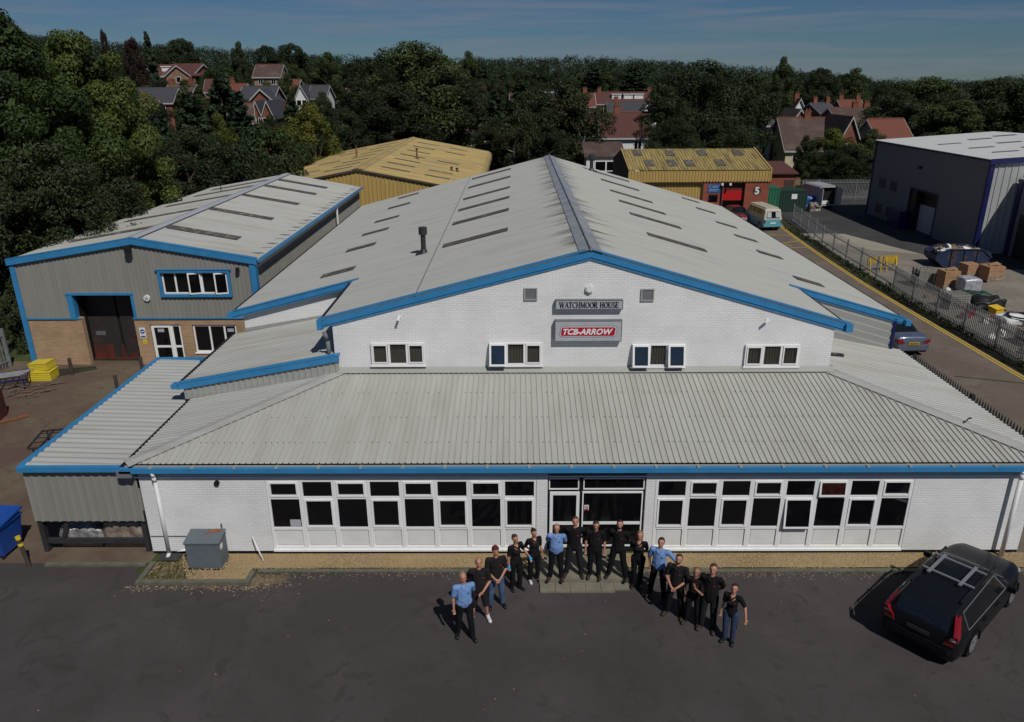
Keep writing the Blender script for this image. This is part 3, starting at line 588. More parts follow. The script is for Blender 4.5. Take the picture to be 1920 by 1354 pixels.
for i in range(8):
    wd = (7.14)/8; bay(3.87+i*wd, wd-.003, i+1, open_low=(i == 4), open_top=(i == 5))
# entrance
b = MB(); b.box(.865, 3.595, .12, .20, .16, 2.44)
b.build('entrance_frame', M['black'], FAC)
E_ = MB(); frame(E_, .90, 1.74, 2.06, 2.42, .05, .03, .06); frame(E_, 1.86, 3.56, 2.06, 2.42, .05, .03, .06)
frame(E_, 1.84, 3.54, .20, 1.98, .05, .035, .06); E_.box(1.88, 3.50, .055, .105, .93, 1.01)
en = E_.build('entrance_window', M['pvc'], FAC)
p = MB(); p.box(.93, 1.71, .08, .09, 2.09, 2.39); p.box(1.89, 3.53, .08, .09, 2.09, 2.39); p.box(1.88, 3.50, .08, .09, .24, 1.95); p.build('pane', M['glass_dark'], en)
b = MB(); frame(b, .93, 1.76, .18, 1.98, .03, .085, .06); b.box(1.015, 1.675, .035, .08, .93, 1.03)
dr = b.build('front_door', M['pvc'], FAC)
p = MB(); p.box(1.015, 1.675, .05, .06, .265, .93); p.box(1.015, 1.675, .05, .06, 1.03, 1.895); p.build('pane', M['glass_dark'], dr)
p = MB(); p.box(1.70, 1.73, -.02, .03, .98, 1.12); p.build('door_handle', M['steel'], dr)
SG = thing('no_smoking_notice', 'small white notice with a red no smoking ring stuck on the entrance glass', 'notice', (1.90, .045, 1.40))
p = MB(); p.box(0, .13, -.004, 0, -.0, .17); p.build('notice_sheet', M['white'], SG)
p = MB(); p.box(.01, .12, -.008, -.0045, .005, .04)
for k in range(16):
    a, c = 2*math.pi*k/16, 2*math.pi*(k+1)/16; p.bar((.065+.045*math.cos(a), -.008, .10+.045*math.sin(a)), (.065+.045*math.cos(c), -.008, .10+.045*math.sin(c)), .012, .004, up=(0, 1, 0))
p.bar((.035, -.008, .13), (.095, -.008, .07), .012, .004, up=(0, 1, 0)); p.build('red_ring', M['sign_red'], SG)

# upper windows with blinds
M['glass_clear'] = m = bpy.data.materials.new('clear_window_glass'); m.use_nodes = True; n_ = m.node_tree.nodes; l_ = m.node_tree.links; n_.remove(n_['Principled BSDF'])
t_ = n_.new('ShaderNodeBsdfTransparent'); t_.inputs[0].default_value = (.72, .74, .73, 1); g_ = n_.new('ShaderNodeBsdfGlossy'); g_.inputs['Roughness'].default_value = .04; x_ = n_.new('ShaderNodeMixShader'); x_.inputs[0].default_value = .04
l_.new(t_.outputs[0], x_.inputs[1]); l_.new(g_.outputs[0], x_.inputs[2]); l_.new(x_.outputs[0], n_['Material Output'].inputs[0])
def upper_window(x0, x1, z0, z1, opens=()):
    y = 4.55; b = MB(); wd = (x1-x0)/3
    frame(b, x0, x1, z0, z1, y-.035, .045, .07)
    for k in (1, 2): b.box(x0+k*wd-.035, x0+k*wd+.035, y-.034, y+.034, z0+.055, z1-.055)
    b.box(x0-.04, x1+.04, y-.09, y-.036, z0-.06, z0-.005)
    for k in (0, 2):
        if k not in opens: frame(b, x0+k*wd+.05, x0+(k+1)*wd-.05, z0+.05, z1-.05, y-.06, .038, .03)
    w_ = b.build('upper_window', M['pvc'], FAC)
    p = MB(); p.box(x0+.05, x1-.05, y-.012, y-.006, z0+.05, z1-.05); p.build('pane', M['glass_clear'], w_)
    p = MB(); p.box(x0+.05, x1-.05, y+.040, y+.047, z0+.05, z1-.05); p.build('dark_reveal', M['black'], w_)
    p = MB(); x = x0+.08
    while x < x1-.08:
        if not any(x0+k*wd < x < x0+(k+1)*wd for k in opens):
            p.prism([(x, y+.004, z0+.06), (x+.075, y+.03, z0+.06), (x+.075, y+.03, z1-.06), (x, y+.004, z1-.06)], (0, .003, 0))
        x += .09
    p.build('blind', M['blind'], w_)
    for k in opens:
        b2 = MB(); a0, a1 = x0+k*wd+.01, x0+(k+1)*wd-.01
        Mx = Matrix.Translation((0, y-.03, z1)) @ Matrix.Rotation(-R(15), 4, 'X') @ Matrix.Translation((0, -y+.03, -z1))
        frame(b2, a0, a1, z0, z1-.02, y-.08, .06, .05); b2.v = [tuple(Mx @ Vector(v)) for v in b2.v]; b2.build('open_sash', M['pvc'], w_)
        p = MB(); p.box(a0+.05, a1-.05, y-.06, y-.05, z0+.05, z1-.07); p.v = [tuple(Mx @ Vector(v)) for v in p.v]; p.build('sash_pane', M['glass_blue'], w_)
upper_window(-4.70, -2.96, 4.12, 4.86); upper_window(-.88, .84, 4.10, 4.85, (0,)); upper_window(3.74, 5.46, 4.04, 4.79, (0, 2)); upper_window(7.40, 9.15, 4.03, 4.75)

# things fixed to the gable
def wall_vent(x, z, label):
    t = thing('wall_vent', label, 'vent', (x, 4.6, z))
    b = MB(); frame(b, -.21, .21, -.2, .2, -.05, .04, .05); b.build('vent_frame', M['clad_light'], t)
    b = MB()
    for k in range(9): b.prism([(-.17, -.035, -.15+k*.036), (.17, -.035, -.15+k*.036), (.17, -.01, -.125+k*.036), (-.17, -.01, -.125+k*.036)], (0, 0, .006))
    b.box(-.17, .17, -.009, 0, -.16, .16); b.build('louvre', M['grey_fascia'], t)
wall_vent(.46, 6.46, 'square grey louvre vent on the gable, left of the alarm box'); wall_vent(4.14, 6.42, 'square grey louvre vent on the gable, right of the alarm box')
t = thing('alarm_box', 'cream hexagonal alarm box high under the gable peak', 'alarm box', (2.30, 4.6, 6.62))
b = MB(); b.prism([(.135*math.cos(R(60*k+30)), -.08, .135*math.sin(R(60*k+30))) for k in range(6)], (0, .08, 0)); b.prism([(.10*math.cos(R(60*k+30)), -.10, .10*math.sin(R(60*k+30))) for k in range(6)], (0, .0195, 0)); b.build('alarm_cover', M['white_paint'], t)
def cctv(name, loc, dirv, label, m='white'):
    t = thing(name, label, 'camera', loc); b = MB(); b.box(-.04, .04, -.03, 0, -.04, .04); b.cyl((0, -.03, 0), (0, -.14, .02), .018); b.build('bracket', M[m], t)
    d = Vector(dirv).normalized(); p = Vector((0, -.13, .02)); b = MB(); b.bar(p-d*.04, p+d*.14, .06, .055); b.cyl(p+d*.14, p+d*.145, .022); b.build('housing', M[m], t)
cctv('security_camera', (-3.72, 4.6, 5.72), (-.2, -1, -.75), 'small white security camera on the left of the gable below the blue verge')
cctv('security_camera', (8.0, 4.6, 5.58), (-1, -.5, -.55), 'security camera on the right of the gable pointing down to the left')

def font_mesh(txt, size, ext=.004, shear=0, offset=0, sx=1, spacing=1):
    c = bpy.data.curves.new('t', 'FONT'); c.body = txt; c.size = size; c.extrude = ext; c.shear = shear; c.offset = offset; c.space_character = spacing; c.align_x = 'CENTER'; c.resolution_u = 4
    o = bpy.data.objects.new('t', c); COL.objects.link(o); dg = bpy.context.evaluated_depsgraph_get(); dg.update()
    me = bpy.data.meshes.new_from_object(o.evaluated_get(dg)); bpy.data.objects.remove(o)
    me.materials.clear(); me.transform(Matrix.Rotation(R(90), 4, 'X') @ Matrix.Diagonal((sx, 1, 1, 1))); return me
# serif capitals drawn as strokes: unit height 1, thick .16 / thin .06
def serif(txt, H, mb, x, y, z, sx=1.0):
    TK, TN = .17, .065
    def st(pts, wd, X):
        for a, c in zip(pts, pts[1:]): mb.bar((X+a[0]*H*sx, y, z+a[1]*H), (X+c[0]*H*sx, y, z+c[1]*H), wd*H, .012, up=(0, 1, 0))
    def arc(cx, cy, rx, ry, a0, a1, X, k=10):
        P = [(cx+rx*math.cos(R(a0+(a1-a0)*i/k)), cy+ry*math.sin(R(a0+(a1-a0)*i/k))) for i in range(k+1)]
        for i, (a, c) in enumerate(zip(P, P[1:])):
            am = math.cos(R(a0+(a1-a0)*(i+.5)/k)); st([a, c], TN+(TK-TN)*abs(am)**1.3, X)
    def sf(xc, yc, X, wd=.26): st([(xc-wd/2, yc), (xc+wd/2, yc)], .05, X)
    for ch in txt:
        if ch == 'W': st([(.08, 1), (.32, 0)], TK, x); st([(.32, 0), (.52, .9)], TN, x); st([(.50, 1), (.74, 0)], TK, x); st([(.74, 0), (.97, 1)], TN, x); [sf(q, .98, x) for q in (.08, .5, .97)]; a = 1.08
        elif ch == 'A': st([(.06, 0), (.36, 1)], TN, x); st([(.36, 1), (.66, 0)], TK, x); st([(.16, .33), (.56, .33)], TN, x); sf(.06, .02, x); sf(.68, .02, x); a = .78
        elif ch == 'T': st([(.3, 0), (.3, 1)], TK, x); st([(.02, .97), (.58, .97)], TN, x); st([(.03, 1), (.03, .78)], .05, x); st([(.57, 1), (.57, .78)], .05, x); sf(.3, .02, x); a = .66
        elif ch == 'C': arc(.4, .5, .32, .47, 45, 315, x, 14); st([(.64, .98), (.64, .70)], .05, x); a = .76
        elif ch == 'H': st([(.14, 0), (.14, 1)], TK, x); st([(.6, 0), (.6, 1)], TK, x); st([(.14, .5), (.6, .5)], TN, x); [sf(q, v, x) for q in (.14, .6) for v in (.02, .98)]; a = .80
        elif ch == 'M': st([(.1, 0), (.12, 1)], TN, x); st([(.14, 1), (.45, .12)], TK, x); st([(.45, .05), (.74, 1)], TN, x); st([(.78, 0), (.76, 1)], TK, x); [sf(q, v, x) for q, v in ((.1, .02), (.1, .98), (.78, .02), (.8, .98))]; a = .98
        elif ch == 'O': arc(.4, .5, .32, .47, 0, 360, x, 18); a = .82
        elif ch == 'R': st([(.14, 0), (.14, 1)], TK, x); st([(.14, .97), (.36, .97)], TN, x); arc(.36, .74, .2, .23, 90, -90, x, 8); st([(.36, .51), (.14, .51)], TN, x); st([(.34, .5), (.64, 0)], TK, x); sf(.14, .02, x); sf(.66, .02, x, .2); a = .78
        elif ch == 'U': st([(.14, 1), (.14, .3)], TK, x); arc(.37, .3, .23, .27, 180, 360, x, 9); st([(.6, .3), (.6, 1)], TN, x); sf(.14, .98, x); sf(.6, .98, x); a = .78
        elif ch == 'S': arc(.3, .73, .2, .24, 40, 270, x, 9); arc(.3, .26, .22, .24, 90, -140, x, 9); st([(.47, .98), (.47, .76)], .045, x); st([(.09, .24), (.09, .02)], .045, x); a = .62
        elif ch == 'E': st([(.14, 0), (.14, 1)], TK, x); [st([(.14, v), (.58 if v != .5 else .46, v)], TN, x) for v in (.03, .5, .97)]; st([(.58, .03), (.58, .24)], .05, x); st([(.57, .97), (.57, .78)], .05, x); st([(.46, .4), (.46, .6)], .045, x); a = .68
        else: a = .38
        x += a*H*sx
    return x
def sign_box(name, label, x0, x1, z0, z1, d=.16):
    t = thing(name, label, 'sign', (x0, 4.6, z0))
    W_, H_ = x1-x0, z1-z0
    b = MB(); b.box(0, W_, -d, -.0, 0, H_); bo = b.build('sign_case', M['sign_edge'], t)
    b = MB(); b.box(.03, W_-.03, -d-.008, -d-.001, .03, H_-.03); b.build('sign_face', M['sign_grey'], t); return t, W_, H_
t, W_, H_ = sign_box('building_sign', 'long narrow grey sign with black serif capitals, upper of two on the gable', 1.23, 3.37, 5.98, 6.29)
b = MB(); xe = serif('WATCHMOOR HOUSE', .19, b, .14, -.18, .075, 1.0)
b2 = MB(); sx_ = (W_-.26)/(xe-.14); serif('WATCHMOOR HOUSE', .19, b2, .13, -.176, .065, sx_); b2.build('lettering', M['ink'], t)
t, W_, H_ = sign_box('company_sign', 'grey sign box with a red rounded badge and white italic letters, below the serif sign', 1.22, 3.37, 4.92, 5.62, .18)
def rrect(mb, x0, x1, z0, z1, r, y, d, skew=0):
    P = []
    for cx, cz, a0 in ((x1-r, z1-r, 0), (x0+r, z1-r, 90), (x0+r, z0+r, 180), (x1-r, z0+r, 270)):
        for k in range(7): a = R(a0+15*k); zz = cz+r*math.sin(a); P.append((cx+r*math.cos(a)+skew*(zz-z0), y, zz))
    mb.prism(P[::-1], (0, d, 0))
b = MB(); rrect(b, .16, W_-.20, .17, .53, .09, -.20, .010, .12); b.build('badge_outline', M['ink'], t)
b = MB(); rrect(b, .172, W_-.212, .182, .518, .08, -.206, .005, .12); b.build('badge_border', M['white'], t)
b = MB(); rrect(b, .195, W_-.235, .205, .495, .065, -.212, .005, .12); b.build('badge', M['sign_red'], t)
me = font_mesh('TCB-ARROW', .262, shear=.28, offset=.008, sx=1.0)
xs_ = [v.co.x for v in me.vertices]; f_ = (W_-.56)/(max(xs_)-min(xs_)); cx_ = (max(xs_)+min(xs_))/2
me.transform(Matrix.Translation((W_/2-.01, -.217, .258)) @ Matrix.Diagonal((f_, 1, 1, 1)) @ Matrix.Translation((-cx_, 0, 0))); link('lettering', me, M['white'], t)
# flue on the left slope, flue near the back of the right slope
def flue(x, y, z, h, r, label, capr=1.7):
    t = thing('flue', label, 'flue', (x, y, z)); b = MB(); b.cyl((0, 0, -.15), (0, 0, h*.8), r, n=16); b.build('flue_pipe', M['steel'] if r < .1 else M['dark_metal'], t, smooth=False)
    b = MB(); b.cyl((0, 0, h*.72), (0, 0, h), r*capr, n=18); b.build('cowl', M['dark_metal'], t)
    b = MB(); b.cyl((0, 0, -.03), (0, 0, .16), r*1.9, r*1.1, n=16); b.box(-r*3, r*3, -r*2.2, r*2.2, -.05, -.02); b.build('flashing_collar', M['dark_metal'], t)
flue(-3.7, 11.4, zl(-3.7)+.02, 1.02, .10, 'short dark flue with a drum cowl standing on the left roof slope')
flue(5.05, 33.2, zr(5.05)+.02, 1.05, .12, 'steel flue pipe near the far right edge of the roof')
# dead bird-sized scrap on the east hip
b = MB(); b.bar((13.05, 1.55, 3.40), (13.2, 1.66, 3.47), .03, .03); b.bar((13.2, 1.66, 3.47), (13.27, 1.64, 3.49), .05, .03); tag(b.build('scrap_of_wood', M['bark']), 'small dark scrap lying on the right hip of the front roof', 'scrap')

# ------------------------------------------------------------------ canopy on the west side with its pallets
CAN = thing('side_canopy', 'open storage canopy clad in grey sheeting with a blue roof edge', 'canopy', (-12.2, 4, 0)); CAN.location = (0, 0, 0)
b = MB(); sheet(b, (-13.62, 0, 2.86), (0, 1, 0), (1, 0, -.03), [(.02, 0), (8.45, 0), (8.45, 1.55), (5.2, 2.75), (.02, 2.75)], pitch=.30, depth=.045, prof='sine'); b.build('canopy_roof', M['side_roof'], CAN, smooth=False)
b = MB(); b.box(-13.76, -10.92, -.12, .03, 2.73, 2.88); b.box(-13.76, -13.60, .03, 8.45, 2.76, 2.91); b.box(-13.76, -11.1, 8.45, 8.6, 2.76, 2.91); b.build('canopy_edge', M['blue'], CAN)
b = MB(); sheet(b, (0, .04, 0), (1, 0, 0), (0, 0, 1), [(-13.7, 1.08), (-10.58, 1.08), (-10.58, 2.70), (-13.7, 2.74)], pitch=.24, depth=.03, prof='trap')
b.build('front_cladding', M['clad'], CAN)
for q in ((-13.72, -13.58, .10, .26, 0, 2.74), (-10.76, -10.62, .10, .26, 0, 1.3), (-13.72, -13.58, 4.2, 4.34, 0, 2.74), (-13.72, -13.58, 8.2, 8.34, 0, 2.74)):
    b = MB(); b.box(*q); b.build('post', M['dark_metal'], CAN)
for q in ((-13.58, -10.76, .13, .23, .28, .42), (-13.58, -10.76, .12, .24, .98, 1.08)):
    b = MB(); b.box(*q); b.build('rail', M['dark_metal'], CAN)
b = MB(); b.bar((-13.1, .18, .45), (-12.9, .18, 1.0), .1, .1); b.build('brace', M['dark_metal'], CAN)
b = MB(); b.box(-10.86, -10.7, .3, 9.4, 0, 2.7); b.build('back_wall', M['clad'], CAN)
b = MB(); b.box(-10.95, -10.55, -.25, -.02, 2.62, 2.82); b.build('gutter_end', M['grey_fascia'], CAN)
def pallet(name, label, x, y, rz=0, z=0, w=1.2, d=1.0, cat='pallet', group=None):
    t = thing(name, label, cat, (x, y, z), rz, group)
    b = MB()
    for k in range(3): b.box(-w/2, w/2, -d/2+k*(d-.1)/2, -d/2+k*(d-.1)/2+.1, 0, .1)
    b.build('bearer', M['wood'], t)
    b = MB()
    for k in range(7): b.box(-w/2+k*(w-.1)/6, -w/2+k*(w-.1)/6+.1, -d/2, d/2, .101, .12)
    b.build('deck', M['wood'], t); return t
def lump(w, d, h, seed, amp=.06, cut=8, top=.0):
    """wrapped goods: a dense box pushed about by noise"""
    from mathutils import noise
    bm = bmesh.new(); bmesh.ops.create_cube(bm, size=1); bmesh.ops.subdivide_edges(bm, edges=bm.edges[:], cuts=cut, use_grid_fill=True)
    for v in bm.verts:
        v.co.x *= w; v.co.y *= d; v.co.z = (v.co.z+.5)*h
        q = Vector((v.co.x*2.2+seed, v.co.y*2.2, v.co.z*2.6)); nv = noise.noise_vector(q)
        v.co.x += nv.x*amp; v.co.y += nv.y*amp; v.co.z += (nv.z*amp+top*noise.noise(Vector((v.co.x*1.7+seed, v.co.y*1.7, 3))))*(v.co.z/h)
        e = .05*((abs(v.co.x)/(w/2))**8+(abs(v.co.y)/(d/2))**8); v.co.z -= e*(v.co.z/h)
    me = bpy.data.meshes.new('l'); bm.to_mesh(me); bm.free(); return me
def goods(name, label, cat, loc, w, d, h, m, seed, amp=.06, top=0, rz=0, group=None):
    me = lump(w, d, h, seed, amp, 10, top); o = link(name, me, M[m], None, True); o.location = loc; o.rotation_euler = (0, 0, rz); tag(o, label, cat, group); return o
pallet('pallet', 'low pallet under the canopy beneath the grey wrapped stack', -12.75, .86); pallet('pallet', 'low pallet under the canopy beneath the brown wrapped stack', -11.48, .84)
goods('wrapped_stack', 'crumpled stack in clear grey wrap on the left pallet under the canopy', 'wrapped goods', (-12.7, .75, .125), 1.25, .85, .52, 'wrap', 3, .08, .15)
goods('wrapped_stack', 'taller brown goods under torn clear wrap beside the white wall corner', 'wrapped goods', (-11.42, .72, .125), 1.15, .85, .80, 'wrap_brown', 9, .09, .18)
goods('tarpaulin_bundle', 'dark bundle at the back of the canopy behind the grey wrapped stack', 'bundle', (-12.4, 1.9, .01), 1.5, .9, .75, 'dark_metal', 5, .08, .1)

# cabinet, bin and bollard at the front
t = thing('steel_cabinet', 'squat grey steel cabinet with a rust patch on its lid, on the gravel', 'cabinet', (-8.72, -.42, .02))
b = MB(); b.box(-.47, .47, -.30, .24, 0, .80); b.build('cabinet_body', M['cab_grey'], t)
b = MB(); b.prism([(-.50, -.33, .80), (.50, -.33, .80), (.50, .26, .90), (-.50, .26, .90)], (0, 0, .03)); b.build('lid', M['cab_grey'], t)
b = MB(); b.prism([(-.05, .05, .898), (.15, .08, .903), (.4, .15, .914), (.42, .24, .930), (.05, .24, .930), (.12, .14, .913), (-.02, .02, .893)], (0, 0, .003)); b.build('rust_patch', M['rust'], t)
b = MB(); b.box(.4705, .475, -.22, -.06, .55, .70); b.build('label_plate', M['white'], t)
b = MB(); b.box(-.40, .40, -.305, -.3005, .06, .74); b.build('door_panel', M['cab_grey'], t)
b = MB(); b.box(-.5, .56, -.38, .26, -.018, .0); b.build('base_slab', M['concrete'], t)
t = thing('wheeled_bin', 'blue wheeled bin cut off by the left edge of the car park', 'bin', (-15.05, .12, 0), R(-4)); t.scale = (.88, .88, 1.0)
b = MB(); b.add([(x*s, y*s2, z) for z, s, s2 in ((.12, .50, .42), (1.02, .62, .55)) for x, y in ((-1, -1), (1, -1), (1, 1), (-1, 1))], [(3, 2, 1, 0), (4, 5, 6, 7)]+[(i, (i+1) % 4, 4+(i+1) % 4, 4+i) for i in range(4)]); b.box(-.65, .65, -.58, .58, 1.0, 1.06); b.build('bin_body', M['bin_blue'], t)
b = MB(); b.prism([(-.68, -.62, 1.06), (-.68, .6, 1.18), (-.68, .6, 1.24), (-.68, -.62, 1.12)], (1.36, 0, 0)); b.build('lid', M['bin_blue'], t)
b = MB()
for x in (-.45, .45):
    for y in (-.38, .38): b.cyl((x-.03, y, .08), (x+.03, y, .08), .08, n=12)
b.build('wheel', M['black'], t)
def bollard(label, x, y, h, lean=(0, 0), bands=False, r=.08, m='brown_metal', group=None):
    t = thing('bollard', label, 'bollard', (x, y, 0), 0, group); b = MB(); q = Vector((lean[0]*h, lean[1]*h, h)); b.cyl((0, 0, -.05), q, r, n=12); b.build('post', M[m], t)
    if bands:
        b = MB()
        for a, c in ((.93, 1.03), (.72, .80)): b.cyl(q*a, q*c, r*1.25, n=12)
        b.build('yellow_band', M['yellow_line'], t)
bollard('leaning grey bollard with two yellow bands beside the blue bin', -13.72, -.62, .95, (-.16, .05), True, .055)
bollard('brown post in the yard by the brick pier, left of the big doors', -20.69, 14.17, .82, group=None)
bollard('brown post standing alone in the yard close to the canopy roof edge', -17.43, 11.92, .85)
bollard('brown post at the right jamb of the big dark doors', -17.42, 14.25, .85)

# grit, weeds and leaf litter swept against the kerbs and over the car park
random.seed(21); b = MB()
for i in range(1200):
    u = random.random()
    if u < .55: x, y = random.uniform(-7.2, 14), -.92-abs(random.gauss(0, .16))
    elif u < .72: x, y = random.gauss(-7.0, .45), -1.15-abs(random.gauss(0, .25))
    elif u < .96: x, y = random.uniform(-10.6, -7), -1.48-abs(random.gauss(0, .12))
    else: x, y = random.uniform(-16, 15), random.uniform(-9, -1.2)
    if .5 < x < 3.1 and y > -1.9: continue
    s = random.uniform(.008, .024); a = random.uniform(0, 3.14); c, d = math.cos(a)*s, math.sin(a)*s
    b.add([(x+c, y+d, .004), (x-d, y+c, .004), (x-c, y-d, .004), (x+d, y-c, .004), (x, y, .004+s*.8)], [(0, 1, 4), (1, 2, 4), (2, 3, 4), (3, 0, 4)])
tag(b.build('grit', M['gravel']), kind='stuff')
b = MB()
for i in range(160):
    x = random.choice([random.uniform(-7.2, 14), random.gauss(-6.6, .6), random.gauss(10.5, .8)]); y = -.93-abs(random.gauss(0, .07))
    if .4 < x < 3.2: continue
    for k in range(5):
        a = random.uniform(0, 6.28); h = random.uniform(.03, .09); b.quad((x-.01, y, .004), (x+.01, y, .004), (x+math.cos(a)*h, y+math.sin(a)*h, .004+h*.7))
tag(b.build('kerb_weeds', M['leaf']), kind='stuff')
flat('tarmac_patch', [(-7.2, -.95), (-6.2, -.95), (-6.35, -1.35), (-7.25, -1.6)], .0075, M['yard_left'])
# ------------------------------------------------------------------ grey clad unit on the left
UN = thing('clad_unit', 'grey clad industrial unit on a buff brick base with big dark doors', 'building')
UX0, UX1, UY, UYB, UAX = -23.15, -12.05, 15.5, 40.2, -17.45
UE, UA = 5.12, 6.08
zu = lambda x: UE+(UA-UE)*(1-abs(x-UAX)/((UAX-UX0) if x < UAX else (UX1-UAX)))
b = MB()
b.box(UX0, -20.75, UY, UY+.25, 0, 2.35); b.box(-18.05, -17.35, UY, UY+.25, 0, 2.35); b.box(-17.35, -15.35, UY, UY+.25, 2.02, 2.35); b.box(-15.9, -15.35, UY, UY+.25, 0, 2.02)
b.box(-15.35, -13.25, UY, UY+.25, 2.0, 2.35); b.box(-15.35, -13.25, UY, UY+.25, 0, .6); b.box(-13.25, UX1, UY, UY+.25, 0, 2.35)
b.box(UX0, UX0+.25, UY+.25, UYB, 0, 2.35); b.box(UX1-.25, UX1, UY+.25, UYB, 0, 2.35)
b.build('brick_base', M['buff_brick'], UN)
b = MB(); b.box(-20.76, -20.5, UY-.02, UY+.25, 0, 2.35); b.build('brick_quoin', M['buff_brick'], UN)
# cladding above
b = MB()
o = (0, UY-.03, 0)
def fc(poly): sheet(b, o, (1, 0, 0), (0, 0, 1), poly, pitch=.2, depth=.03, prof='trap')
DX0, DX1, DZ = -20.95, -17.9, 3.5
fc([(UX0, 2.36), (DX0, 2.36), (DX0, zu(DX0)-.1), (UX0, zu(UX0)-.1)])
fc([(DX0, DZ), (UAX, DZ), (UAX, zu(UAX)-.1), (DX0, zu(DX0)-.1)])
fc([(DX1, 2.36), (UAX, 2.36), (UAX, DZ), (DX1, DZ)])
WX0, WX1, WZ0, WZ1 = -16.4, -13.3, 3.52, 4.62
fc([(UAX, 2.36), (WX0, 2.36), (WX0, zu(WX0)-.1), (UAX, zu(UAX)-.1)]); fc([(WX0, 2.36), (WX1, 2.36), (WX1, WZ0), (WX0, WZ0)]); fc([(WX0, WZ1), (WX1, WZ1), (WX1, zu(WX1)-.1), (WX0, zu(WX0)-.1)])
fc([(WX1, 2.36), (UX1, 2.36), (UX1, zu(UX1)-.1), (WX1, zu(WX1)-.1)])
sheet(b, (UX1+.02, 0, 0), (0, 1, 0), (0, 0, 1), [(UY, 2.36), (UYB, 2.36), (UYB, UE-.1), (UY, UE-.1)], pitch=.2, depth=.03)
b.box(UX0+.02, UX0+.05, UY, UYB, 2.36, UE-.1)
b.build('cladding', M['clad'], UN)
b = MB(); sheet(b, (UX0, UYB, 0), (1, 0, 0), (0, 0, 1), [(0, 0), (UX1-UX0, 0), (UX1-UX0, UE-.1), (UAX-UX0, UA-.1), (0, UE-.1)], pitch=.2, depth=.03); b.build('rear_cladding', M['clad'], UN)
for sd, xe in ((-1, UX0-.2), (1, UX1+.2)):
    k = (UA-UE)/abs((UX0 if sd < 0 else UX1)-UAX); c = math.hypot(1, k)
    b = MB(); sheet(b, (UAX, 0, UA+.05), (0, 1, 0), (sd, 0, -k), [(UY-.12, 0), (UYB+.1, 0), (UYB+.1, abs(xe-UAX)*c), (UY-.12, abs(xe-UAX)*c)], pitch=.2, depth=.022, prof='trap'); b.build('unit_roof', M['main_roof2'] if 'main_roof2' in M else M['side_roof'], UN)
    for j, y in enumerate((18.6, 24.1, 29.5, 33.9, 37.1)):
        xa, xb = (UAX+sd*.35, UAX+sd*3.75) if sd > 0 else (UAX-.5, UAX-4.6)
        b = MB(); f = lambda x: UA+.05-abs(x-UAX)*k+.04
        b.prism([(xa, y-.36, f(xa)), (xb, y-.36, f(xb)), (xb, y+.36, f(xb)), (xa, y+.36, f(xa))][::sd], (0, 0, .012)); b.build('rooflight', M['skylight_lichen'] if j < 2 else M['skylight'], UN)
b = MB(); k = .17; b.add([(UAX, UY-.1, UA+.13), (UAX, UYB+.1, UA+.13), (UAX-.3, UYB+.1, UA+.08), (UAX-.3, UY-.1, UA+.08), (UAX+.3, UYB+.1, UA+.08), (UAX+.3, UY-.1, UA+.08)], [(0, 3, 2, 1), (0, 1, 4, 5)]); b.build('ridge_capping', M['sign_grey'], UN)
b = MB(); y = UY-.18
for (x0, x1) in ((UX0-.2, UAX), (UAX, UX1+.2)):
    z0, z1 = zu(max(min(x0, UX1), UX0))+.02, zu(max(min(x1, UX1), UX0))+.02
    b.prism([(x0, y, z0-.22), (x1, y, z1-.22), (x1, y, z1+.06), (x0, y, z0+.06)], (0, .03, 0)); b.prism([(x0, y-.01, z0+.09), (x1, y-.01, z1+.09), (x1, y-.01, z1+.061), (x0, y-.01, z0+.061)], (0, .22, 0))
b.build('verge', M['blue'], UN)
b = MB(); b.box(UX0-.14, UX0+.1, UY-.10, UY-.032, 0, 4.95); b.build('corner_trim', M['blue'], UN); b = MB(); b.box(UX1-.18, UX1+.10, UY-.13, UY-.032, 2.3, 4.98); b.box(UX1+.06, UX1+.10, UY-.032, UY+.2, 2.3, 4.98); b.build('corner_trim', M['blue'], UN)
b = MB(); b.box(UX1+.22, UX1+.36, UY-.1, UYB+.1, UE-.10, UE+.03); b.build('eaves_gutter', M['blue'], UN)
b = MB()
for i in range(22): yy = UY+1+i*1.1; b.box(UX1-.5, UX1+.22, yy-.012, yy+.012, UE+.10, UE+.125)
b.build('gutter_strap', M['sign_edge'], UN)
b = MB(); b.cyl((UX1+.26, 31.5, .2), (UX1+.26, 31.5, UE-.1), .07); b.build('drainpipe', M['white_paint'], UN)
b = MB(); b.box(UX0, -20.5, UY-.06, UY-.032, 2.30, 2.37); b.box(-18.05, UX1, UY-.06, UY-.032, 2.30, 2.37); b.build('drip_flashing', M['blue'], UN)
# door opening: blue linings, dark sliding doors set back
b = MB(); b.box(DX0-.05, DX1+.08, UY-.09, UY-.02, DZ-.02, DZ+.09); b.prism([(DX0-.02, UY-.07, 2.37), (DX0+.22, UY-.07, 2.37), (DX0+.22, UY-.07, DZ-.021), (DX0-.02, UY-.07, DZ-.021)], (0, .03, 0)); b.box(DX0+.20, DX0+.235, UY-.04, UY+.7, 2.37, DZ-.021)
b.box(DX1-.08, DX1+.06, UY-.07, UY-.035, 2.37, DZ-.021); b.build('door_lining', M['blue'], UN)
b = MB(); b.box(DX0+.2, DX1, UY+.1, UY+.9, DZ-.02, DZ+.02); b.box(-20.74, -20.7, UY+.26, UY+.9, 0, 3.48); b.box(-18.02, -18.0, UY+.26, UY+.9, 0, 3.48); b.box(-19.35, -19.12, UY+.95, UY+.97, 0, 3.4); b.build('door_reveal', M['black'], UN)
b = MB(); b.box(-20.7, -19.3, UY+.86, UY+.92, .05, 3.45); b.box(-19.15, -18.02, UY+.86, UY+.92, .05, 3.45)
dd = b.build('sliding_door', M['door_dark'], UN)
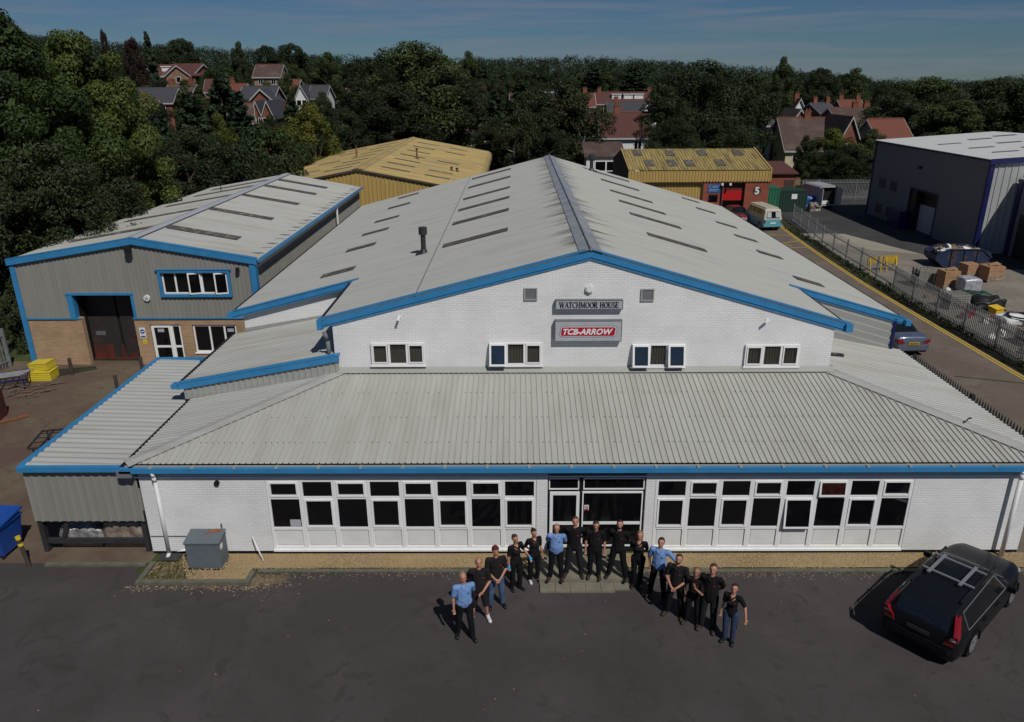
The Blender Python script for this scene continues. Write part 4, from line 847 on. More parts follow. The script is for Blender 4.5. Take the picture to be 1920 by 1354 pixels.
b = MB(); b.box(-20.7, -19.75, UY+.84, UY+.8585, .05, .75); b.box(-20.7, -18.02, UY+.70, UY+.82, .0, .10); b.prism([(-19.42, UY+.83, .1), (-19.1, UY+.83, .1), (-19.25, UY+.83, .85)], (0, .02, 0)); b.box(-18.9, -18.6, UY+.83, UY+.858, .1, .3); b.build('red_lower_panel', M['door_red'], dd)
b = MB(); b.box(-20.45, -20.0, UY+.845, UY+.8585, 1.22, 1.42); b.build('worn_patch', M['sign_edge'], dd)
# ribbon window in blue surround
b = MB(); frame(b, WX0-.1, WX1+.12, WZ0-.12, WZ1+.06, UY-.16, .12, .12); b.box(WX0-.18, WX1+.2, UY-.19, UY-.1, WZ1+.0601, WZ1+.10); ww = b.build('window_surround', M['blue'], UN)
b = MB(); wd = (WX1-WX0-.05)/5
frame(b, WX0+.02, WX1, WZ0, WZ1-.06, UY+.0, .07, .07)
for k_ in range(1, 5): b.box(WX0+.02+k_*wd-.04, WX0+.02+k_*wd+.04, UY+.002, UY+.068, WZ0+.07, WZ1-.13)
w_ = b.build('ribbon_window', M['pvc'], UN)
b = MB(); b.box(WX0+.09, WX1-.07, UY+.03, UY+.04, WZ0+.07, WZ1-.13); b.build('pane', M['glass_dark'], w_)
for k_ in (2, 4):
    a0 = WX0+.02+k_*wd; Mx = Matrix.Translation((a0+wd, UY-.02, 0)) @ Matrix.Rotation(R(16), 4, 'Z') @ Matrix.Translation((-a0-wd, -UY+.02, 0))
    b = MB(); frame(b, a0+.02, a0+wd-.02, WZ0+.02, WZ1-.08, UY-.06, .06, .05); b.v = [tuple(Mx @ Vector(v)) for v in b.v]; b.build('open_sash', M['pvc'], w_)
    b = MB(); b.box(a0+.08, a0+wd-.08, UY-.04, UY-.03, WZ0+.08, WZ1-.14); b.v = [tuple(Mx @ Vector(v)) for v in b.v]; b.build('sash_pane', M['glass_dark'], w_)
# white double door and window
b = MB(); frame(b, -17.33, -15.92, .0, 2.0, UY+.06, .08, .08); b.box(-16.42, -16.30, UY+.062, UY+.138, .08, 1.92); b.box(-17.25, -16.42, UY+.064, UY+.136, .85, .95); b.box(-16.30, -16.0, UY+.064, UY+.136, .85, .95); frame(b, -17.27, -16.42, .06, 1.94, UY+.03, .08, .03); d_ = b.build('white_door', M['pvc'], UN)
b = MB(); b.box(-17.25, -16.0, UY+.10, UY+.11, .08, 1.92); b.build('pane', M['glass_dark'], d_)
b = MB(); b.box(-17.05, -16.75, UY+.085, UY+.099, 1.62, 1.80); b.build('door_notice', M['sign_grey'], d_)
b = MB(); frame(b, -15.33, -13.27, .62, 1.98, UY+.06, .07, .08)
for x in (-14.55, -13.85): b.box(x-.04, x+.04, UY+.062, UY+.138, .69, 1.91)
b.box(-15.38, -13.2, UY-.05, UY+.05, .56, .619); w_ = b.build('window', M['pvc'], UN)
b = MB(); b.box(-15.26, -13.34, UY+.10, UY+.11, .69, 1.91); b.build('pane', M['glass_dark'], w_)
b = MB(); b.box(-13.72, -13.42, UY+.085, UY+.099, 1.62, 1.78); b.build('window_notice', M['sign_grey'], w_)
t = thing('floodlight', 'black floodlight below the peak of the grey clad unit', 'light', (-17.55, UY-.2, 5.72)); b = MB(); b.box(-.14, .14, -.22, -.06, -.2, .1); b.build('lamp_housing', M['black'], t); b = MB(); b.box(-.03, .03, -.06, .16, -.05, .05); b.build('arm', M['black'], t)
t = thing('floodlight', 'small black lamp near the right blue corner of the grey clad unit', 'light', (-12.75, UY-.06, 4.72)); b = MB(); b.box(-.07, .07, -.2, -.08, -.14, .08); b.build('lamp_housing', M['black'], t); b = MB(); b.box(-.12, .02, -.079, .03, -.02, .02); b.build('arm', M['black'], t)
t = thing('alarm_box', 'round white alarm sounder on the grey cladding right of the big doors', 'alarm box', (-17.2, UY-.03, 3.34)); b = MB(); b.prism([(.15*math.cos(R(45*k+22)), -.1, .15*math.sin(R(45*k+22))) for k in range(8)], (0, .1, 0)); b.build('alarm_cover', M['white_paint'], t); b = MB(); b.prism([(.08*math.cos(R(45*k+22)), -.12, .08*math.sin(R(45*k+22))) for k in range(8)], (0, .019, 0)); b.build('lens', M['sign_grey'], t)
t = thing('safety_sign', 'white sign with a blue disc on the brick beside the white door', 'sign', (-17.74, UY, 1.35)); b = MB(); b.box(-.14, .14, -.012, 0, 0, .52); b.build('sign_plate', M['white'], t)
b = MB(); b.prism([(.115*math.cos(R(20*k)), -.018, .33+.115*math.sin(R(20*k))) for k in range(18)], (0, .005, 0)); b.box(-.11, .11, -.018, -.013, .04, .12); b.build('blue_disc', M['sign_blue'], t); b = MB(); b.box(-.08, .08, -.022, -.0185, .31, .35); b.build('white_bar', M['white'], t)
t = thing('warning_sign', 'small yellow triangle sign below the blue disc sign', 'sign', (-17.70, UY, 1.08)); b = MB(); b.box(-.10, .10, -.010, 0, -.02, .22); b.build('sign_plate', M['yellow_plastic'], t); b = MB(); b.prism([(-.07, -.014, .03), (.07, -.014, .03), (0, -.014, .16)], (0, .003, 0)); b.build('triangle', M['yellow_line'], t)
t = thing('roof_aerial', 'thin aerial on the far left eave of the grey clad unit', 'aerial', (-20.6, 35, zu(-20.6)+.05)); b = MB(); b.cyl((0, 0, 0), (0, 0, .6), .03); b.bar((-.2, 0, .5), (.35, 0, .5), .04, .04); b.build('mast', M['black'], t)

# things lying about the left yard
def crate(name, label, loc, rz, m='yellow_plastic', w=1.0, d=.7, h=.42, tilt=0):
    t = thing(name, label, 'crate', loc, rz); t.rotation_euler = (0, tilt, rz)
    b = MB(); b.box(-w/2, w/2, -d/2, d/2, 0, .03); b.box(-w/2, w/2, -d/2, -d/2+.03, .03, h); b.box(-w/2, w/2, d/2-.03, d/2, .03, h); b.box(-w/2, -w/2+.03, -d/2+.03, d/2-.03, .03, h); b.box(w/2-.03, w/2, -d/2+.03, d/2-.03, .03, h)
    b.build('crate_body', M[m], t)
    b = MB()
    for z in (.3, .55, .8): b.box(-w/2-.012, w/2+.012, -d/2-.012, -d/2-.0005, h*z-.012, h*z+.012); b.box(w/2+.0005, w/2+.012, -d/2, d/2, h*z-.012, h*z+.012)
    b.box(-w/2-.02, w/2+.02, -d/2-.02, d/2+.02, h, h+.03); b.build('rim', M[m], t)
    b = MB(); b.box(-w/2+.03, w/2-.03, -d/2+.03, d/2-.03, h-.05, h-.02); b.build('fill', M['yellow_plastic'], t); return t
crate('storage_crate', 'lower of two yellow plastic crates by the brick wall', (-21.75, 13.75, 0), R(4), w=.98, d=.74, h=.40)
crate('storage_crate', 'upper yellow plastic crate, tipped over the lower one', (-21.78, 13.86, .44), R(-3), w=.86, d=.62, h=.32, tilt=R(-5))
def ladder_frame(name, label, loc, rz, w, d, m, z=.35, cat='trolley', wheels=True):
    t = thing(name, label, cat, loc, rz); b = MB()
    for y in (-d/2, d/2): b.bar((-w/2, y, z), (w/2, y, z), .06, .06)
    for k in range(6): x = -w/2+w*k/5; b.bar((x, -d/2, z+.03), (x, d/2, z+.03), .05, .05)
    for k in range(3): y = -d/2+d*(k+1)/4; b.bar((-w/2, y, z+.06), (w/2, y, z+.06), .03, .03)
    b.build('deck_frame', M[m], t)
    for x in (-w/2+.15, w/2-.15):
        for y in (-d/2+.05, d/2-.05): b = MB(); b.bar((x, y, 0.05), (x, y, z), .05, .05, up=(1, 0, 0)); b.build('leg', M[m], t)
    if wheels:
        for x in (-w/2+.15, w/2-.15): b = MB(); b.cyl((x-.03, -d/2, .1), (x+.03, -d/2, .1), .1, n=12); b.build('wheel', M['black'], t)
    return t
ladder_frame('stillage', 'black steel frame trolley half hidden by the canopy roof edge', (-16.6, 6.5, 0), R(12), 2.0, 1.5, 'dark_metal', .55)
t = thing('steel_support', 'black tee-shaped iron piece lying behind the frame trolley', 'scrap metal', (-16.4, 8.6, 0), R(10)); b = MB(); b.bar((-.8, 0, .25), (1.2, .1, .25), .16, .1); b.cyl((-.1, 0, 0), (-.1, 0, .42), .16); b.build('bar', M['dark_metal'], t)
ladder_frame('flat_trolley', 'blue flatbed trolley with steel rods at the left edge near the fence', (-23.2, 12.6, 0), R(25), 2.6, 1.3, 'navy', .45)
b = MB()
for k in range(7): b.cyl((-24.2+.02*k, 11.7+k*.13, .56), (-22.1+.02*k, 12.7+k*.13, .56), .02)
tag(b.build('steel_rods', M['steel']), 'bundle of pale steel rods lying on the blue trolley', 'rods')
t = thing('red_machine', 'red painted steel cabinet cut off by the left edge of the yard', 'cabinet', (-21.35, 9.3, 0), R(8)); b = MB(); b.box(-.6, .5, -.4, .4, 0, 1.15); b.build('body', M['red_dull'] if 'red_dull' in M else M['door_red'], t); b = MB(); b.box(-.5, .4, -.42, -.401, .2, .95); b.build('door_panel', M['door_red'], t)
b = MB(); b.bar((-21.9, 7.6, .08), (-19.9, 9.5, .08), .09, .09); tag(b.build('timber_beam', M['rust']), 'brown timber beam on the ground beside the red cabinet', 'beam')
random.seed(3)
t = thing('plank_pile', 'loose pile of splintered planks between the blue trolley and the yellow crates', 'planks', (-21.6, 11.9, 0)); b = MB()
for k in range(30):
    x, y, a, l_ = random.uniform(-1.1, .9), random.uniform(-.5, 1.0), random.uniform(-.3, 1.2), random.uniform(.15, .6); b.bar((x, y, .03+.002*k), (x+l_*math.cos(a), y+l_*math.sin(a), .04+.002*k), .06, .015)
b.build('planks', M['old_wood'], t)
t = thing('timber_offcuts', 'few brown offcuts on the ground right of the lone yard post', 'planks', (-16.9, 12.9, 0)); b = MB()
for k in range(9): a = .1+k*.13; b.bar((-.5+.05*k, -.3+.09*k, .04+.01*k), (.5, -.1+.05*k, .05+.01*k), .08, .03)
b.build('planks', M['old_wood'], t)
b = MB(); b.quad((-22.9, 14.6, .010), (-20.2, 15.3, .010), (-19.9, 14.9, .010), (-22.3, 13.1, .010)); tag(b.build('spill', M['verge']), kind='structure')

# ------------------------------------------------------------------ palisade fences
def palisade(name, label, pts, h, post_every=2.75, pale=.155, pitch_=.155, m='steel', wire_to=None):
    t = thing(name, label, 'fence'); P = [Vector((x, y, 0)) for x, y in pts]; L_ = [0]
    for a, c in zip(P, P[1:]): L_.append(L_[-1]+(c-a).length)
    def pos(s):
        for k in range(len(P)-1):
            if s <= L_[k+1]+1e-6: return P[k].lerp(P[k+1], (s-L_[k])/(L_[k+1]-L_[k]))
        return P[-1]
    n = int(L_[-1]/post_every)
    for k in range(n+1):
        p = pos(k*L_[-1]/n); b = MB(); b.box(p.x-.045, p.x+.045, p.y-.05, p.y+.05, -.05, h+.05); b.build('post', M[m], t)
        if k < n:
            q = pos((k+1)*L_[-1]/n); d = (q-p).normalized(); nn = Vector((d.y, -d.x, 0)); b = MB()
            for z in (.35, h-.3): b.bar(p+Vector((0, 0, z)), q+Vector((0, 0, z)), .04, .05)
            b.build('rail', M[m], t)
            b = MB(); s = pitch_/2; Ln = (q-p).length
            wired = wire_to is not None and p.y > wire_to
            if wired:
                zz = 0
                for z in [i*.10 for i in range(1, int(h/.10)+1)]: b.bar(p+Vector((0, 0, z)), q+Vector((0, 0, z)), .006, .006)
                while s < Ln: c = p+d*s; b.bar(c+Vector((0, 0, .03)), c+Vector((0, 0, h)), .006, .006, up=nn); s += .10
                b.build('wire_mesh', M[m], t)
            else:
                while s < Ln:
                    c = p+d*s-nn*.05; w2 = .034
                    b.prism([c-d*w2+Vector((0, 0, .06)), c+d*w2+Vector((0, 0, .06)), c+d*w2+Vector((0, 0, h)), c+Vector((0, 0, h+.12)), c-d*w2+Vector((0, 0, h))], nn*.018); s += pitch_
                b.build('pales', M[m], t)
    return t
palisade('palisade_fence', 'long galvanised fence between the service road and the right hand yard', [(24.1, 3.0), (23.95, 14.2), (23.95, 25), (24.3, 30.6), (24.6, 36.4), (24.9, 42), (25.7, 47), (26.5, 54)], 1.55, wire_to=28)
palisade('palisade_fence', 'dark spiked fence peeping over the right eave of the front roof', [(15.75, 1.6), (15.75, 9.6)], 2.5, m='dark_metal')
palisade('palisade_fence', 'palisade fence at the far left running back along the left yard in the shade', [(-26.2, 9.0), (-24.2, 15.2)], 1.9)
palisade('palisade_fence', 'spiked fence across the far end of the right yard, behind the white van', [(31.5, 66), (40, 66), (46, 64)], 2.3)

# ------------------------------------------------------------------ yellow unit at the back left
YU = thing('yellow_unit', 'mustard yellow industrial unit with a lichened gable roof behind the grey clad unit', 'building')
YX0, YX1, YY0, YY1, YA = -21.3, -3.3, 42.3, 77, -12.45
ze_, za_ = 4.55, 6.25; ky = (za_-ze_)/(YX1-YA)
zy = lambda x: za_-abs(x-YA)*ky
b = MB(); sheet(b, (0, YY0, 0), (1, 0, 0), (0, 0, 1), [(YX0, 0), (YX1, 0), (YX1, zy(YX1)-.1), (YA, za_-.1), (YX0, zy(YX0)-.1)], pitch=.33, depth=.045); b.build('front_cladding', M['yellow_clad'], YU)
b = MB(); b.box(YX1-.15, YX1, YY0+.05, YY1, 0, ze_-.3); b.box(YX0, YX0+.15, YY0+.05, YY1, 0, ze_-.3); b.prism([(YX0, YY1, 0), (YX1, YY1, 0), (YX1, YY1, ze_-.1), (YA, YY1, za_-.1), (YX0, YY1, ze_-.1)], (0, .1, 0)); b.build('side_wall', M['red_brick'], YU)
for sd in (-1, 1):
    c = math.hypot(1, ky); W_ = abs(YX1-YA)
    b = MB(); sheet(b, (YA, 0, za_), (0, 1, 0), (sd, 0, -ky), [(YY0-.1, 0), (YY1, 0), (YY1, W_*c), (YY0-.1, W_*c)], pitch=.146, depth=.03, prof='sine'); b.build('yellow_roof', M['yellow_roof'], YU)
    # rolled eave
    b = MB(); P = [(W_*c, 0)]; prev = Vector((YA+sd*W_, 0, za_-ky*W_))
    for k in range(1, 7):
        a = R(10+k*13); nxt = prev+Vector((sd*math.cos(a)*.12, 0, -math.sin(a)*.12)); b.quad((prev.x, YY0-.1, prev.z), (prev.x, YY1, prev.z), (nxt.x, YY1, nxt.z), (nxt.x, YY0-.1, nxt.z)); prev = nxt
    b.quad((prev.x, YY0-.1, prev.z), (prev.x, YY1, prev.z), (prev.x, YY1, prev.z-.35), (prev.x, YY0-.1, prev.z-.35)); b.build('rolled_eave', M['yellow_roof'], YU, smooth=True)
    for y in (46, 49.5, 53.2, 57.5, 62, 67, 72):
        for xa, xb in ((1.2, 3.6), (4.8, 6.9)):
            if (int(y)+int(xa)) % 3 == 0 and xa > 4: continue
            b = MB(); f = lambda x: zy(x)+.045; x0, x1 = YA+sd*xa, YA+sd*xb; b.prism([(x0, y-.25, f(x0)), (x1, y-.25, f(x1)), (x1, y+.25, f(x1)), (x0, y+.25, f(x0))][::sd], (0, 0, .012)); b.build('rooflight', M['skylight_lichen'], YU)
b = MB(); b.add([(YA, YY0-.12, za_+.08), (YA, YY1, za_+.08), (YA-.45, YY1, za_-.03), (YA-.45, YY0-.12, za_-.03), (YA+.45, YY1, za_-.03), (YA+.45, YY0-.12, za_-.03)], [(0, 3, 2, 1), (0, 1, 4, 5)]); b.build('ridge_capping', M['yellow_roof'], YU)
b = MB()
for sd in (-1, 1): b.prism([(YA, YY0-.16, za_-.14), (YA+sd*9, YY0-.16, za_-.14-9*ky), (YA+sd*9, YY0-.16, za_-.03-9*ky), (YA, YY0-.16, za_-.03)][::sd], (0, .08, 0))
b.build('verge', M['brown_metal'], YU)
for dx, y, hh, lab in ((-3.6, 60, 1.1, 'thin rusty flue on the left slope of the big yellow roof'), (3.0, 56, 1.0, 'thin rusty flue on the right slope of the big yellow roof'), (6.6, 52, .35, 'left stub of a pair of short pipes low on the big yellow roof'), (7.1, 52, .35, 'right stub of a pair of short pipes low on the big yellow roof')):
    t = thing('roof_flue', lab, 'flue', (YA+dx, y, zy(YA+dx))); b = MB(); b.cyl((0, 0, -.1), (0, 0, hh), .08); b.build('flue_pipe', M['rust'], t); b = MB(); b.cyl((0, 0, hh-.12), (0, 0, hh), .13); b.box(-.2, .2, -.15, .15, -.02, .05); b.build('cowl', M['brown_metal'], t)

# ------------------------------------------------------------------ yellow unit with the red brick entrance (number 5)
NU = thing('brick_fronted_unit', 'low yellow roofed unit with a red brick front and a red roller door', 'building')
NX0, NX1, NY = 11.1, 25.1, 58.0
b = MB(); sheet(b, (0, NY, 0), (1, 0, 0), (0, 0, 1), [(NX0, 0), (18.55, 0), (18.55, 4.1), (NX0, 4.1)], pitch=.3, depth=.045); b.build('front_cladding', M['yellow_clad'], NU)
b = MB(); sheet(b, (0, NY-.35, 4.35), (1, 0, 0), (0, 6.4, 1.50), [(NX0, 0), (NX1, 0), (NX1, 6.55), (NX0, 6.55)], pitch=.3, depth=.05); b.build('yellow_roof', M['yellow_roof_low'], NU)
b = MB(); sheet(b, (0, NY-.42, 4.36), (1, 0, 0), (0, 0, -1), [(NX0, .08), (NX1, .08), (NX1, 1.15), (NX0, 1.15)], pitch=.3, depth=.05); b.build('fascia_sheet', M['yellow_clad'], NU)
b = MB(); b.box(NX1, NX1+.12, NY-.45, NY+.2, 3.3, 4.4); b.prism([(NX1, NY-.3, 4.38), (NX1, NY+6.1, 5.88), (NX1, NY+6.1, 5.98), (NX1, NY-.3, 4.48)], (.14, 0, 0)); b.prism([(NX0-.02, NY-.4, 4.40), (NX0-.02, NY+6.1, 5.88), (NX0-.02, NY+6.1, 5.98), (NX0-.02, NY-.4, 4.50)], (.1, 0, 0)); b.build('verge', M['yellow_clad'], NU)
b = MB(); b.prism([(NX0, NY, 0), (NX0, NY+12, 0), (NX0, NY+12, 4.4), (NX0, NY+6.1, 5.8), (NX0, NY-.3, 4.3)], (.2, 0, 0)); b.build('end_wall', M['brown_metal'], NU)
b = MB(); b.box(18.6, 20.6, NY-.35, NY, 0, 3.2); b.box(22.75, 25.1, NY-.35, NY, 0, 3.2); b.box(20.6, 22.75, NY-.3, NY, 3.05, 3.2); b.box(24.9, 25.1, NY, NY+12, 0, 4.2); b.build('brick_front', M['red_brick'], NU)
b = MB(); b.box(18.5, 25.15, NY-.42, NY-.352, 3.16, 3.30); b.build('lintel', M['black'], NU)
b = MB(); b.box(20.6, 22.75, NY+.2, NY+.25, 2.45, 3.05); b.box(20.6, 22.75, NY+.5, NY+.55, 0, 3.05); b.build('door_reveal', M['black'], NU)
b = MB(); b.box(20.65, 22.65, NY+.0, NY+.06, 1.35, 2.35); b.build('roller_door', M['red_paint'], NU)
b = MB(); b.box(20.6, 22.75, NY+.01, NY+.07, 2.36, 3.04); b.build('roller_box', M['door_red'], NU)
b = MB(); b.box(19.2, 20.1, NY-.37, NY-.351, 1.25, 1.95); b.build('side_window', M['glass_dark'], NU)
b = MB(); b.cyl((20.45, NY-.45, 0), (20.45, NY-.45, 3.1), .07); b.build('drainpipe', M['black'], NU)
for x, y, s in ((13.0, 1.6, 1), (15.3, 1.6, 1), (17.0, 1.5, 1), (20.1, 1.6, 1), (12.2, 4.6, .9), (15.6, 4.6, .9), (18.9, 4.6, .9), (22.6, 4.6, .9)):
    f = lambda q: 4.35+(q+.35)*1.5/6.4+.075
    b = MB(); b.prism([(x, NY+y-.9*s, f(y-.9*s)), (x+.9, NY+y-.9*s, f(y-.9*s)), (x+.9, NY+y+.9*s, f(y+.9*s)), (x, NY+y+.9*s, f(y+.9*s))], (0, 0, .012)); b.build('rooflight', M['skylight_lichen'] if x < 20 else M['skylight'], NU)
t = thing('wall_sign', 'blue company board on the red brick left of the roller door', 'sign', (19.05, NY-.35, 2.15)); b = MB(); b.box(0, 1.25, -.04, 0, 0, .85); b.build('sign_board', M['sign_blue'], t)
b = MB()
for k in range(14):
    a, c = 2*math.pi*k/18+.6, 2*math.pi*(k+1)/18+.6; b.bar((.2+.11*math.cos(a), -.05, .62+.11*math.sin(a)), (.2+.11*math.cos(c), -.05, .62+.11*math.sin(c)), .05, .01, up=(0, 1, 0))
for z, x0, x1 in ((.66, .42, 1.12), (.55, .42, .95), (.33, .12, 1.1), (.20, .12, .9)): b.box(x0, x1, -.052, -.042, z-.025, z+.02)
b.build('emblem', M['sign_grey'], t)
t = thing('unit_number', 'white figure 5 on a dark disc on the red brick pier', 'sign', (23.95, NY-.35, 2.35)); b = MB(); b.prism([(.42*math.cos(R(20*k)), -.03, .42*math.sin(R(20*k))) for k in range(18)], (0, .03, 0)); b.build('disc', M['brown_metal'], t)
me = font_mesh('5', .95, offset=.03, ext=.01); me.transform(Matrix.Translation((0, -.045, -.33))); link('figure', me, M['white'], t)
for x, l_ in ((20.4, 'left'), (21.2, 'right')):
    t = thing('wall_lamp', f'white bulkhead lamp above the brick front, {l_} of two', 'lamp', (x, NY-.45, 2.95)); b = MB(); b.box(-.1, .1, -.2, 0, -.05, .15); b.build('lamp_housing', M['white'], t); b = MB(); b.bar((0, 0, .05), (0, .12, .05), .05, .05); b.build('arm', M['black'], t)
t = thing('garage', 'brown roofed brick garage behind the right end of the low yellow roof', 'garage', (27.9, 66, 0)); b = MB(); b.box(-2.2, 2.0, -2, 3, 0, 3.2); b.build('wall', M['red_brick'], t); b = MB(); b.prism([(-2.5, -2.3, 3.2), (2.2, -2.3, 3.2), (2.2, 3.2, 3.9), (-2.5, 3.2, 3.9)], (0, 0, .15)); b.build('roof', M['tile_plum'], t); b = MB(); b.box(.9, 1.9, -2.05, -2.001, 0, 2.6); b.build('door', M['brown_metal'], t)
def container(label, x, y, w, d, h, m, sign=False):
    t = thing('steel_container', label, 'container', (x, y, 0)); b = MB()
    sheet(b, (0, -d/2, 0), (1, 0, 0), (0, 0, 1), [(-w/2, .05), (w/2, .05), (w/2, h-.05), (-w/2, h-.05)], pitch=.28, depth=.04); b.box(-w/2, w/2, -d/2+.06, d/2, 0, h); b.build('body', M[m], t)
    b = MB(); b.box(-w/2-.04, -w/2+.08, -d/2-.06, -d/2+.05, 0, h); b.box(w/2-.08, w/2+.04, -d/2-.06, -d/2+.05, 0, h); b.box(-w/2+.08, w/2-.08, -d/2-.05, -d/2+.05, h-.12, h+.02); b.build('corner_frame', M[m], t)
    if sign: b = MB(); b.box(-.1, .45, -d/2-.06, -d/2-.045, 1.3, 1.8); b.build('placard', M['white'], t)
container('bright green steel container beside the red brick front', 25.95, 59.8, 1.2, 2.2, 2.5, 'green_box'); container('dark green steel container with a white placard', 28.05, 60.2, 2.9, 2.3, 2.15, 'green_dark', True)
goods('rubbish_pile', 'low heap of pale rubbish beside the dark green container', 'rubbish', (30.5, 59.4, 0), 1.1, 1.0, .8, 'wrap_brown', 4, .2, .4)
goods('blue_tarpaulin', 'bright blue tarpaulin bundle behind the rubbish heap', 'tarpaulin', (30.9, 61.8, 0), 1.5, 1.0, 1.2, 'sign_blue', 8, .15, .2)

# ------------------------------------------------------------------ big warehouse on the right
WU = thing('warehouse', 'tall slate grey warehouse with a pale roof and navy trim at the right edge', 'building')
QX0, QY0, QY1, QH, QAX = 35.3, 39.2, 58.1, 7.0, 46.5
QX1 = 57.5; kq = .065; zq = lambda x: QH+(QAX-QX0)*kq-abs(x-QAX)*kq
DY0, DY1, DH = 45.5, 50.0, 3.5
b = MB(); o = (QX0, 0, 0)
for poly in ([(QY0, 0), (DY0, 0), (DY0, QH), (QY0, QH)], [(DY0, DH), (DY1, DH), (DY1, QH), (DY0, QH)], [(DY1, 0), (QY1, 0), (QY1, QH), (DY1, QH)]): sheet(b, o, (0, 1, 0), (0, 0, 1), poly, pitch=.2, depth=-.03)
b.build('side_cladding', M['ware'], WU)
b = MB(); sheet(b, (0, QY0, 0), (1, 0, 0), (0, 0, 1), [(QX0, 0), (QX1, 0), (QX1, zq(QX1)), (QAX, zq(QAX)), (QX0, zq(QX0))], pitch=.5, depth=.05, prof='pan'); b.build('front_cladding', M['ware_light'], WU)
b = MB(); b.box(QX0+.05, QX1, QY1-.1, QY1, 0, QH); b.box(QX1-.1, QX1, QY0+.1, QY1-.1, 0, QH); b.box(QX0+2.5, QX0+2.6, DY0-1.5, DY1+1.5, 0, DH+1); b.build('rear_wall', M['ware'], WU)
for sd in (-1, 1):
    c = math.hypot(1, kq); W_ = QAX-QX0+.15
    b = MB(); sheet(b, (QAX, 0, zq(QAX)+.08), (0, 1, 0), (sd, 0, -kq), [(QY0-.2, 0), (QY1+.1, 0), (QY1+.1, W_*c), (QY0-.2, W_*c)], pitch=.333, depth=.035); b.build('warehouse_roof', M['ware_roof'], WU)
for x, y in ((38.2, 50.5), (38.6, 46.4), (38.4, 42.8), (42.0, 52.6), (42.2, 48.6), (41.8, 44.6), (45, 54), (44.8, 46.8), (44.6, 42), (49, 50), (48.6, 45)):
    b = MB(); f = lambda q: zq(q)+.13; b.prism([(x-1.0, y-.25, f(x-1.0)), (x+1.0, y-.25, f(x+1.0)), (x+1.0, y+.25, f(x+1)), (x-1.0, y+.25, f(x-1))], (0, 0, .012)); b.build('rooflight', M['sign_edge'], WU)
b = MB(); b.box(QX0-.22, QX0-.06, QY0-.2, QY1+.1, QH-.08, QH+.06); b.prism([(QX0-.2, QY0-.24, QH-.28), (QAX, QY0-.24, zq(QAX)-.28), (QAX, QY0-.24, zq(QAX)+.12), (QX0-.2, QY0-.24, QH+.12)], (0, .05, 0)); b.prism([(QAX, QY0-.24, zq(QAX)-.28), (QX1, QY0-.24, zq(QX1)-.28), (QX1, QY0-.24, zq(QX1)+.12), (QAX, QY0-.24, zq(QAX)+.12)], (0, .05, 0))
b.box(QX0-.05, QX0+.25, QY0-.13, QY0-.06, 0, QH-.28); b.box(QX0-.09, QX0-.045, QY0-.13, QY0+.12, 0, QH-.08); b.box(QX0-.08, QX0-.03, QY1-.2, QY1+.05, 0, QH-.08); b.build('navy_trim', M['navy'], WU)
b = MB(); b.box(QX0-.08, QX0-.04, DY0-.15, DY0, 0, DH+.15); b.box(QX0-.08, QX0-.04, DY1, DY1+.15, 0, DH+.15); b.box(QX0-.08, QX0-.04, DY0, DY1, DH, DH+.15); b.build('door_frame', M['navy'], WU)
b = MB(); b.box(QX0+.5, QX0+.55, DY0+.1, DY1-1.0, 0, 2.3); b.build('roller_shutter', M['sign_grey'], WU)
b = MB(); b.box(QX0+.56, QX0+.6, DY0, DY1, 0, 3.5); b.box(QX0+.02, QX0+.5, DY1-1.0, DY1, 0, 3.8); b.build('door_reveal', M['black'], WU)
b = MB(); b.box(QX0-.9, QX0-.84, DY1-.4, DY1+1.7, .05, 1.5); b.box(QX0-.84, QX0-.1, DY1-.38, DY1-.3, .05, 1.5); b.build('open_door', M['navy'], WU)
for y, z in ((55.6, 2.75), (53.3, 2.75), (55.5, .35), (53.3, .35)):
    b = MB(); b.box(QX0-.07, QX0-.035, y-.7, y+.7, z, z+1.1); w_ = b.build('window', M['grey_fascia'], WU); b = MB(); b.box(QX0-.09, QX0-.071, y-.6, y-.05, z+.12, z+.98); b.box(QX0-.09, QX0-.071, y+.05, y+.6, z+.12, z+.98); b.build('pane', M['dark_metal'], w_)
b = MB(); b.box(QX0-.25, QX0-.035, 48.8, 49.2, 5.35, 5.55); b.build('lamp', M['black'], WU)
VU = thing('warehouse_wing', 'dark slate grey warehouse wing in shade, cut off by the right edge', 'building')
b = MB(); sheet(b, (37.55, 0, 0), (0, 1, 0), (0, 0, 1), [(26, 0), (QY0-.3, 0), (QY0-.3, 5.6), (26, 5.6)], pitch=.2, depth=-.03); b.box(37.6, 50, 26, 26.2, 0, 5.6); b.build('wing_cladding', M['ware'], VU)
b = MB(); b.prism([(37.4, 25.9, 5.62), (50, 25.9, 6.2), (50, QY0-.3, 6.2), (37.4, QY0-.3, 5.62)], (0, 0, .12)); b.build('wing_roof', M['ware_roof'], VU)
b = MB(); b.box(37.44, 37.5, QY0-.75, QY0-.3, 0, 5.6); b.box(37.35, 37.5, 26, QY0-.3, 5.5, 5.65); b.build('navy_trim', M['navy'], VU)
b = MB(); b.box(37.44, 37.5, 35.6, 37.9, 0, 3.2); b.build('door', M['black'], VU)

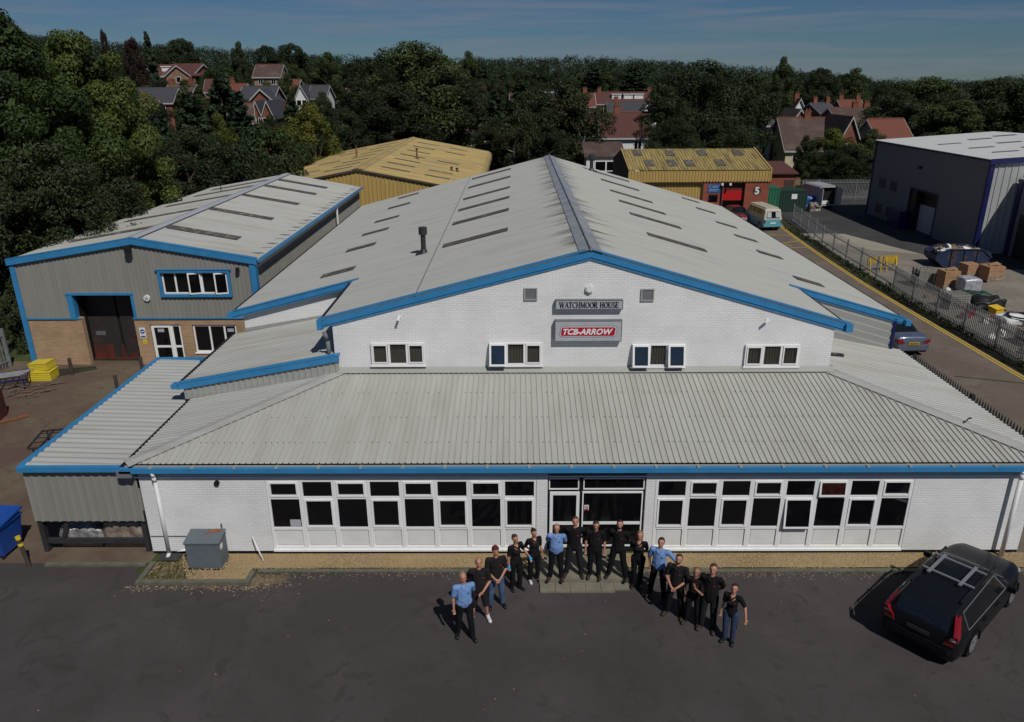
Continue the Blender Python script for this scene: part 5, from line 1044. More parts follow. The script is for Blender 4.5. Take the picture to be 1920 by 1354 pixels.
# skip with rubbish, pallets of cartons, barrier, drums
t = thing('skip', 'navy steel skip full of rubbish standing by the warehouse corner', 'skip', (31.9, 35.4, 0), R(-2))
def skipmesh():
    L0, L1, W_, H_ = 1.25, 1.95, .9, 1.35
    b = MB(); pr = [(-L0, 0), (L0*.8, 0), (L1, .75), (L1*.93, H_-.2), (L1*.62, H_), (-L1*.55, H_), (-L1, H_*.72), (-L1, .6)]
    for s in (-1, 1): b.prism([(x, s*W_, z) for x, z in pr][::s], (0, -s*.05, 0))
    for (a, c) in zip(pr[:4], pr[1:4]+[pr[3]]): 
        if a != c: b.quad((a[0], -W_, a[1]), (c[0], -W_, c[1]), (c[0], W_, c[1]), (a[0], W_, a[1]))
    b.quad((pr[7][0], -W_, pr[7][1]), (pr[0][0], -W_, 0), (pr[0][0], W_, 0), (pr[7][0], W_, pr[7][1])); b.quad((pr[6][0], -W_, pr[6][1]), (pr[7][0], -W_, pr[7][1]), (pr[7][0], W_, pr[7][1]), (pr[6][0], W_, pr[6][1]))
    return b
skipmesh().build('skip_body', M['skip_navy'], t)
b = MB(); 
for s in (-1, 1): b.bar((-1.95, s*.92, 1.0), (-1.07, s*.92, 1.36), .08, .06); b.bar((-1.07, s*.92, 1.36), (1.2, s*.92, 1.36), .08, .06); b.bar((1.2, s*.92, 1.36), (1.95, s*.92, .75), .08, .06)
for x in (-.9, 0, .9): b.bar((x, -.94, .05), (x, -.94, 1.3), .06, .04, up=(1, 0, 0))
b.build('rim', M['skip_navy'], t)
b = MB(); b.prism([(-.75+.13*math.cos(R(20*k)), -.955, .9+.13*math.sin(R(20*k))) for k in range(18)], (0, .012, 0)); b.build('round_mark', M['door_red'], t)
random.seed(12); b = MB(); 
for k in range(60):
    x, y = random.uniform(-1.5, 1.6), random.uniform(-.7, .7); a = random.uniform(0, 3.1); Mx = Matrix.Translation((x, y, 1.05+random.uniform(-.1, .25)-max(0, x-.9)*.45)) @ Euler((random.uniform(-.6, .6), random.uniform(-.6, .6), a)).to_matrix().to_4x4()
    s = random.uniform(.1, .35); b.box(-s, s, -s*.5, s*.5, -.03, .06, mi=random.choice([0, 0, 1, 2]), M=Mx)
tag(b.build('skip_rubbish', [M['wood'], M['white_paint'], M['cardboard']]), 'mixed timber and white board rubbish heaped in the navy skip', 'rubbish').location = (31.9, 35.4, 0)
def cartons(name, label, x, y, rz, w, d, h, top=False):
    t = thing(name, label, 'cartons', (x, y, .125), rz); b = MB(); nz_ = 3
    for k in range(nz_): b.box(-w/2+.01*(k % 2), w/2-.01*(k % 2), -d/2, d/2-.01*(k % 2), k*h/nz_, (k+1)*h/nz_-.012)
    b.build('carton_stack', M['cardboard'], t)
    b = MB(); b.bar((-w/2-.012, -d/2-.012, h*.2), (w/2*.9, -d/2-.012, h*.35), .01, .1, up=(0, 0, 1)); b.box(-w/2-.012, w/2+.012, -d/2-.012, -d/2-.002, .02, .10); b.build('wrap_band', M['wrap'], t)
    if top: b = MB(); b.prism([(-w*.3, -d*.2, h+.01), (w*.35, -d*.3, h+.1), (w*.4, d*.2, h+.15), (-w*.1, d*.3, h+.02)], (0, 0, .02)); b.build('loose_flap', M['cardboard'], t)
    pallet('pallet', 'pallet under the '+label, x, y, rz, 0, w, d)
cartons('carton_pallet', 'brown carton stack just behind the fence, with a loose flap on top', 27.45, 28.4, R(5), 1.0, .9, 1.25, True)
cartons('carton_pallet', 'square brown carton stack furthest right in front of the dark wing', 31.7, 30.9, R(8), 1.15, 1.05, .95, True)
cartons('carton_pallet', 'brown carton stack left of the square one near the skip', 30.7, 31.7, R(8), .95, .95, .9)
goods('wrapped_drums', 'silver shrink wrapped pallet load beside the brown cartons', 'wrapped goods', (28.1, 27.2, .1), 1.05, 1.0, 1.1, 'wrap_silver', 2, .05, .12)
goods('black_bags', 'heap of dark green and black sacks behind the palisade fence', 'sacks', (27.7, 24.5, 0), 1.8, 1.2, .6, 'black', 6, .2, .3)
goods('green_tarpaulin', 'dark green sheet over goods next to the silver load', 'tarpaulin', (27.9, 25.8, 0), 1.6, 1.0, .6, 'green_dark', 16, .15, .2)
t = thing('site_barrier', 'yellow plastic barrier behind the wire fence', 'barrier', (25.75, 33.7, 0), R(10)); b = MB(); b.box(-1.15, -.1, -.04, .04, .60, 1.05); b.box(.05, 1.15, -.03, .03, .50, 1.1); b.build('board', M['barrier_yellow'], t); b = MB()
for x in (-1.0, -.2, .25, 1.0): b.bar((x, -.25, 0), (x, .0, 1.0), .06, .06, up=(1, 0, 0)); b.bar((x, .25, 0), (x, .0, 1.0), .06, .06, up=(1, 0, 0))
b.build('leg', M['yellow_line'], t)
t = thing('yellow_box', 'small yellow bin beyond the palisade near the dark sacks', 'bin', (27.6, 23.3, 0), R(20)); b = MB(); b.box(-.3, .3, -.25, .25, 0, .35); b.build('body', M['yellow_line'], t); b = MB(); b.prism([(-.35, -.3, .35), (.35, -.3, .35), (.35, .3, .45), (-.35, .3, .45)], (0, 0, .03)); b.build('lid', M['yellow_line'], t)
t = thing('cable_ring', 'coil of black hose on white sheets by the fence', 'hose coil', (28.0, 21.8, .35)); b = MB()
for r_ in (.55, .6, .65):
    for k in range(24): a, c = R(15*k), R(15*k+15); b.cyl((r_*math.cos(a), r_*math.sin(a), .0+.5*(r_-.55)), (r_*math.cos(c), r_*math.sin(c), .5*(r_-.55)), .035, n=6)
b.build('hose', M['black'], t)
goods('white_sheeting', 'crumpled white sheeting under the hose coil', 'sheeting', (28.0, 22.0, 0), 1.8, 1.3, .32, 'white_paint', 11, .1, .1)
goods('rusty_skip_load', 'dark red brown scrap heap at the right edge behind the fence', 'scrap', (30.2, 21.5, 0), 2.0, 1.8, 1.1, 'rust', 21, .15, .2)
for k, (x, y, rz, hh, lab) in enumerate(((26.6, 29.6, 0, 9, 'tall stack of grey pallets behind the palisade, far one'), (25.9, 24.6, .1, 7, 'stack of grey pallets behind the palisade, middle one'), (26.3, 18.0, 0, 6, 'stack of pallets nearest the right edge behind the fence'))):
    t = thing('pallet_stack', lab, 'pallets', (x, y, 0), rz)
    for j in range(hh):
        b = MB(); z = j*.135
        for q in range(3): b.box(-.6, .6, -.5+q*.45, -.4+q*.45, z, z+.09)
        for q in range(6): b.box(-.6+q*.22, -.5+q*.22, -.5, .5, z+.091, z+.11)
        b.build('pallet_layer', M['wood'] if k == 2 else M['concrete'], t)
random.seed(31)
for k in range(34):
    x, y = random.uniform(24.8, 28.2), random.uniform(12.5, 30); s = random.uniform(.12, .38)
    m_, nm, lb = random.choice([('red_dull2', 'scrap_box', 'small red scrap piece in the clutter behind the palisade'), ('white_paint', 'scrap_bag', 'small white bag in the clutter behind the palisade'), ('black', 'scrap_tub', 'small black tub in the clutter behind the palisade'), ('wood', 'timber_block', 'short timber block in the clutter behind the palisade'), ('steel', 'metal_can', 'grey metal can in the clutter behind the palisade')])
    if m_ == 'red_dull2': m_ = 'sign_red'
    if nm == 'metal_can': b = MB(); b.cyl((0, 0, 0), (0, 0, s*1.4), s*.5, n=12); b.cyl((0, 0, s*1.4), (0, 0, s*1.45), s*.4, n=12); o = b.build(nm, M[m_])
    elif nm in ('scrap_bag', 'scrap_tub'): o = link(nm, lump(s*1.6, s*1.3, s*1.3, k, .08, 4, .1), M[m_], None, True)
    else:
        b = MB(); b.box(-s, s, -s*.6, s*.6, 0, s*.8); b.box(-s*.9, s*.9, -s*.5, s*.5, s*.8, s*.86); o = b.build(nm, M[m_])
    o.location = (x, y, 0); o.rotation_euler = (0, 0, random.uniform(0, 3)); tag(o, lb, 'scrap', 'clutter behind the palisade fence')
# ------------------------------------------------------------------ vehicles
def smooth_profile(tab, x):
    """piecewise table with smoothstep-free cosine easing kept linear for crisp lines"""
    if x <= tab[0][0]: return tab[0][1]
    if x >= tab[-1][0]: return tab[-1][1]
    n = len(tab); sl_q = [(tab[i+1][1]-tab[i][1])/(tab[i+1][0]-tab[i][0]) for i in range(n-1)]
    tg = [sl_q[0]]+[0 if sl_q[i-1]*sl_q[i] <= 0 else 2*sl_q[i-1]*sl_q[i]/(sl_q[i-1]+sl_q[i]) for i in range(1, n-1)]+[sl_q[-1]]
    for i in range(n-1):
        (a, b), (c, d) = tab[i], tab[i+1]
        if x <= c:
            h = c-a; t = (x-a)/h
            return b*(2*t**3-3*t**2+1)+h*tg[i]*(t**3-2*t**2+t)+d*(-2*t**3+3*t**2)+h*tg[i+1]*(t**3-t**2)
def car(name, label, cat, loc, rz, P, group=None):
    """P: len, width table, belt table, roof table; x runs from the rear (0) to the nose (len)"""
    t = thing(name, label, cat, loc, rz, group); Ln = P['len']; x0 = P['rear_axle']
    wb = lambda x: smooth_profile(P['half'], x); zb = lambda x: smooth_profile(P['belt'], x); zr = lambda x: smooth_profile(P['roof'], x); wr = lambda x: smooth_profile(P['roofhalf'], x)
    n = P.get('n', 84); xs_ = [Ln*i/n for i in range(n+1)]; extra = sorted(set(xs_+[a for a, _ in P['roof']]+[a for a, _ in P['belt']])); xs_ = extra
    zs = P.get('sill', .22)
    def section(x):
        W_, B, Z, Wr = wb(x), zb(x), zr(x), wr(x); cab = Z-B > .12
        e = min(1, x/.12, (Ln-x)/.12); zz = zs+(1-max(0, e))*.12
        pts = [(W_*.6, zz), (W_*.93, zz), (W_*.985, zz+.10), (W_, zz+(B-zz)*.35), (W_, zz+(B-zz)*.62), (W_*.985, zz+(B-zz)*.84), (W_*.955, B-.0)]
        if cab: pts += [(W_*.945, B+.015), (Wr+(W_*.945-Wr)*.62, B+.015+(Z-.07-B)*.38), (Wr+.0, Z-.075), (Wr-.035, Z-.03), (Wr*.8, Z-.008), (Wr*.4, Z+.006), (0, Z+.010)]
        else: pts += [(W_*.93, B+(Z-B)*.3), (W_*.88, B+(Z-B)*.6), (W_*.78, Z-.006), (W_*.66, Z-.002), (W_*.5, Z), (W_*.25, Z+.004), (0, Z+.005)]
        return pts
    secs = [section(x) for x in xs_]; m = len(secs[0]); V = []
    for x, s in zip(xs_, secs):
        for y, z in s: V.append((x-x0, -y, z))
        for y, z in s[::-1][1:]: V.append((x-x0, y, z))
    k = 2*m-1; body = MB(); body.v = V; parts = {}
    wheels = [x0, x0+P['wheelbase']]; wrd = P['wr']
    def part(nm):
        return parts.setdefault(nm, MB())
    for i in range(len(xs_)-1):
        xc = (xs_[i]+xs_[i+1])/2
        for j in range(k-1):
            jj = j if j < m-1 else k-2-j
            q = [i*k+j, (i+1)*k+j, (i+1)*k+j+1, i*k+j+1]
            zc = sum(V[a][2] for a in q)/4
            if jj <= 5 and any((xc-wx)**2+(zc-wrd)**2 < (wrd+.055)**2 for wx in wheels): continue
            tgt = None
            for nm, fn in P['glass']:
                if fn(xc, jj): tgt = nm; break
            if tgt is None: body.f.append(tuple(q)); body.mi.append(1 if jj <= P.get('lower', 0) else (P['two'](xc, jj) if 'two' in P else 0))
            else: part(tgt).add([V[a] for a in q], [(0, 1, 2, 3)])
    for side, i in ((0, 0), (1, len(xs_)-1)):
        f = [i*k+j for j in range(k)]; body.f.append(tuple(f if side == 0 else f[::-1])); body.mi.append(P.get('endmat', 0))
    me = body.mesh('body'); bo = link('body', me, P['mats'], t); me.polygons.foreach_set('use_smooth', [True]*len(me.polygons))
    try: me.set_sharp_from_angle(angle=R(28))
    except Exception: pass
    for nm, pb in parts.items():
        gm = pb.mesh(nm); bm = bmesh.new(); bm.from_mesh(gm); bmesh.ops.remove_doubles(bm, verts=bm.verts, dist=1e-4)
        bmesh.ops.recalc_face_normals(bm, faces=bm.faces)
        isl = []; seen = set()
        bm.faces.ensure_lookup_table()
        for f in bm.faces:
            if f.index in seen: continue
            st = [f]; seen.add(f.index); comp = []
            while st:
                g_ = st.pop(); comp.append(g_)
                for e in g_.edges:
                    for h_ in e.link_faces:
                        if h_.index not in seen: seen.add(h_.index); st.append(h_)
            isl.append([[v.co.copy() for v in g_.verts] for g_ in comp])
        bm.free()
        for comp in isl:
            pm = MB()
            for q in comp: pm.add(q, [tuple(range(len(q)))])
            g2 = pm.mesh(nm); b2 = bmesh.new(); b2.from_mesh(g2); bmesh.ops.remove_doubles(b2, verts=b2.verts, dist=1e-4); b2.to_mesh(g2); b2.free()
            link(nm, g2, M[P.get('glassmat', 'car_glass')], t, True)
    b = MB(); b.box(-x0+.25, Ln-x0-.25, -wb(Ln/2)*.80, wb(Ln/2)*.80, zs-.02, zs+.45); b.build('underbody', M['black'], t)
    for wx in wheels:
        for s in (-1, 1):
            yo = s*(wb(wx)-.10); b = MB(); b.cyl((wx-x0, yo-.10, wrd), (wx-x0, yo+.10, wrd), wrd, n=28); wh = b.build('tyre', M['black'], t)
            ye = yo+s*.102; b = MB(); b.cyl((wx-x0, ye-s*.01, wrd), (wx-x0, ye, wrd), wrd*.66, n=24)
            b.build('rim', M['rim_dark'], wh)
            b = MB()
            for q in range(7):
                a = 2*math.pi*q/7; b.bar((wx-x0, ye+s*.006, wrd), (wx-x0+math.cos(a)*wrd*.62, ye+s*.006, wrd+math.sin(a)*wrd*.62), .05, .012, up=(0, 1, 0))
            for q in range(24):
                a, c = 2*math.pi*q/24, 2*math.pi*(q+1)/24; b.bar((wx-x0+math.cos(a)*wrd*.64, ye+s*.006, wrd+math.sin(a)*wrd*.64), (wx-x0+math.cos(c)*wrd*.64, ye+s*.006, wrd+math.sin(c)*wrd*.64), .03, .014, up=(0, 1, 0))
            b.build('spokes', M['rim_light'], wh)
            b = MB()
            for q in range(14):
                a, c = R(-8+196*q/14), R(-8+196*(q+1)/14); rr = wrd+.055; yy = s*(wb(wx)+.001)
                b.bar((wx-x0+math.cos(a)*rr, yy, wrd+math.sin(a)*rr), (wx-x0+math.cos(c)*rr, yy, wrd+math.sin(c)*rr), .035, .05, up=(0, 1, 0))
            b.build('wheel_arch', P['mats'][0], t)
    return t, x0
M['car_black'] = mat('black_car_paint', (.006, .007, .009), (.005, .006, .008), rough=.35, coat=.12, spec=.25)
M['car_silver'] = mat('blue_silver_car_paint', (.16, .19, .25), (.14, .17, .23), rough=.3, metal=.5, coat=.8)
M['car_red'] = mat('dark_red_car_paint', (.16, .012, .02), (.14, .01, .018), rough=.3, coat=.8)
M['van_teal'] = mat('teal_van_paint', (.10, .34, .38), (.09, .30, .34), rough=.4, coat=.4)
M['van_cream'] = mat('cream_van_paint', (.50, .48, .36), (.46, .44, .33), rough=.4, coat=.3)
M['van_white'] = mat('white_van_paint', (.45, .46, .46), (.42, .43, .43), rough=.4, coat=.4)
M['car_glass'] = mat('tinted_car_glass', (.008, .009, .010), (.006, .007, .008), rough=.04, spec=.8)
M['rim_dark'] = mat('rim_shadow_grey', (.05, .05, .055), rough=.5); M['rim_light'] = mat('alloy_rim', (.42, .42, .43), (.38, .38, .39), rough=.35, metal=.6)
M['lamp_red'] = mat('red_tail_lamp', (.24, .005, .010), (.20, .004, .008), rough=.12, coat=1)
M['lamp_clear'] = mat('clear_lamp', (.45, .45, .47), rough=.1, coat=1)
M['plate_yellow'] = mat('yellow_number_plate', (.50, .33, .02), rough=.5)
# black estate
EST = dict(len=4.75, rear_axle=1.02, wheelbase=2.76, wr=.33, sill=.2,
    half=[(0, .70), (.10, .84), (.35, .905), (1.2, .93), (3.2, .93), (4.0, .90), (4.45, .80), (4.68, .64), (4.75, .55)],
    belt=[(0, .62), (.05, .86), (.12, .95), (.6, .96), (2.9, .93), (3.5, .89), (4.3, .80), (4.62, .70), (4.75, .52)],
    roof=[(0, .66), (.04, .90), (.07, 1.0), (.36, 1.43), (.7, 1.475), (1.7, 1.51), (2.4, 1.49), (2.62, 1.46), (3.42, .98), (4.0, .955), (4.45, .88), (4.66, .76), (4.75, .58)],
    roofhalf=[(0, .66), (.35, .64), (1.0, .62), (2.4, .60), (2.7, .60), (3.4, .66)], mats=[M['car_black'], M['black']], lower=0,
    glass=[('windscreen', lambda x, j: 2.66 < x < 3.40 and j >= 9), ('tailgate_window', lambda x, j: .09 < x < .33 and j >= 10),
           ('side_window', lambda x, j: .40 < x < 3.0 and 7 <= j <= 8 and not (1.18 < x < 1.25 or 2.02 < x < 2.09))])
hd = math.atan2(1.79, 2.06); cxr, cyr = 10.12, -3.42
t, x0 = car('estate_car', 'black estate car with silver roof bars parked at the right front corner', 'car', (cxr, cyr, 0), hd, EST); t.scale = (.97, .97, .97)
b = MB()
for s in (-1, 1): b.bar((-.35, s*.575, 1.53), (1.75, s*.575, 1.545), .035, .03)
for s in (-1, 1):
    for x in (-.35, .4, 1.1, 1.75): b.bar((x, s*.575, 1.47), (x, s*.575, 1.53), .05, .035, up=(1, 0, 0))
b.build('roof_rail', M['black'], t)
b = MB()
for x in (.35, 1.15): b.bar((x, -.60, 1.585), (x, .60, 1.585), .055, .035)
b.build('cross_bar', M['rim_light'], t)
b = MB()
for y in (-.33, .40): b.bar((.15, y, 1.615), (1.25, y, 1.615), .075, .03)
b.build('carrier_bar', M['rim_light'], t)
for s in (-1, 1):
    b = MB(); xr = lambda z: -x0-.005+max(0, (z-1.0))*.66
    P_ = [(z, w0, w1) for z, w0, w1 in ((.68, .56, .80), (.80, .60, .83), (.92, .70, .85), (1.0, .76, .845), (1.12, .73, .80), (1.26, .68, .745), (1.38, .64, .70))]
    for (z0, a0, a1), (z1, c0, c1) in zip(P_, P_[1:]):
        o0, o1 = xr(z0)+ (0.02 if z0 < 1 else 0), xr(z1)
        for (pa, pc) in (((a0, a1), (c0, c1)),):
            vs = [(o0-.035, s*a0, z0), (o0+.00, s*a1, z0), (o1+.00, s*c1, z1), (o1-.035, s*c0, z1), (o0+.14, s*(a1+.02), z0), (o1+.12, s*(c1+.012), z1), (o0+.10, s*a0, z0), (o1+.10, s*c0, z1)]
            b.add(vs, [(0, 1, 2, 3), (1, 4, 5, 2), (0, 3, 7, 6)])
    tl = b.build('tail_light', M['lamp_red'], t)
    b = MB(); b.add([(-x0-.022, s*.66, .86), (-x0-.018, s*.82, .86), (-x0-.012, s*.82, .92), (-x0-.018, s*.70, .93)], [(0, 1, 2, 3)]); b.build('reverse_lamp', M['lamp_clear'], tl)
b = MB(); b.prism([(-x0-.05, -.70, .44), (-x0-.05, .70, .44), (-x0+.06, .82, .44), (-x0+.25, .885, .44), (-x0+.25, -.885, .44), (-x0+.06, -.82, .44)], (0, 0, .15)); b.build('rear_bumper', M['car_black'], t)
b = MB(); b.box(-x0-.03, -x0-.012, -.26, .26, .70, .80); b.build('number_plate', M['dark_metal'], t)
for s in (-1, 1):
    b = MB(); b.box(1.93, 2.03, min(s*.93, s*1.12), max(s*.93, s*1.12), .90, 1.04); b.build('wing_mirror', M['car_black'], t)
    b = MB(); b.box(2.02, 2.025, 0, 0, 0, 0)
    b = MB(); b.bar((-.50, s*.895, .985), (1.95, s*.895, .955), .012, .02); b.bar((-.50, s*.70, 1.37), (1.45, s*.68, 1.47), .012, .02); b.bar((-.50, s*.895, .985), (-.50, s*.70, 1.37), .012, .02); b.bar((1.95, s*.895, .955), (1.45, s*.68, 1.47), .012, .02)
    b.build('window_trim', M['rim_light'], t)
    b = MB()
    for x in (.50, 1.42, 2.38): b.bar((x, s*.925, .42), (x, s*.915, .93), .004, .010, up=(1, 0, 0))
    b.build('shut_line', M['black'], t)
    b = MB(); b.ball((3.52, s*.66, .66), .14, 6, sc=(1, 1, .6)); b.build('headlight', M['lamp_clear'], t)
    for x in (.42, 1.25): b = MB(); b.bar((x, s*.945, .80), (x+.2, s*.945, .80), .03, .03); b.build('door_handle', M['car_black'], t)
# silver saloon behind the right corner of the hall, seen from behind
SAL = dict(len=4.5, rear_axle=.98, wheelbase=2.65, wr=.31, sill=.2,
    half=[(0, .66), (.10, .80), (.35, .86), (1.2, .885), (3.2, .885), (4.0, .85), (4.4, .70), (4.5, .55)],
    belt=[(0, .60), (.05, .84), (.12, .90), (.6, .92), (2.9, .90), (4.1, .78), (4.4, .68), (4.5, .52)],
    roof=[(0, .64), (.04, .92), (.08, 1.0), (.70, 1.03), (1.40, 1.38), (1.9, 1.42), (2.3, 1.40), (3.05, .96), (3.9, .90), (4.35, .78), (4.5, .56)],
    roofhalf=[(0, .62), (.7, .62), (1.4, .54), (2.4, .56), (3.1, .62)], mats=[M['car_silver'], M['black']],
    glass=[('windscreen', lambda x, j: 2.35 < x < 3.02 and j >= 9), ('rear_window', lambda x, j: .74 < x < 1.38 and j >= 10), ('side_window', lambda x, j: 1.0 < x < 2.75 and 7 <= j <= 8 and not 1.85 < x < 1.92)])
t, x0 = car('saloon_car', 'silver blue saloon car seen from behind beyond the right corner of the hall', 'car', (19.25, 17.2, 0), R(93), SAL)
b = MB(); b.box(-x0-.03, -x0+.0, -.27, .27, .62, .76); pl = b.build('number_plate', M['plate_yellow'], t)
b = MB()
for k_ in range(7): b.box(-x0-.034, -x0-.0305, -.22+k_*.065, -.18+k_*.065, .65, .73)
b.build('plate_characters', M['ink'], pl)
for s in (-1, 1):
    b = MB(); b.add([(-x0-.02, s*.42, .70), (-x0-.02, s*.78, .72), (-x0-.02, s*.80, .90), (-x0-.02, s*.60, .90), (-x0+.22, s*.875, .74), (-x0+.20, s*.865, .90)], [(0, 1, 2, 3), (1, 4, 5, 2)]); b.build('tail_light', M['lamp_red'], t)
    b = MB(); b.box(1.75, 1.83, min(s*.88, s*1.02), max(s*.88, s*1.02), .88, .99); b.build('wing_mirror', M['car_silver'], t)
b = MB(); b.prism([(-x0-.05, -.76, .36), (-x0-.05, .76, .36), (-x0+.1, .85, .36), (-x0+.3, .875, .36), (-x0+.3, -.875, .36), (-x0+.1, -.85, .36)], (0, 0, .22)); b.build('rear_bumper', M['car_silver'], t)
# dark red hatchback, nose towards us
RED = dict(SAL); RED.update(len=4.0, mats=[M['car_red'], M['black']], wheelbase=2.45, rear_axle=.8, half=[(0, .66), (.10, .78), (.35, .84), (3.2, .86), (3.7, .80), (3.95, .66), (4.0, .55)],
    belt=[(0, .60), (.05, .88), (2.6, .90), (3.6, .78), (3.9, .66), (4.0, .5)], roof=[(0, .64), (.05, 1.0), (.45, 1.36), (.9, 1.42), (1.9, 1.42), (2.65, .96), (3.4, .90), (3.85, .78), (4.0, .54)],
    roofhalf=[(0, .58), (1.0, .56), (2.7, .62)], glass=[('windscreen', lambda x, j: 1.95 < x < 2.62 and j >= 9), ('rear_window', lambda x, j: .07 < x < .44 and j >= 10), ('side_window', lambda x, j: .5 < x < 2.3 and 7 <= j <= 8 and not 1.3 < x < 1.37)])
t, x0 = car('hatchback_car', 'dark red hatchback by the roller door, nose towards the road', 'car', (20.9, 54.6, 0), R(-80), RED)
for s in (-1, 1): b = MB(); b.box(2.95, 3.12, s*.5-.16, s*.5+.16, .62, .76); b.build('headlight', M['lamp_clear'], t)
b = MB(); b.box(3.17, 3.20, -.26, .26, .42, .53); b.build('number_plate', M['white'], t)
# boxy camper van, teal below and cream above, seen from behind
VAN = dict(len=4.5, rear_axle=.8, wheelbase=2.46, wr=.33, sill=.28, n=60,
    half=[(0, .80), (.08, .88), (3.8, .90), (4.3, .86), (4.5, .74)], belt=[(0, 1.02), (.05, 1.08), (4.0, 1.08), (4.4, .98), (4.5, .84)],
    roof=[(0, 1.06), (.04, 1.16), (.20, 1.86), (.36, 1.93), (3.2, 1.96), (3.6, 1.90), (4.25, 1.16), (4.42, 1.06), (4.5, .88)], roofhalf=[(0, .72), (.5, .72), (3.4, .70), (4.2, .74)],
    mats=[M['van_teal'], M['black'], M['van_cream']], two=lambda x, j: 2 if j >= 6 else 0, glass=[('windscreen', lambda x, j: 3.66 < x < 4.2 and j >= 9), ('rear_window', lambda x, j: .07 < x < .155 and j >= 11), ('side_window', lambda x, j: .7 < x < 3.4 and j == 8 and not (1.9 < x < 2.0 or 2.8 < x < 2.9))])
t, x0 = car('camper_van', 'two tone teal and cream camper van parked beyond the far road end, seen from behind', 'van', (22.75, 49.5, 0), R(97), VAN)
b = MB(); b.box(-x0-.05, -x0+.03, -.82, .82, .40, .52); b.build('rear_bumper', M['van_teal'], t)
b = MB(); b.prism([(-x0-.005, -.62, 1.20), (-x0-.005, .62, 1.20), (-x0+.13, .56, 1.70), (-x0+.13, -.56, 1.70)], (-.02, 0, 0)); rw = b.build('rear_window', M['glass_dark'], t)
b = MB(); b.prism([(-x0-.03, -.60, 1.23), (-x0-.03, -.2, 1.23), (-x0+.10, -.2, 1.68), (-x0+.10, -.55, 1.68)], (-.005, 0, 0)); b.prism([(-x0-.03, .2, 1.23), (-x0-.03, .60, 1.23), (-x0+.10, .55, 1.68), (-x0+.10, .2, 1.68)], (-.005, 0, 0)); b.build('curtain', M['sign_grey'], rw)
b = MB(); b.box(-.3, 3.0, -.60, .60, 1.95, 2.02); b.build('roof_top', M['van_cream'], t)
b = MB(); b.box(-x0-.03, -x0-.01, -.25, .25, .66, .77); b.build('number_plate', M['white'], t)
for s in (-1, 1): b = MB(); b.box(-x0-.02, -x0+.02, s*.76-.06, s*.76+.06, .72, 1.0); b.build('tail_light', M['lamp_red'], t)
# white panel van with its back open and dark inside
t = thing('panel_van', 'white panel van standing by the far fence with its rear doors open', 'van', (32.4, 60.9, 0), R(98))
Lv, Wv, Hv = 4.9, .98, 2.35
b = MB(); sec = [(-Wv, .3), (-Wv, 1.3), (-Wv*.93, Hv-.15), (-Wv*.8, Hv), (Wv*.8, Hv), (Wv*.93, Hv-.15), (Wv, 1.3), (Wv, .3)]; st = [(0, 1), (.02, 1), (3.4, 1), (4.0, .82), (4.5, .52), (4.9, .42)]
vv = []
for x, k_ in st: vv += [(x, y, .3+(z-.3)*k_) for y, z in sec]
ff = [(i*8+j, (i+1)*8+j, (i+1)*8+(j+1) % 8, i*8+(j+1) % 8) for i in range(5) for j in range(8)]+[tuple(40+j for j in range(8))]
b.add(vv, ff); b.build('body', M['van_white'], t)
b = MB()
for s in (-1, 1): b.box(-.02, .10, min(s*.9, s*.99), max(s*.9, s*.99), .35, Hv-.15)
b.box(-.02, .10, -.9, .9, Hv-.16, Hv-.03); b.box(-.02, .10, -.9, .9, .32, .42); b.build('rear_frame', M['van_white'], t)
b = MB(); b.box(.3, .35, -.88, .88, .4, Hv-.2); b.box(.11, 3.3, -.93, .93, .43, .46); b.build('load_space', M['black'], t)
b = MB(); b.box(-.75, -.01, -1.05, -1.00, .4, Hv-.2); b.build('rear_door', M['van_white'], t); b = MB(); b.box(-.75, -.01, 1.0, 1.05, .4, Hv-.2); b.build('rear_door', M['van_white'], t)
b = MB(); b.prism([(3.45, -.80, 1.95), (3.45, .80, 1.95), (4.15, .78, 1.52), (4.15, -.78, 1.52)], (.02, 0, .03)); b.build('windscreen', M['glass_dark'], t)
for wx in (.9, 4.0):
    for s in (-1, 1): b = MB(); b.cyl((wx, s*.80, .34), (wx, s*1.0, .34), .34, n=20); b.build('tyre', M['black'], t)
b = MB(); b.box(.12, .29, -.3, .5, .47, .8); b.build('load', M['white_paint'], t)
# parked cars on the street between the trees, far off
for k_, (x, y, cm, lab) in enumerate(((-1.0, 163, 'van_white', 'white vehicle on the far street between the dark trees'), (-1.0, 152, 'car_black', 'black car on the far street, just in front of the white one'), (-.6, 143, 'car_silver', 'grey car on the far street, nearest of the three seen between the trees'))):
    p = dict(RED); p['mats'] = [M[cm], M['black']]; t, x0 = car('parked_car', lab, 'car', (x, y, elev(x, y)+0.02), R(86), p, 'cars parked on the far street')

# ------------------------------------------------------------------ people
M['skin'] = mat('skin', (.42, .20, .13), (.36, .165, .105), scale=8, rough=.55); M['skin_tan'] = mat('skin_tan', (.30, .14, .085), (.25, .115, .07), scale=8, rough=.55)
M['shirt_blue'] = mat('pale_blue_shirt', (.15, .27, .52), (.125, .23, .45), scale=5, rough=.85, bump=.5, bscale=14); M['polo_black'] = mat('black_polo', (.013, .011, .012), (.009, .008, .009), scale=5, rough=.9, spec=.12, bump=.5, bscale=14)
M['polo_dark'] = mat('faded_black_polo', (.020, .017, .018), (.014, .012, .013), scale=5, rough=.9, spec=.12, bump=.5, bscale=14)
M['trouser_black'] = mat('black_trousers', (.010, .010, .012), (.007, .007, .009), scale=5, rough=.9, spec=.12, bump=.5, bscale=12); M['trouser_grey'] = mat('charcoal_trousers', (.020, .020, .023), (.014, .014, .016), scale=5, rough=.9, spec=.12, bump=.5, bscale=12)
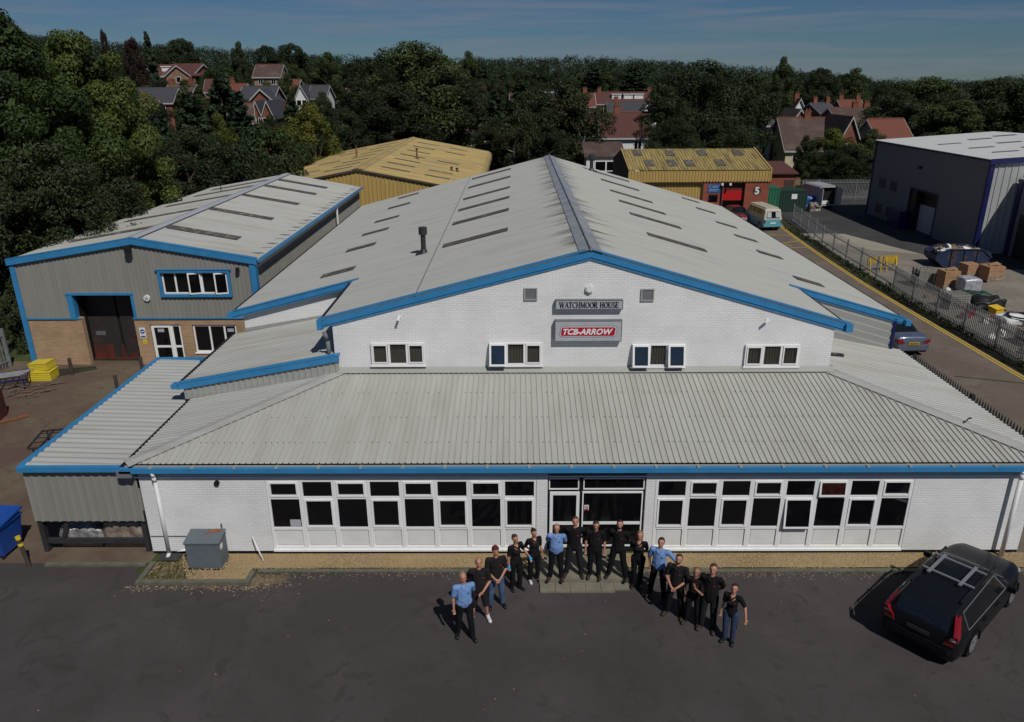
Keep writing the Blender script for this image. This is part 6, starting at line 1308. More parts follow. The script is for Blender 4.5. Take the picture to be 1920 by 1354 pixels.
M['jeans'] = mat('blue_jeans', (.045, .085, .17), (.03, .055, .12), scale=6, rough=.9, bump=.4, bscale=16, c3=(.09, .13, .21), s3=4); M['jeans_dark'] = mat('dark_jeans', (.02, .045, .10), (.015, .03, .07), scale=6, rough=.9)
M['hair_dark'] = mat('dark_hair', (.012, .009, .008), rough=.6, scale=30); M['hair_brown'] = mat('brown_hair', (.06, .03, .018), (.04, .02, .012), rough=.6, scale=30); M['hair_grey'] = mat('grey_hair', (.26, .25, .24), (.18, .17, .16), rough=.7, scale=30); M['hair_blond'] = mat('blond_hair', (.30, .17, .07), (.20, .11, .045), rough=.6, scale=20)
M['beanie'] = mat('maroon_beanie', (.11, .010, .016), (.08, .008, .012), scale=20, rough=.95, bump=.4, bscale=60); M['glove'] = mat('blue_glove', (.05, .32, .62), (.04, .28, .55), rough=.5); M['shoe_black'] = mat('black_shoe', (.010, .009, .009), rough=.4); M['shoe_brown'] = mat('brown_boot', (.035, .022, .014), rough=.7); M['shoe_white'] = mat('white_trainer', (.58, .58, .58), (.5, .5, .5), rough=.6); M['badge'] = mat('red_logo', (.20, .02, .03), rough=.7)
M['lips'] = mat('lips', (.22, .07, .06), rough=.5)
def caps(bm, p0, p1, r0, r1, fl=1.0, seg=10):
    """closed tapered capsule; fl flattens it along y"""
    p0, p1 = Vector(p0), Vector(p1); d = p1-p0; Ln = max(d.length, 1e-5); q = d.to_track_quat('Z', 'Y').to_matrix().to_4x4()
    vs = []; rings = []
    for k in range(5): a = -math.pi/2+math.pi/2*k/4; rings.append((r0*math.sin(a), r0*math.cos(a)))
    for k in range(5): a = math.pi/2*k/4; rings.append((Ln+r1*math.sin(a), r1*math.cos(a)))
    allv = []
    for z, r in rings:
        r = max(r, 1e-4); row = []
        for s in range(seg):
            a = 2*math.pi*s/seg; v = p0+(q.to_3x3() @ Vector((r*math.cos(a), r*math.sin(a), z)))
            if fl != 1.0: v.y = (p0.y+p1.y)/2+(v.y-(p0.y+p1.y)/2)*fl
            row.append(bm.verts.new(v))
        allv.append(row)
    for a, c in zip(allv, allv[1:]):
        for s in range(seg): bm.faces.new((a[s], a[(s+1) % seg], c[(s+1) % seg], c[s]))
    bm.faces.new(allv[0][::-1]); bm.faces.new(allv[-1])
def ell(bm, c, r, M4=None, seg=10):
    me = bmesh.ops.create_uvsphere(bm, u_segments=seg, v_segments=seg-2, radius=1)['verts']
    for v in me:
        v.co = Vector((v.co.x*r[0], v.co.y*r[1], v.co.z*r[2])); v.co = (M4 @ v.co if M4 else v.co)+Vector(c)
def voxel(bm, size, name, m, parent, it=3):
    me = bpy.data.meshes.new('tmp'); bm.to_mesh(me); bm.free(); o = bpy.data.objects.new('tmp', me); COL.objects.link(o)
    r = o.modifiers.new('r', 'REMESH'); r.mode = 'VOXEL'; r.voxel_size = size
    s = o.modifiers.new('s', 'SMOOTH'); s.iterations = it; s.factor = .5
    dg = bpy.context.evaluated_depsgraph_get(); dg.update(); nm = bpy.data.meshes.new_from_object(o.evaluated_get(dg)); bpy.data.objects.remove(o); bpy.data.meshes.remove(me)
    nm.materials.clear(); return link(name, nm, m, parent, True)
ARMS = {   # elbow, wrist, hand direction for the right side (x > 0)
    'down': ((.248, .03, 1.14), (.256, -.05, .90), (.0, -.15, -1)), 'back': ((.255, .14, 1.16), (.07, .20, 1.0), (-1, .1, -.2)),
    'clasp': ((.258, -.02, 1.13), (.07, -.24, 1.0), (-.8, -.2, -.6)), 'fold': ((.255, -.10, 1.17), (-.03, -.25, 1.20), (-1, 0, .1)),
    'hip': ((.46, .06, 1.17), (.24, -.03, 1.02), (-.7, -.5, -.5)), 'chin': ((.25, -.20, 1.18), (.06, -.26, 1.36), (-.2, .1, 1)), 'pocket': ((.285, .06, 1.13), (.225, -.02, .93), (-.1, -.2, -1)), 'out': ((.36, .06, 1.16), (.40, -.12, .97), (.1, -.4, -1))}
def person(label, loc, rz, h=1.75, shirt='polo_black', legs='trouser_black', shoe='shoe_black', hair='hair_dark', style='short', skin='skin', arms=('down', 'down'), belly=0, fem=False, stance=.13, step=0, shorts=False, gloves=False, tilt=18, z=0):
    t = thing('person', label, 'person', (loc[0], loc[1], z), rz); k = h/1.75; t.scale = (k, k, k)
    sh = .175 if fem else .20; hipw = .105 if fem else .10; sw = .90 if fem else 1.0
    def mir(p, s): return Vector((p[0]*s, p[1], p[2]))
    hipz, kneez, ankz = .92, .49, .09
    J = {}
    for s in (-1, 1):
        an = Vector((s*stance, -.0-s*step, ankz)); kn = Vector((s*(hipw+stance)/2*1.02, -.03-s*step*.6, kneez)); hp = Vector((s*hipw, 0, hipz)); J[s] = (hp, kn, an)
    ht = R(-tilt); hm = Matrix.Translation((0, .0, 1.515)) @ Matrix.Rotation(ht, 4, 'X') @ Matrix.Translation((0, 0, -1.515))
    H = lambda p: hm @ Vector(p)
    # the body: one continuous surface
    bm = bmesh.new()
    for s in (-1, 1):
        hp, kn, an = J[s]
        caps(bm, hp, kn, .078, .052); caps(bm, kn, an, .053, .036); caps(bm, an, an+Vector((s*.02, -.09, -.045)), .034, .024)
        el, wr_, hd_ = ARMS[arms[0 if s < 0 else 1]]; so_ = Vector((s*sh, .01, 1.42)); el = mir(el, s); wr_ = mir(wr_, s); hd_ = mir(hd_, s).normalized()
        el.x *= (sh/.20); 
        caps(bm, so_, el, .052*sw, .040*sw); caps(bm, el, wr_, .041*sw, .026*sw)
        # palm, four unequal bent fingers and a thumb from the side of the palm
        pc = wr_+hd_*.055; sd = hd_.cross(Vector((0, -1, 0)) if abs(hd_.y) < .8 else Vector((0, 0, 1))).normalized(); nr = sd.cross(hd_).normalized()
        caps(bm, wr_, pc+hd_*.02, .026, .030)
        for f, (o_, l_) in enumerate(((-.030, .060), (-.011, .072), (.009, .068), (.027, .052))):
            b0 = pc+hd_*.025+sd*o_; b1 = b0+hd_*l_*.55+nr*.006; b2_ = b1+(hd_*.8+nr*.6).normalized()*l_*.5; caps(bm, b0, b1, .0105, .0095, seg=6); caps(bm, b1, b2_, .0095, .008, seg=6)
        tb = wr_+hd_*.03-sd*.022*s; caps(bm, tb, tb-sd*.035*s+hd_*.035, .013, .010, seg=6)
        J[('arm', s)] = (so_, el, wr_, hd_, pc)
    caps(bm, (0, 0, .95), (0, -.01, 1.15), .115, .11, .8); caps(bm, (0, -.01, 1.15), (0, 0, 1.36), .12, .13, .78); caps(bm, (-sh*.75, .01, 1.40), (sh*.75, .01, 1.40), .075, .075, .9)
    caps(bm, (0, .01, 1.42), H((0, .005, 1.55)), .064, .057)
    Rm = hm.to_3x3().to_4x4()
    ell(bm, H((0, .012, 1.650)), (.084, .103, .110), Rm); ell(bm, H((0, -.025, 1.595)), (.062, .073, .068), Rm)
    caps(bm, H((0, -.085, 1.655)), H((0, -.108, 1.625)), .010, .016, seg=6); caps(bm, H((-.03, -.075, 1.672)), H((.03, -.075, 1.672)), .014, .014, seg=6)
    caps(bm, H((0, -.078, 1.565)), H((0, -.074, 1.56)), .020, .018, seg=6)
    for s in (-1, 1): ell(bm, H((s*.080, .01, 1.64)), (.012, .020, .030), Rm, 8)
    voxel(bm, .0095, 'body', M[skin], t, 2)
    # face details
    for s in (-1, 1): b = MB(); b.ball(H((s*.030, -.083, 1.655)), .011, 4, sc=(1.2, .6, .7)); b.build('eye', M['hair_dark'], t, True)
    b = MB(); p = H((0, -.093, 1.587)); b.ball(p, .022, 4, sc=(1, .35, .3)); b.build('mouth', M['lips'], t, True)
    # shirt
    bm = bmesh.new(); g_ = .016
    wx = .85 if fem else 1
    lo = .97 if shirt == 'shirt_blue' else .90
    caps(bm, (0, 0, lo+.03), (0, -.01-belly*.5, 1.12), .172*(wx+.06*fem)+belly*.5, .165*wx+belly, .70); caps(bm, (0, -.01-belly*.5, 1.12), (0, 0, 1.32), .165*wx+belly, .180*wx, .68); caps(bm, (-sh*.80, .01, 1.405), (sh*.80, .01, 1.405), .080, .080, .95); caps(bm, (-.075*wx, -.0, lo+.045), (.075*wx, 0, lo+.045), .115+belly*.5, .115+belly*.5, .95)
    if fem: caps(bm, (-.06, -.10, 1.27), (.06, -.10, 1.27), .06, .06)
    for s in (-1, 1):
        so_, el, wr_, hd_, pc = J[('arm', s)]; caps(bm, so_, so_.lerp(el, .78), .073, .064*sw)
    sh_ = voxel(bm, .013, 'shirt', M[shirt], t, 2)
    # open collar and chest badge
    b = MB()
    for s in (-1, 1): b.prism([(s*.012, -.118, 1.385), (s*.075, -.085, 1.46), (s*.060, -.060, 1.485), (s*.004, -.105, 1.42)][::s], (0, -.014, .0))
    b.build('collar', M[shirt], sh_)
    b = MB(); zc = 1.30; b.ball((.085, -.118-belly*.3, zc), .03, 4, sc=(1.1, .35, .5)); b.build('badge', M['badge'] if shirt != 'shirt_blue' else M['sign_blue'], sh_)
    # trousers or shorts
    bm = bmesh.new(); caps(bm, (-.075, 0, .93), (.075, 0, .93), .108+belly*.25, .108+belly*.25, .9)
    for s in (-1, 1):
        hp, kn, an = J[s]; end = an+Vector((0, 0, .0)) if not shorts else kn+Vector((0, 0, .02))
        if shorts: caps(bm, hp, kn, .108, .085)
        else: caps(bm, hp, kn, .108, .080); caps(bm, kn, end, .080, .068)
    voxel(bm, .013, 'shorts' if shorts else 'trousers', M[legs], t, 2)
    b = MB(); b.add([(.150*math.cos(R(20*k_))*(1+belly), .120*math.sin(R(20*k_))*(1+belly), zz) for zz in (.965, 1.0) for k_ in range(18)], [(k_, (k_+1) % 18, 18+(k_+1) % 18, 18+k_) for k_ in range(18)]); b.build('belt', M['black'], t)
    for s in (-1, 1):
        hp, kn, an = J[s]; bm = bmesh.new(); dx = s*.035
        caps(bm, (an.x, an.y+.05, .05), (an.x+dx*1.2, an.y-.16, .042), .050, .050, seg=10); caps(bm, (an.x, an.y+.02, .05), (an.x, an.y, .11), .050, .052); voxel(bm, .011, 'shoe', M[shoe], t, 2)
    if gloves:
        for s in (-1, 1):
            so_, el, wr_, hd_, pc = J[('arm', s)]; bm = bmesh.new(); sd = hd_.cross(Vector((0, -1, 0))).normalized(); caps(bm, wr_, pc+hd_*.02, .034, .038)
            for o_, l_ in ((-.030, .070), (-.011, .082), (.009, .078), (.027, .062)): caps(bm, pc+hd_*.025+sd*o_, pc+hd_*(.025+l_)+sd*o_, .014, .012, seg=6)
            caps(bm, wr_+hd_*.03-sd*.022*s, wr_+hd_*.07-sd*.06*s, .016, .013, seg=6); voxel(bm, .009, 'glove', M['glove'], t, 1)
    # hair
    def shell(sc, keep, m, name, extra=None, off=(0, .018, 1.662)):
        bm = bmesh.new(); bmesh.ops.create_uvsphere(bm, u_segments=20, v_segments=14, radius=1)
        from mathutils import noise
        for v in list(bm.verts):
            if not keep(v.co): bm.verts.remove(v)
        for v in bm.verts:
            nz_ = 1+.05*noise.noise(v.co*4); v.co = Vector((v.co.x*sc[0]*nz_, v.co.y*sc[1]*nz_, v.co.z*sc[2]*nz_))+Vector(off); v.co = hm @ v.co
        me = bpy.data.meshes.new('hair'); bm.to_mesh(me); bm.free(); me.materials.append(M[m]); o = bpy.data.objects.new(name, me); COL.objects.link(o); o.parent = t
        sm = o.modifiers.new('s', 'SOLIDIFY'); sm.thickness = .012; me.polygons.foreach_set('use_smooth', [True]*len(me.polygons)); return o
    if style in ('short', 'pony', 'bob', 'bun'): shell((.091, .111, .118), lambda c: c.z > .52 or (c.y > -.15 and c.z > -.25 and not (abs(c.x) > .75 and c.z < -.1 and c.y < .2)), hair, 'hair')
    if style == 'bald': shell((.090, .110, .116), lambda c: c.y > .15 and -.35 < c.z < .30, hair, 'hair')
    if style == 'thin': shell((.090, .110, .115), lambda c: (c.z > .62 and c.y > -.4) or (c.y > .0 and c.z > -.35), hair, 'hair')
    if style == 'beanie': shell((.099, .119, .130), lambda c: c.z > .22 or (c.y > .1 and c.z > -.15), 'beanie', 'beanie')
    if style in ('pony', 'bun'): bm = bmesh.new(); caps(bm, H((0, .11, 1.70)), H((0, .13, 1.72 if style == 'bun' else 1.56)), .042, .035 if style == 'bun' else .02); voxel(bm, .01, 'hair_bun' if style == 'bun' else 'ponytail', M[hair], t, 1)
    if style == 'bob': shell((.105, .120, .135), lambda c: (c.y > -.1 and c.z > -.95 and c.z < .6) or (c.z > .5), hair, 'bob_hair', off=(0, .022, 1.645))
    if style == 'beard': shell((.091, .111, .118), lambda c: c.z > .55 or (c.y > -.15 and c.z > -.25), hair, 'hair'); shell((.073, .087, .077), lambda c: c.z < -.15 and c.y < .3, hair, 'beard', off=(0, -.028, 1.602))
    return t
FP = lambda px, py, z=0: at(px, py, 'z', z)
face = lambda p: math.atan2(p.x, p.y+CAM_D)*-1.0      # turn so that local -Y looks to the camera side
def put(px, py, z=0, **k):
    p = FP(px, py, z); lab = k.pop('label'); tw = k.pop('turn', 0); return person(lab, (p.x, p.y+.05), math.atan2(-p.x, 1) * 0 - math.atan2(p.x, p.y+CAM_D) + R(tw), z=z, **k)
put(872, 1196, label='white haired man in a pale blue shirt at the near left end of the group', shirt='shirt_blue', hair='hair_grey', style='thin', arms=('down', 'back'), h=1.82, step=.12, stance=.15, turn=12, belly=.012)
put(900, 1164, label='bald man in black polo, dark shorts and white trainers', hair='hair_dark', style='bald', shorts=True, legs='trouser_grey', shoe='shoe_white', arms=('back', 'clasp'), h=1.80, stance=.19, belly=.02, shirt='polo_dark', turn=5)
put(931, 1138, label='man in a maroon beanie and blue jeans with hands clasped in front', style='beanie', legs='jeans', arms=('clasp', 'clasp'), h=1.76, stance=.16, shirt='polo_dark', turn=10, skin='skin')
put(967, 1106, label='woman with a ponytail wearing bright blue gloves, all in black', fem=True, style='pony', hair='hair_brown', gloves=True, h=1.66, stance=.10, step=.05, arms=('down', 'out'), turn=35, tilt=5)
put(1001, 1090, label='woman with black hair in a bun, black clothes and white trainers', fem=True, style='bun', h=1.60, shoe='shoe_white', arms=('back', 'down'), stance=.12, turn=25, belly=.02, tilt=2)
put(1042, 1087, .158, label='older man with white hair in a blue shirt standing on the doorstep', shirt='shirt_blue', hair='hair_grey', style='thin', arms=('back', 'back'), h=1.66, belly=.03, stance=.16, shoe='shoe_brown')
put(1076, 1080, .158, label='tall man in black polo on the doorstep beside the older man in blue', hair='hair_brown', h=1.78, stance=.20, arms=('back', 'back'), legs='trouser_grey', shoe='shoe_brown')
put(1114, 1083, .158, label='man in black polo with both arms hanging, middle of the doorstep', arms=('down', 'down'), h=1.72, belly=.03, stance=.12, shoe='shoe_brown', tilt=0)
put(1157, 1084, .158, label='dark bearded man at the right end of the doorstep', style='beard', arms=('back', 'back'), h=1.74, stance=.23, legs='trouser_black', turn=-8)
put(1194, 1100, label='woman with short blond hair in black beside the doorstep end', fem=True, style='bob', hair='hair_blond', arms=('back', 'back'), h=1.66, stance=.08, turn=-5)
put(1232, 1122, label='dark haired man in a pale blue shirt with a hand on his hip', shirt='shirt_blue', arms=('pocket', 'hip'), h=1.78, stance=.20, step=.05, turn=-12, belly=.015, shoe='shoe_brown')
put(1264, 1156, label='bearded man in black polo with hands clasped low, right of the blue shirt', style='beard', hair='hair_brown', arms=('clasp', 'clasp'), h=1.78, stance=.19, shirt='polo_dark', turn=-14, shoe='shoe_brown')
put(1297, 1172, label='short bald man in black holding one hand to his chin', style='bald', hair='hair_grey', arms=('pocket', 'chin'), h=1.62, stance=.16, turn=-14, shirt='polo_black', shoe='shoe_brown', skin='skin_tan')
put(1326, 1182, label='tall man with cropped hair and beard stubble in black, arms behind his back', hair='hair_brown', arms=('back', 'back'), h=1.86, stance=.14, turn=-10, legs='trouser_grey', shoe='shoe_brown', belly=.02)
put(1366, 1205, label='woman in black polo and blue jeans standing apart at the far right end', fem=True, style='short', legs='jeans_dark', arms=('down', 'out'), h=1.62, stance=.10, shoe='shoe_black', turn=-12, skin='skin')
# ------------------------------------------------------------------ houses beyond the estate
def house(label, px0, px1, py_ridge, Y, depth=8.5, wall='house_brick', roof='slate', kind='side', rise=2.4, hgt=None, chim=(), rz=0, dormers=(), white_trim=True, eaves=None, gable_at=None, windows=True, base=None, cat='house'):
    """side: ridge runs across the view; gable: gable end faces the camera"""
    a, c = at(px0, py_ridge, 'y', Y), at(px1, py_ridge, 'y', Y); W_ = c.x-a.x; xc = (a.x+c.x)/2; zr_ = (a.z+c.z)/2
    g0 = elev(xc, Y) if base is None else base; g0 = min(g0, zr_-6.5); H_ = zr_-g0; he = H_-rise
    t = thing('house', label, cat, (xc, Y, g0), R(rz)); hw = W_/2; D_ = depth
    if kind == 'side':
        b = MB(); b.box(-hw, hw, -D_/2, D_/2, 0, he)
        for s in (-1, 1): b.prism([(s*hw, -D_/2, he), (s*hw, D_/2, he), (s*hw, 0, H_-.1)][::s], (-s*.25, 0, 0))
        b.build('wall', M[wall], t)
        b = MB(); o = .3
        b.prism([(-hw-o, -D_/2-o, he-.15), (hw+o, -D_/2-o, he-.15), (hw+o, 0, H_), (-hw-o, 0, H_)], (0, 0, .12)); b.prism([(-hw-o, 0, H_), (hw+o, 0, H_), (hw+o, D_/2+o, he-.15), (-hw-o, D_/2+o, he-.15)], (0, 0, .12)); r_ = b.build('roof', M[roof], t)
        b = MB(); b.cyl((-hw-o, 0, H_+.1), (hw+o, 0, H_+.1), .13, n=8); b.build('ridge_tiles', M['tile_red'] if 'tile' in roof else M['slate'], r_)
        if white_trim:
            b = MB()
            for s in (-1, 1):
                x = s*(hw+o+.02); b.prism([(x, -D_/2-o, he-.33), (x, 0, H_-.20), (x, 0, H_+.10), (x, -D_/2-o, he-.03)], (s*.05, 0, 0)); b.prism([(x, D_/2+o, he-.33), (x, 0, H_-.20), (x, 0, H_+.10), (x, D_/2+o, he-.03)], (s*.05, 0, 0))
            b.box(-hw-o, hw+o, -D_/2-o-.1, -D_/2-o-.001, he-.32, he-.08); b.build('bargeboard', M['barge'], t)
        for cx in chim: chimney(t, r_, cx*hw, 0, H_)
        if windows:
            n = max(1, int(W_/2.6))
            for i in range(n):
                for z in (he-1.7, he-4.4):
                    if z < .3: continue
                    x = -hw+(i+.5)*W_/n; b = MB(); frame(b, x-.55, x+.55, z, z+1.2, -D_/2-.06, .07, .08); b.box(x-.03, x+.03, -D_/2-.05, -D_/2-.001, z+.07, z+1.13); w_ = b.build('window', M['pvc'], t); b = MB(); b.box(x-.48, x+.48, -D_/2-.03, -D_/2-.01, z+.07, z+1.13); b.build('pane', M['glass_dark'], w_)
        for dx in dormers:
            x = dx*hw; yd = -D_*.27; zd = he+rise*.30; b = MB(); b.box(x-1.1, x+1.1, yd-.3, 0, zd, zd+1.35); b.box(x-1.25, x+1.25, yd-.45, .1, zd+1.35, zd+1.45); d_ = b.build('dormer', M['slate_hung'] if roof == 'slate' else M['white_paint'], t)
            b = MB(); frame(b, x-.9, x+.9, zd+.25, zd+1.2, yd-.36, .08, .055); b.box(x-.04, x+.04, yd-.355, yd-.302, zd+.33, zd+1.12); b.box(x-1.25, x+1.25, yd-.50, yd-.451, zd+1.33, zd+1.50); b.build('dormer_window', M['pvc'], d_)
        if gable_at is not None:       # a front gable wing
            gx, gw, gm = gable_at; x = gx*hw; zt = H_-.4; zb_ = he-.1; L_ = -D_/2-2.2
            b = MB(); b.box(x-gw, x+gw, L_, -D_/2, 0, zb_); b.prism([(x-gw, L_, zb_), (x+gw, L_, zb_), (x, L_, zt)], (0, .25, 0)); wg = b.build('gable_wing', M[gm], t)
            b = MB()
            for s in (-1, 1): b.prism([(x, L_-.3, zt+.05), (x+s*(gw+.3), L_-.3, zb_-.18), (x+s*(gw+.3), 0, zb_-.18), (x, 0, zt+.05)][::s], (0, 0, .1))
            b.build('gable_roof', M[roof], wg)
            b = MB()
            for s in (-1, 1): b.prism([(x, L_-.36, zt-.15), (x+s*(gw+.32), L_-.36, zb_-.40), (x+s*(gw+.32), L_-.36, zb_-.12), (x, L_-.36, zt+.16)][::s], (0, .05, 0))
            b.build('bargeboard', M['barge'], wg)
            b = MB(); frame(b, x-.6, x+.6, zb_-1.6, zb_-.3, L_-.06, .08, .06); b.box(x-.52, x+.52, L_-.04, L_-.01, zb_-1.52, zb_-.38, mi=1); b.build('window', [M['pvc'], M['glass_dark']], wg)
    else:
        b = MB(); b.box(-hw, hw, -D_/2, D_/2, 0, he); b.prism([(-hw, -D_/2, he), (hw, -D_/2, he), (0, -D_/2, H_-.08)], (0, .25, 0)); b.prism([(-hw, D_/2-.25, he), (hw, D_/2-.25, he), (0, D_/2-.25, H_-.08)], (0, .25, 0)); b.build('wall', M[wall], t)
        b = MB(); o = .3; k = rise/hw
        for s in (-1, 1): b.prism([(0, -D_/2-o, H_), (s*(hw+o), -D_/2-o, he-k*o), (s*(hw+o), D_/2+o, he-k*o), (0, D_/2+o, H_)][::s], (0, 0, .12))
        r_ = b.build('roof', M[roof], t)
        if white_trim:
            b = MB()
            for s in (-1, 1): b.prism([(0, -D_/2-o-.05, H_-.18), (s*(hw+o), -D_/2-o-.05, he-k*o-.2), (s*(hw+o), -D_/2-o-.05, he-k*o+.14), (0, -D_/2-o-.05, H_+.16)][::s], (0, .049, 0))
            b.build('bargeboard', M['barge'], t)
        for cx in chim: chimney(t, r_, 0, cx*D_/2, H_)
        if windows:
            for x in (-hw*.45, hw*.45):
                for z in (he-1.6, he-4.3):
                    if z < .2: continue
                    b = MB(); frame(b, x-.5, x+.5, z, z+1.2, -D_/2-.06, .07, .08); w_ = b.build('window', M['pvc'], t); b = MB(); b.box(x-.43, x+.43, -D_/2-.03, -D_/2-.01, z+.07, z+1.13); b.build('pane', M['glass_dark'], w_)
    return t
def chimney(t, r_, x, y, H_):
    b = MB(); b.box(x-.45, x+.45, y-.32, y+.32, H_-1.2, H_+1.0); b.box(x-.52, x+.52, y-.38, y+.38, H_+1.0, H_+1.12); c_ = b.build('chimney', M['house_brick'], r_)
    b = MB()
    for q in (-.22, .22): b.cyl((x+q, y, H_+1.12), (x+q, y, H_+1.45), .11, n=8)
    # pots belong to the stack mesh: fourth level is not allowed
    n0 = len(c_.data.vertices); bmx = bmesh.new(); bmx.from_mesh(c_.data); bmp = bmesh.new(); bmp.from_mesh(b.mesh('pots')); 
    tmp = bpy.data.meshes.new('p'); bmp.to_mesh(tmp); bmp.free(); bmx.from_mesh(tmp); bmx.to_mesh(c_.data); bmx.free()
house('house with a brick gable, white bargeboard and chimney showing over the bright left tree', 200, 262, 186, 112, roof='tile_brown', chim=(-.9,), rz=46, depth=8)
house('brown tiled house right of the one behind the bright left tree', 243, 292, 190, 98, roof='tile_brown', chim=(.2,), rz=30, depth=9)
house('dark slate roofed house with small skylights behind the brown tiled pair', 262, 330, 166, 132, roof='slate', rz=6)
house('house on the hill with white dormers in a plum roof', 274, 332, 123, 178, roof='tile_plum', dormers=(-.45, .45), rz=8)
house('wide plum roofed house on the hill with a lower front hip', 326, 380, 121, 176, roof='tile_plum', depth=11, gable_at=(.35, 3, 'tan_brick'), rz=-6)
house('tan brick house on the hill with small square windows and a glazed porch', 482, 530, 122, 172, wall='tan_brick', roof='tile_brown', depth=7, rise=2.6, chim=())
house('slate roofed house with an orange brick front gable, left of centre', 458, 520, 163, 128, roof='slate', gable_at=(.62, 2.3, 'house_brick'))
house('small twin gabled red brick house below the orange gable', 484, 500, 189, 108, roof='slate', kind='gable', wall='house_brick', rise=2.0, depth=7)
house('second of the twin red brick gables, on the right', 502, 522, 189, 108, roof='slate', kind='gable', wall='house_brick', rise=2.0, depth=7)
house('white gabled house half hidden left of the tall central tree', 562, 584, 160, 150, kind='gable', wall='white_paint', roof='slate', rise=2.4)
house('slate roofed house next to the white gable, left of the central tree', 586, 616, 161, 152, roof='slate', wall='white_paint')
house('brick house glimpsed left of the tall central tree with a pale chimney', 655, 682, 146, 175, roof='tile_plum', kind='gable')
house('cream rendered house right of the big central tree', 846, 904, 205, 104, wall='cream', roof='tile_brown', depth=9, chim=(.6,), rz=-14, rise=3.0)
house('orange brick gable behind the cream house', 893, 921, 175, 140, kind='gable', roof='tile_brown', chim=(.0,))
house('dark slate house with white dormer windows behind the birches', 1006, 1046, 170, 150, roof='slate', dormers=(.1,), gable_at=(.75, 1.8, 'house_brick'))
house('orange brick house with tall chimneys behind the birch trees', 1068, 1112, 176, 152, roof='tile_red', chim=(-.7, .3), wall='house_brick')
house('long red roofed terrace with flat white dormers, far behind the low yellow roof', 1118, 1228, 174, 178, roof='tile_plum', dormers=(-.35, .05, .4), chim=(-.9, .8))
house('grey roofed terrace with red ridge in front of the far red terrace', 1140, 1214, 192, 150, roof='slate', chim=(-.6,), gable_at=(.75, 2, 'white_paint'))
H_w = house('white rendered house with a big plum roof behind the factory ridge', 1124, 1212, 212, 98, wall='white_paint', roof='tile_plum', depth=9, rise=3.1, chim=(-.25,))
t = thing('garden_room', 'white garden room with tall glazed doors just behind the far end of the factory roof', 'garden room', (11.3, 79, -1.2)); b = MB(); b.box(-2.6, 1.9, -2, 2, 0, 5.0); b.build('wall', M['white_paint'], t)
b = MB(); b.prism([(-2.9, -2.3, 5.0), (2.2, -2.3, 5.0), (2.2, 2.3, 6.4), (-2.9, 2.3, 6.4)], (0, 0, .12)); b.build('roof', M['tile_brown'], t)
b = MB(); frame(b, -1.6, 1.2, 1.0, 4.6, -2.06, .12, .1); b.box(-.25, -.10, -2.055, -1.97, 1.12, 4.48); b.box(-1.48, 1.08, -2.05, -1.98, 3.3, 3.4); w_ = b.build('glazed_door', M['pvc'], t); b = MB(); b.box(-1.48, 1.08, -2.03, -2.01, 1.1, 4.48); b.build('pane', M['glass_dark'], w_)
house('cream walled house with a big brown roof behind the green container', 1462, 1578, 222, 103, wall='cream', roof='tile_brown', depth=12, rise=4.2, chim=(-.12,), rz=-4)
house('red brick gable with a white bargeboard at the end of the big brown roof', 1556, 1594, 217, 98, kind='gable', roof='tile_brown', depth=9, rise=3.2)
house('house with a grey slate hung gable and bright red tiles, left of the warehouse', 1626, 1694, 224, 100, wall='slate_hung', roof='tile_red', depth=9, rise=4.0, rz=10)
house('orange brick gable with white trim behind the big brown roof', 1470, 1504, 204, 128, kind='gable', roof='tile_brown')
house('white gable end behind the orange brick gable', 1476, 1500, 185, 150, kind='gable', wall='white_paint', roof='tile_plum', chim=(-.4,))
house('slate roofed house with a white bargeboard in the middle of the right hand rooftops', 1516, 1556, 194, 140, roof='slate', chim=(-.6, .9), rz=22)
house('long brown roof across the right hand rooftops with two chimneys', 1556, 1640, 203, 126, roof='tile_brown', chim=(.1, .6), depth=11)
house('plum roofed house with a dark dormer beside the red tiled roof', 1622, 1664, 205, 138, roof='tile_plum', dormers=(-.6,), chim=(-.9,))
house('white rendered house seen through the big dark tree on the right', 1408, 1440, 214, 108, wall='white_paint', roof='slate', rise=1.5, depth=6)
t = thing('garden_fence', 'low timber garden fence below the cream house', 'fence', (37, 80, 0)); b = MB()
for k in range(40): b.box(-6+k*.3, -5.75+k*.3, 0, .04, 0, 1.6)
b.build('boards', M['wood'], t)

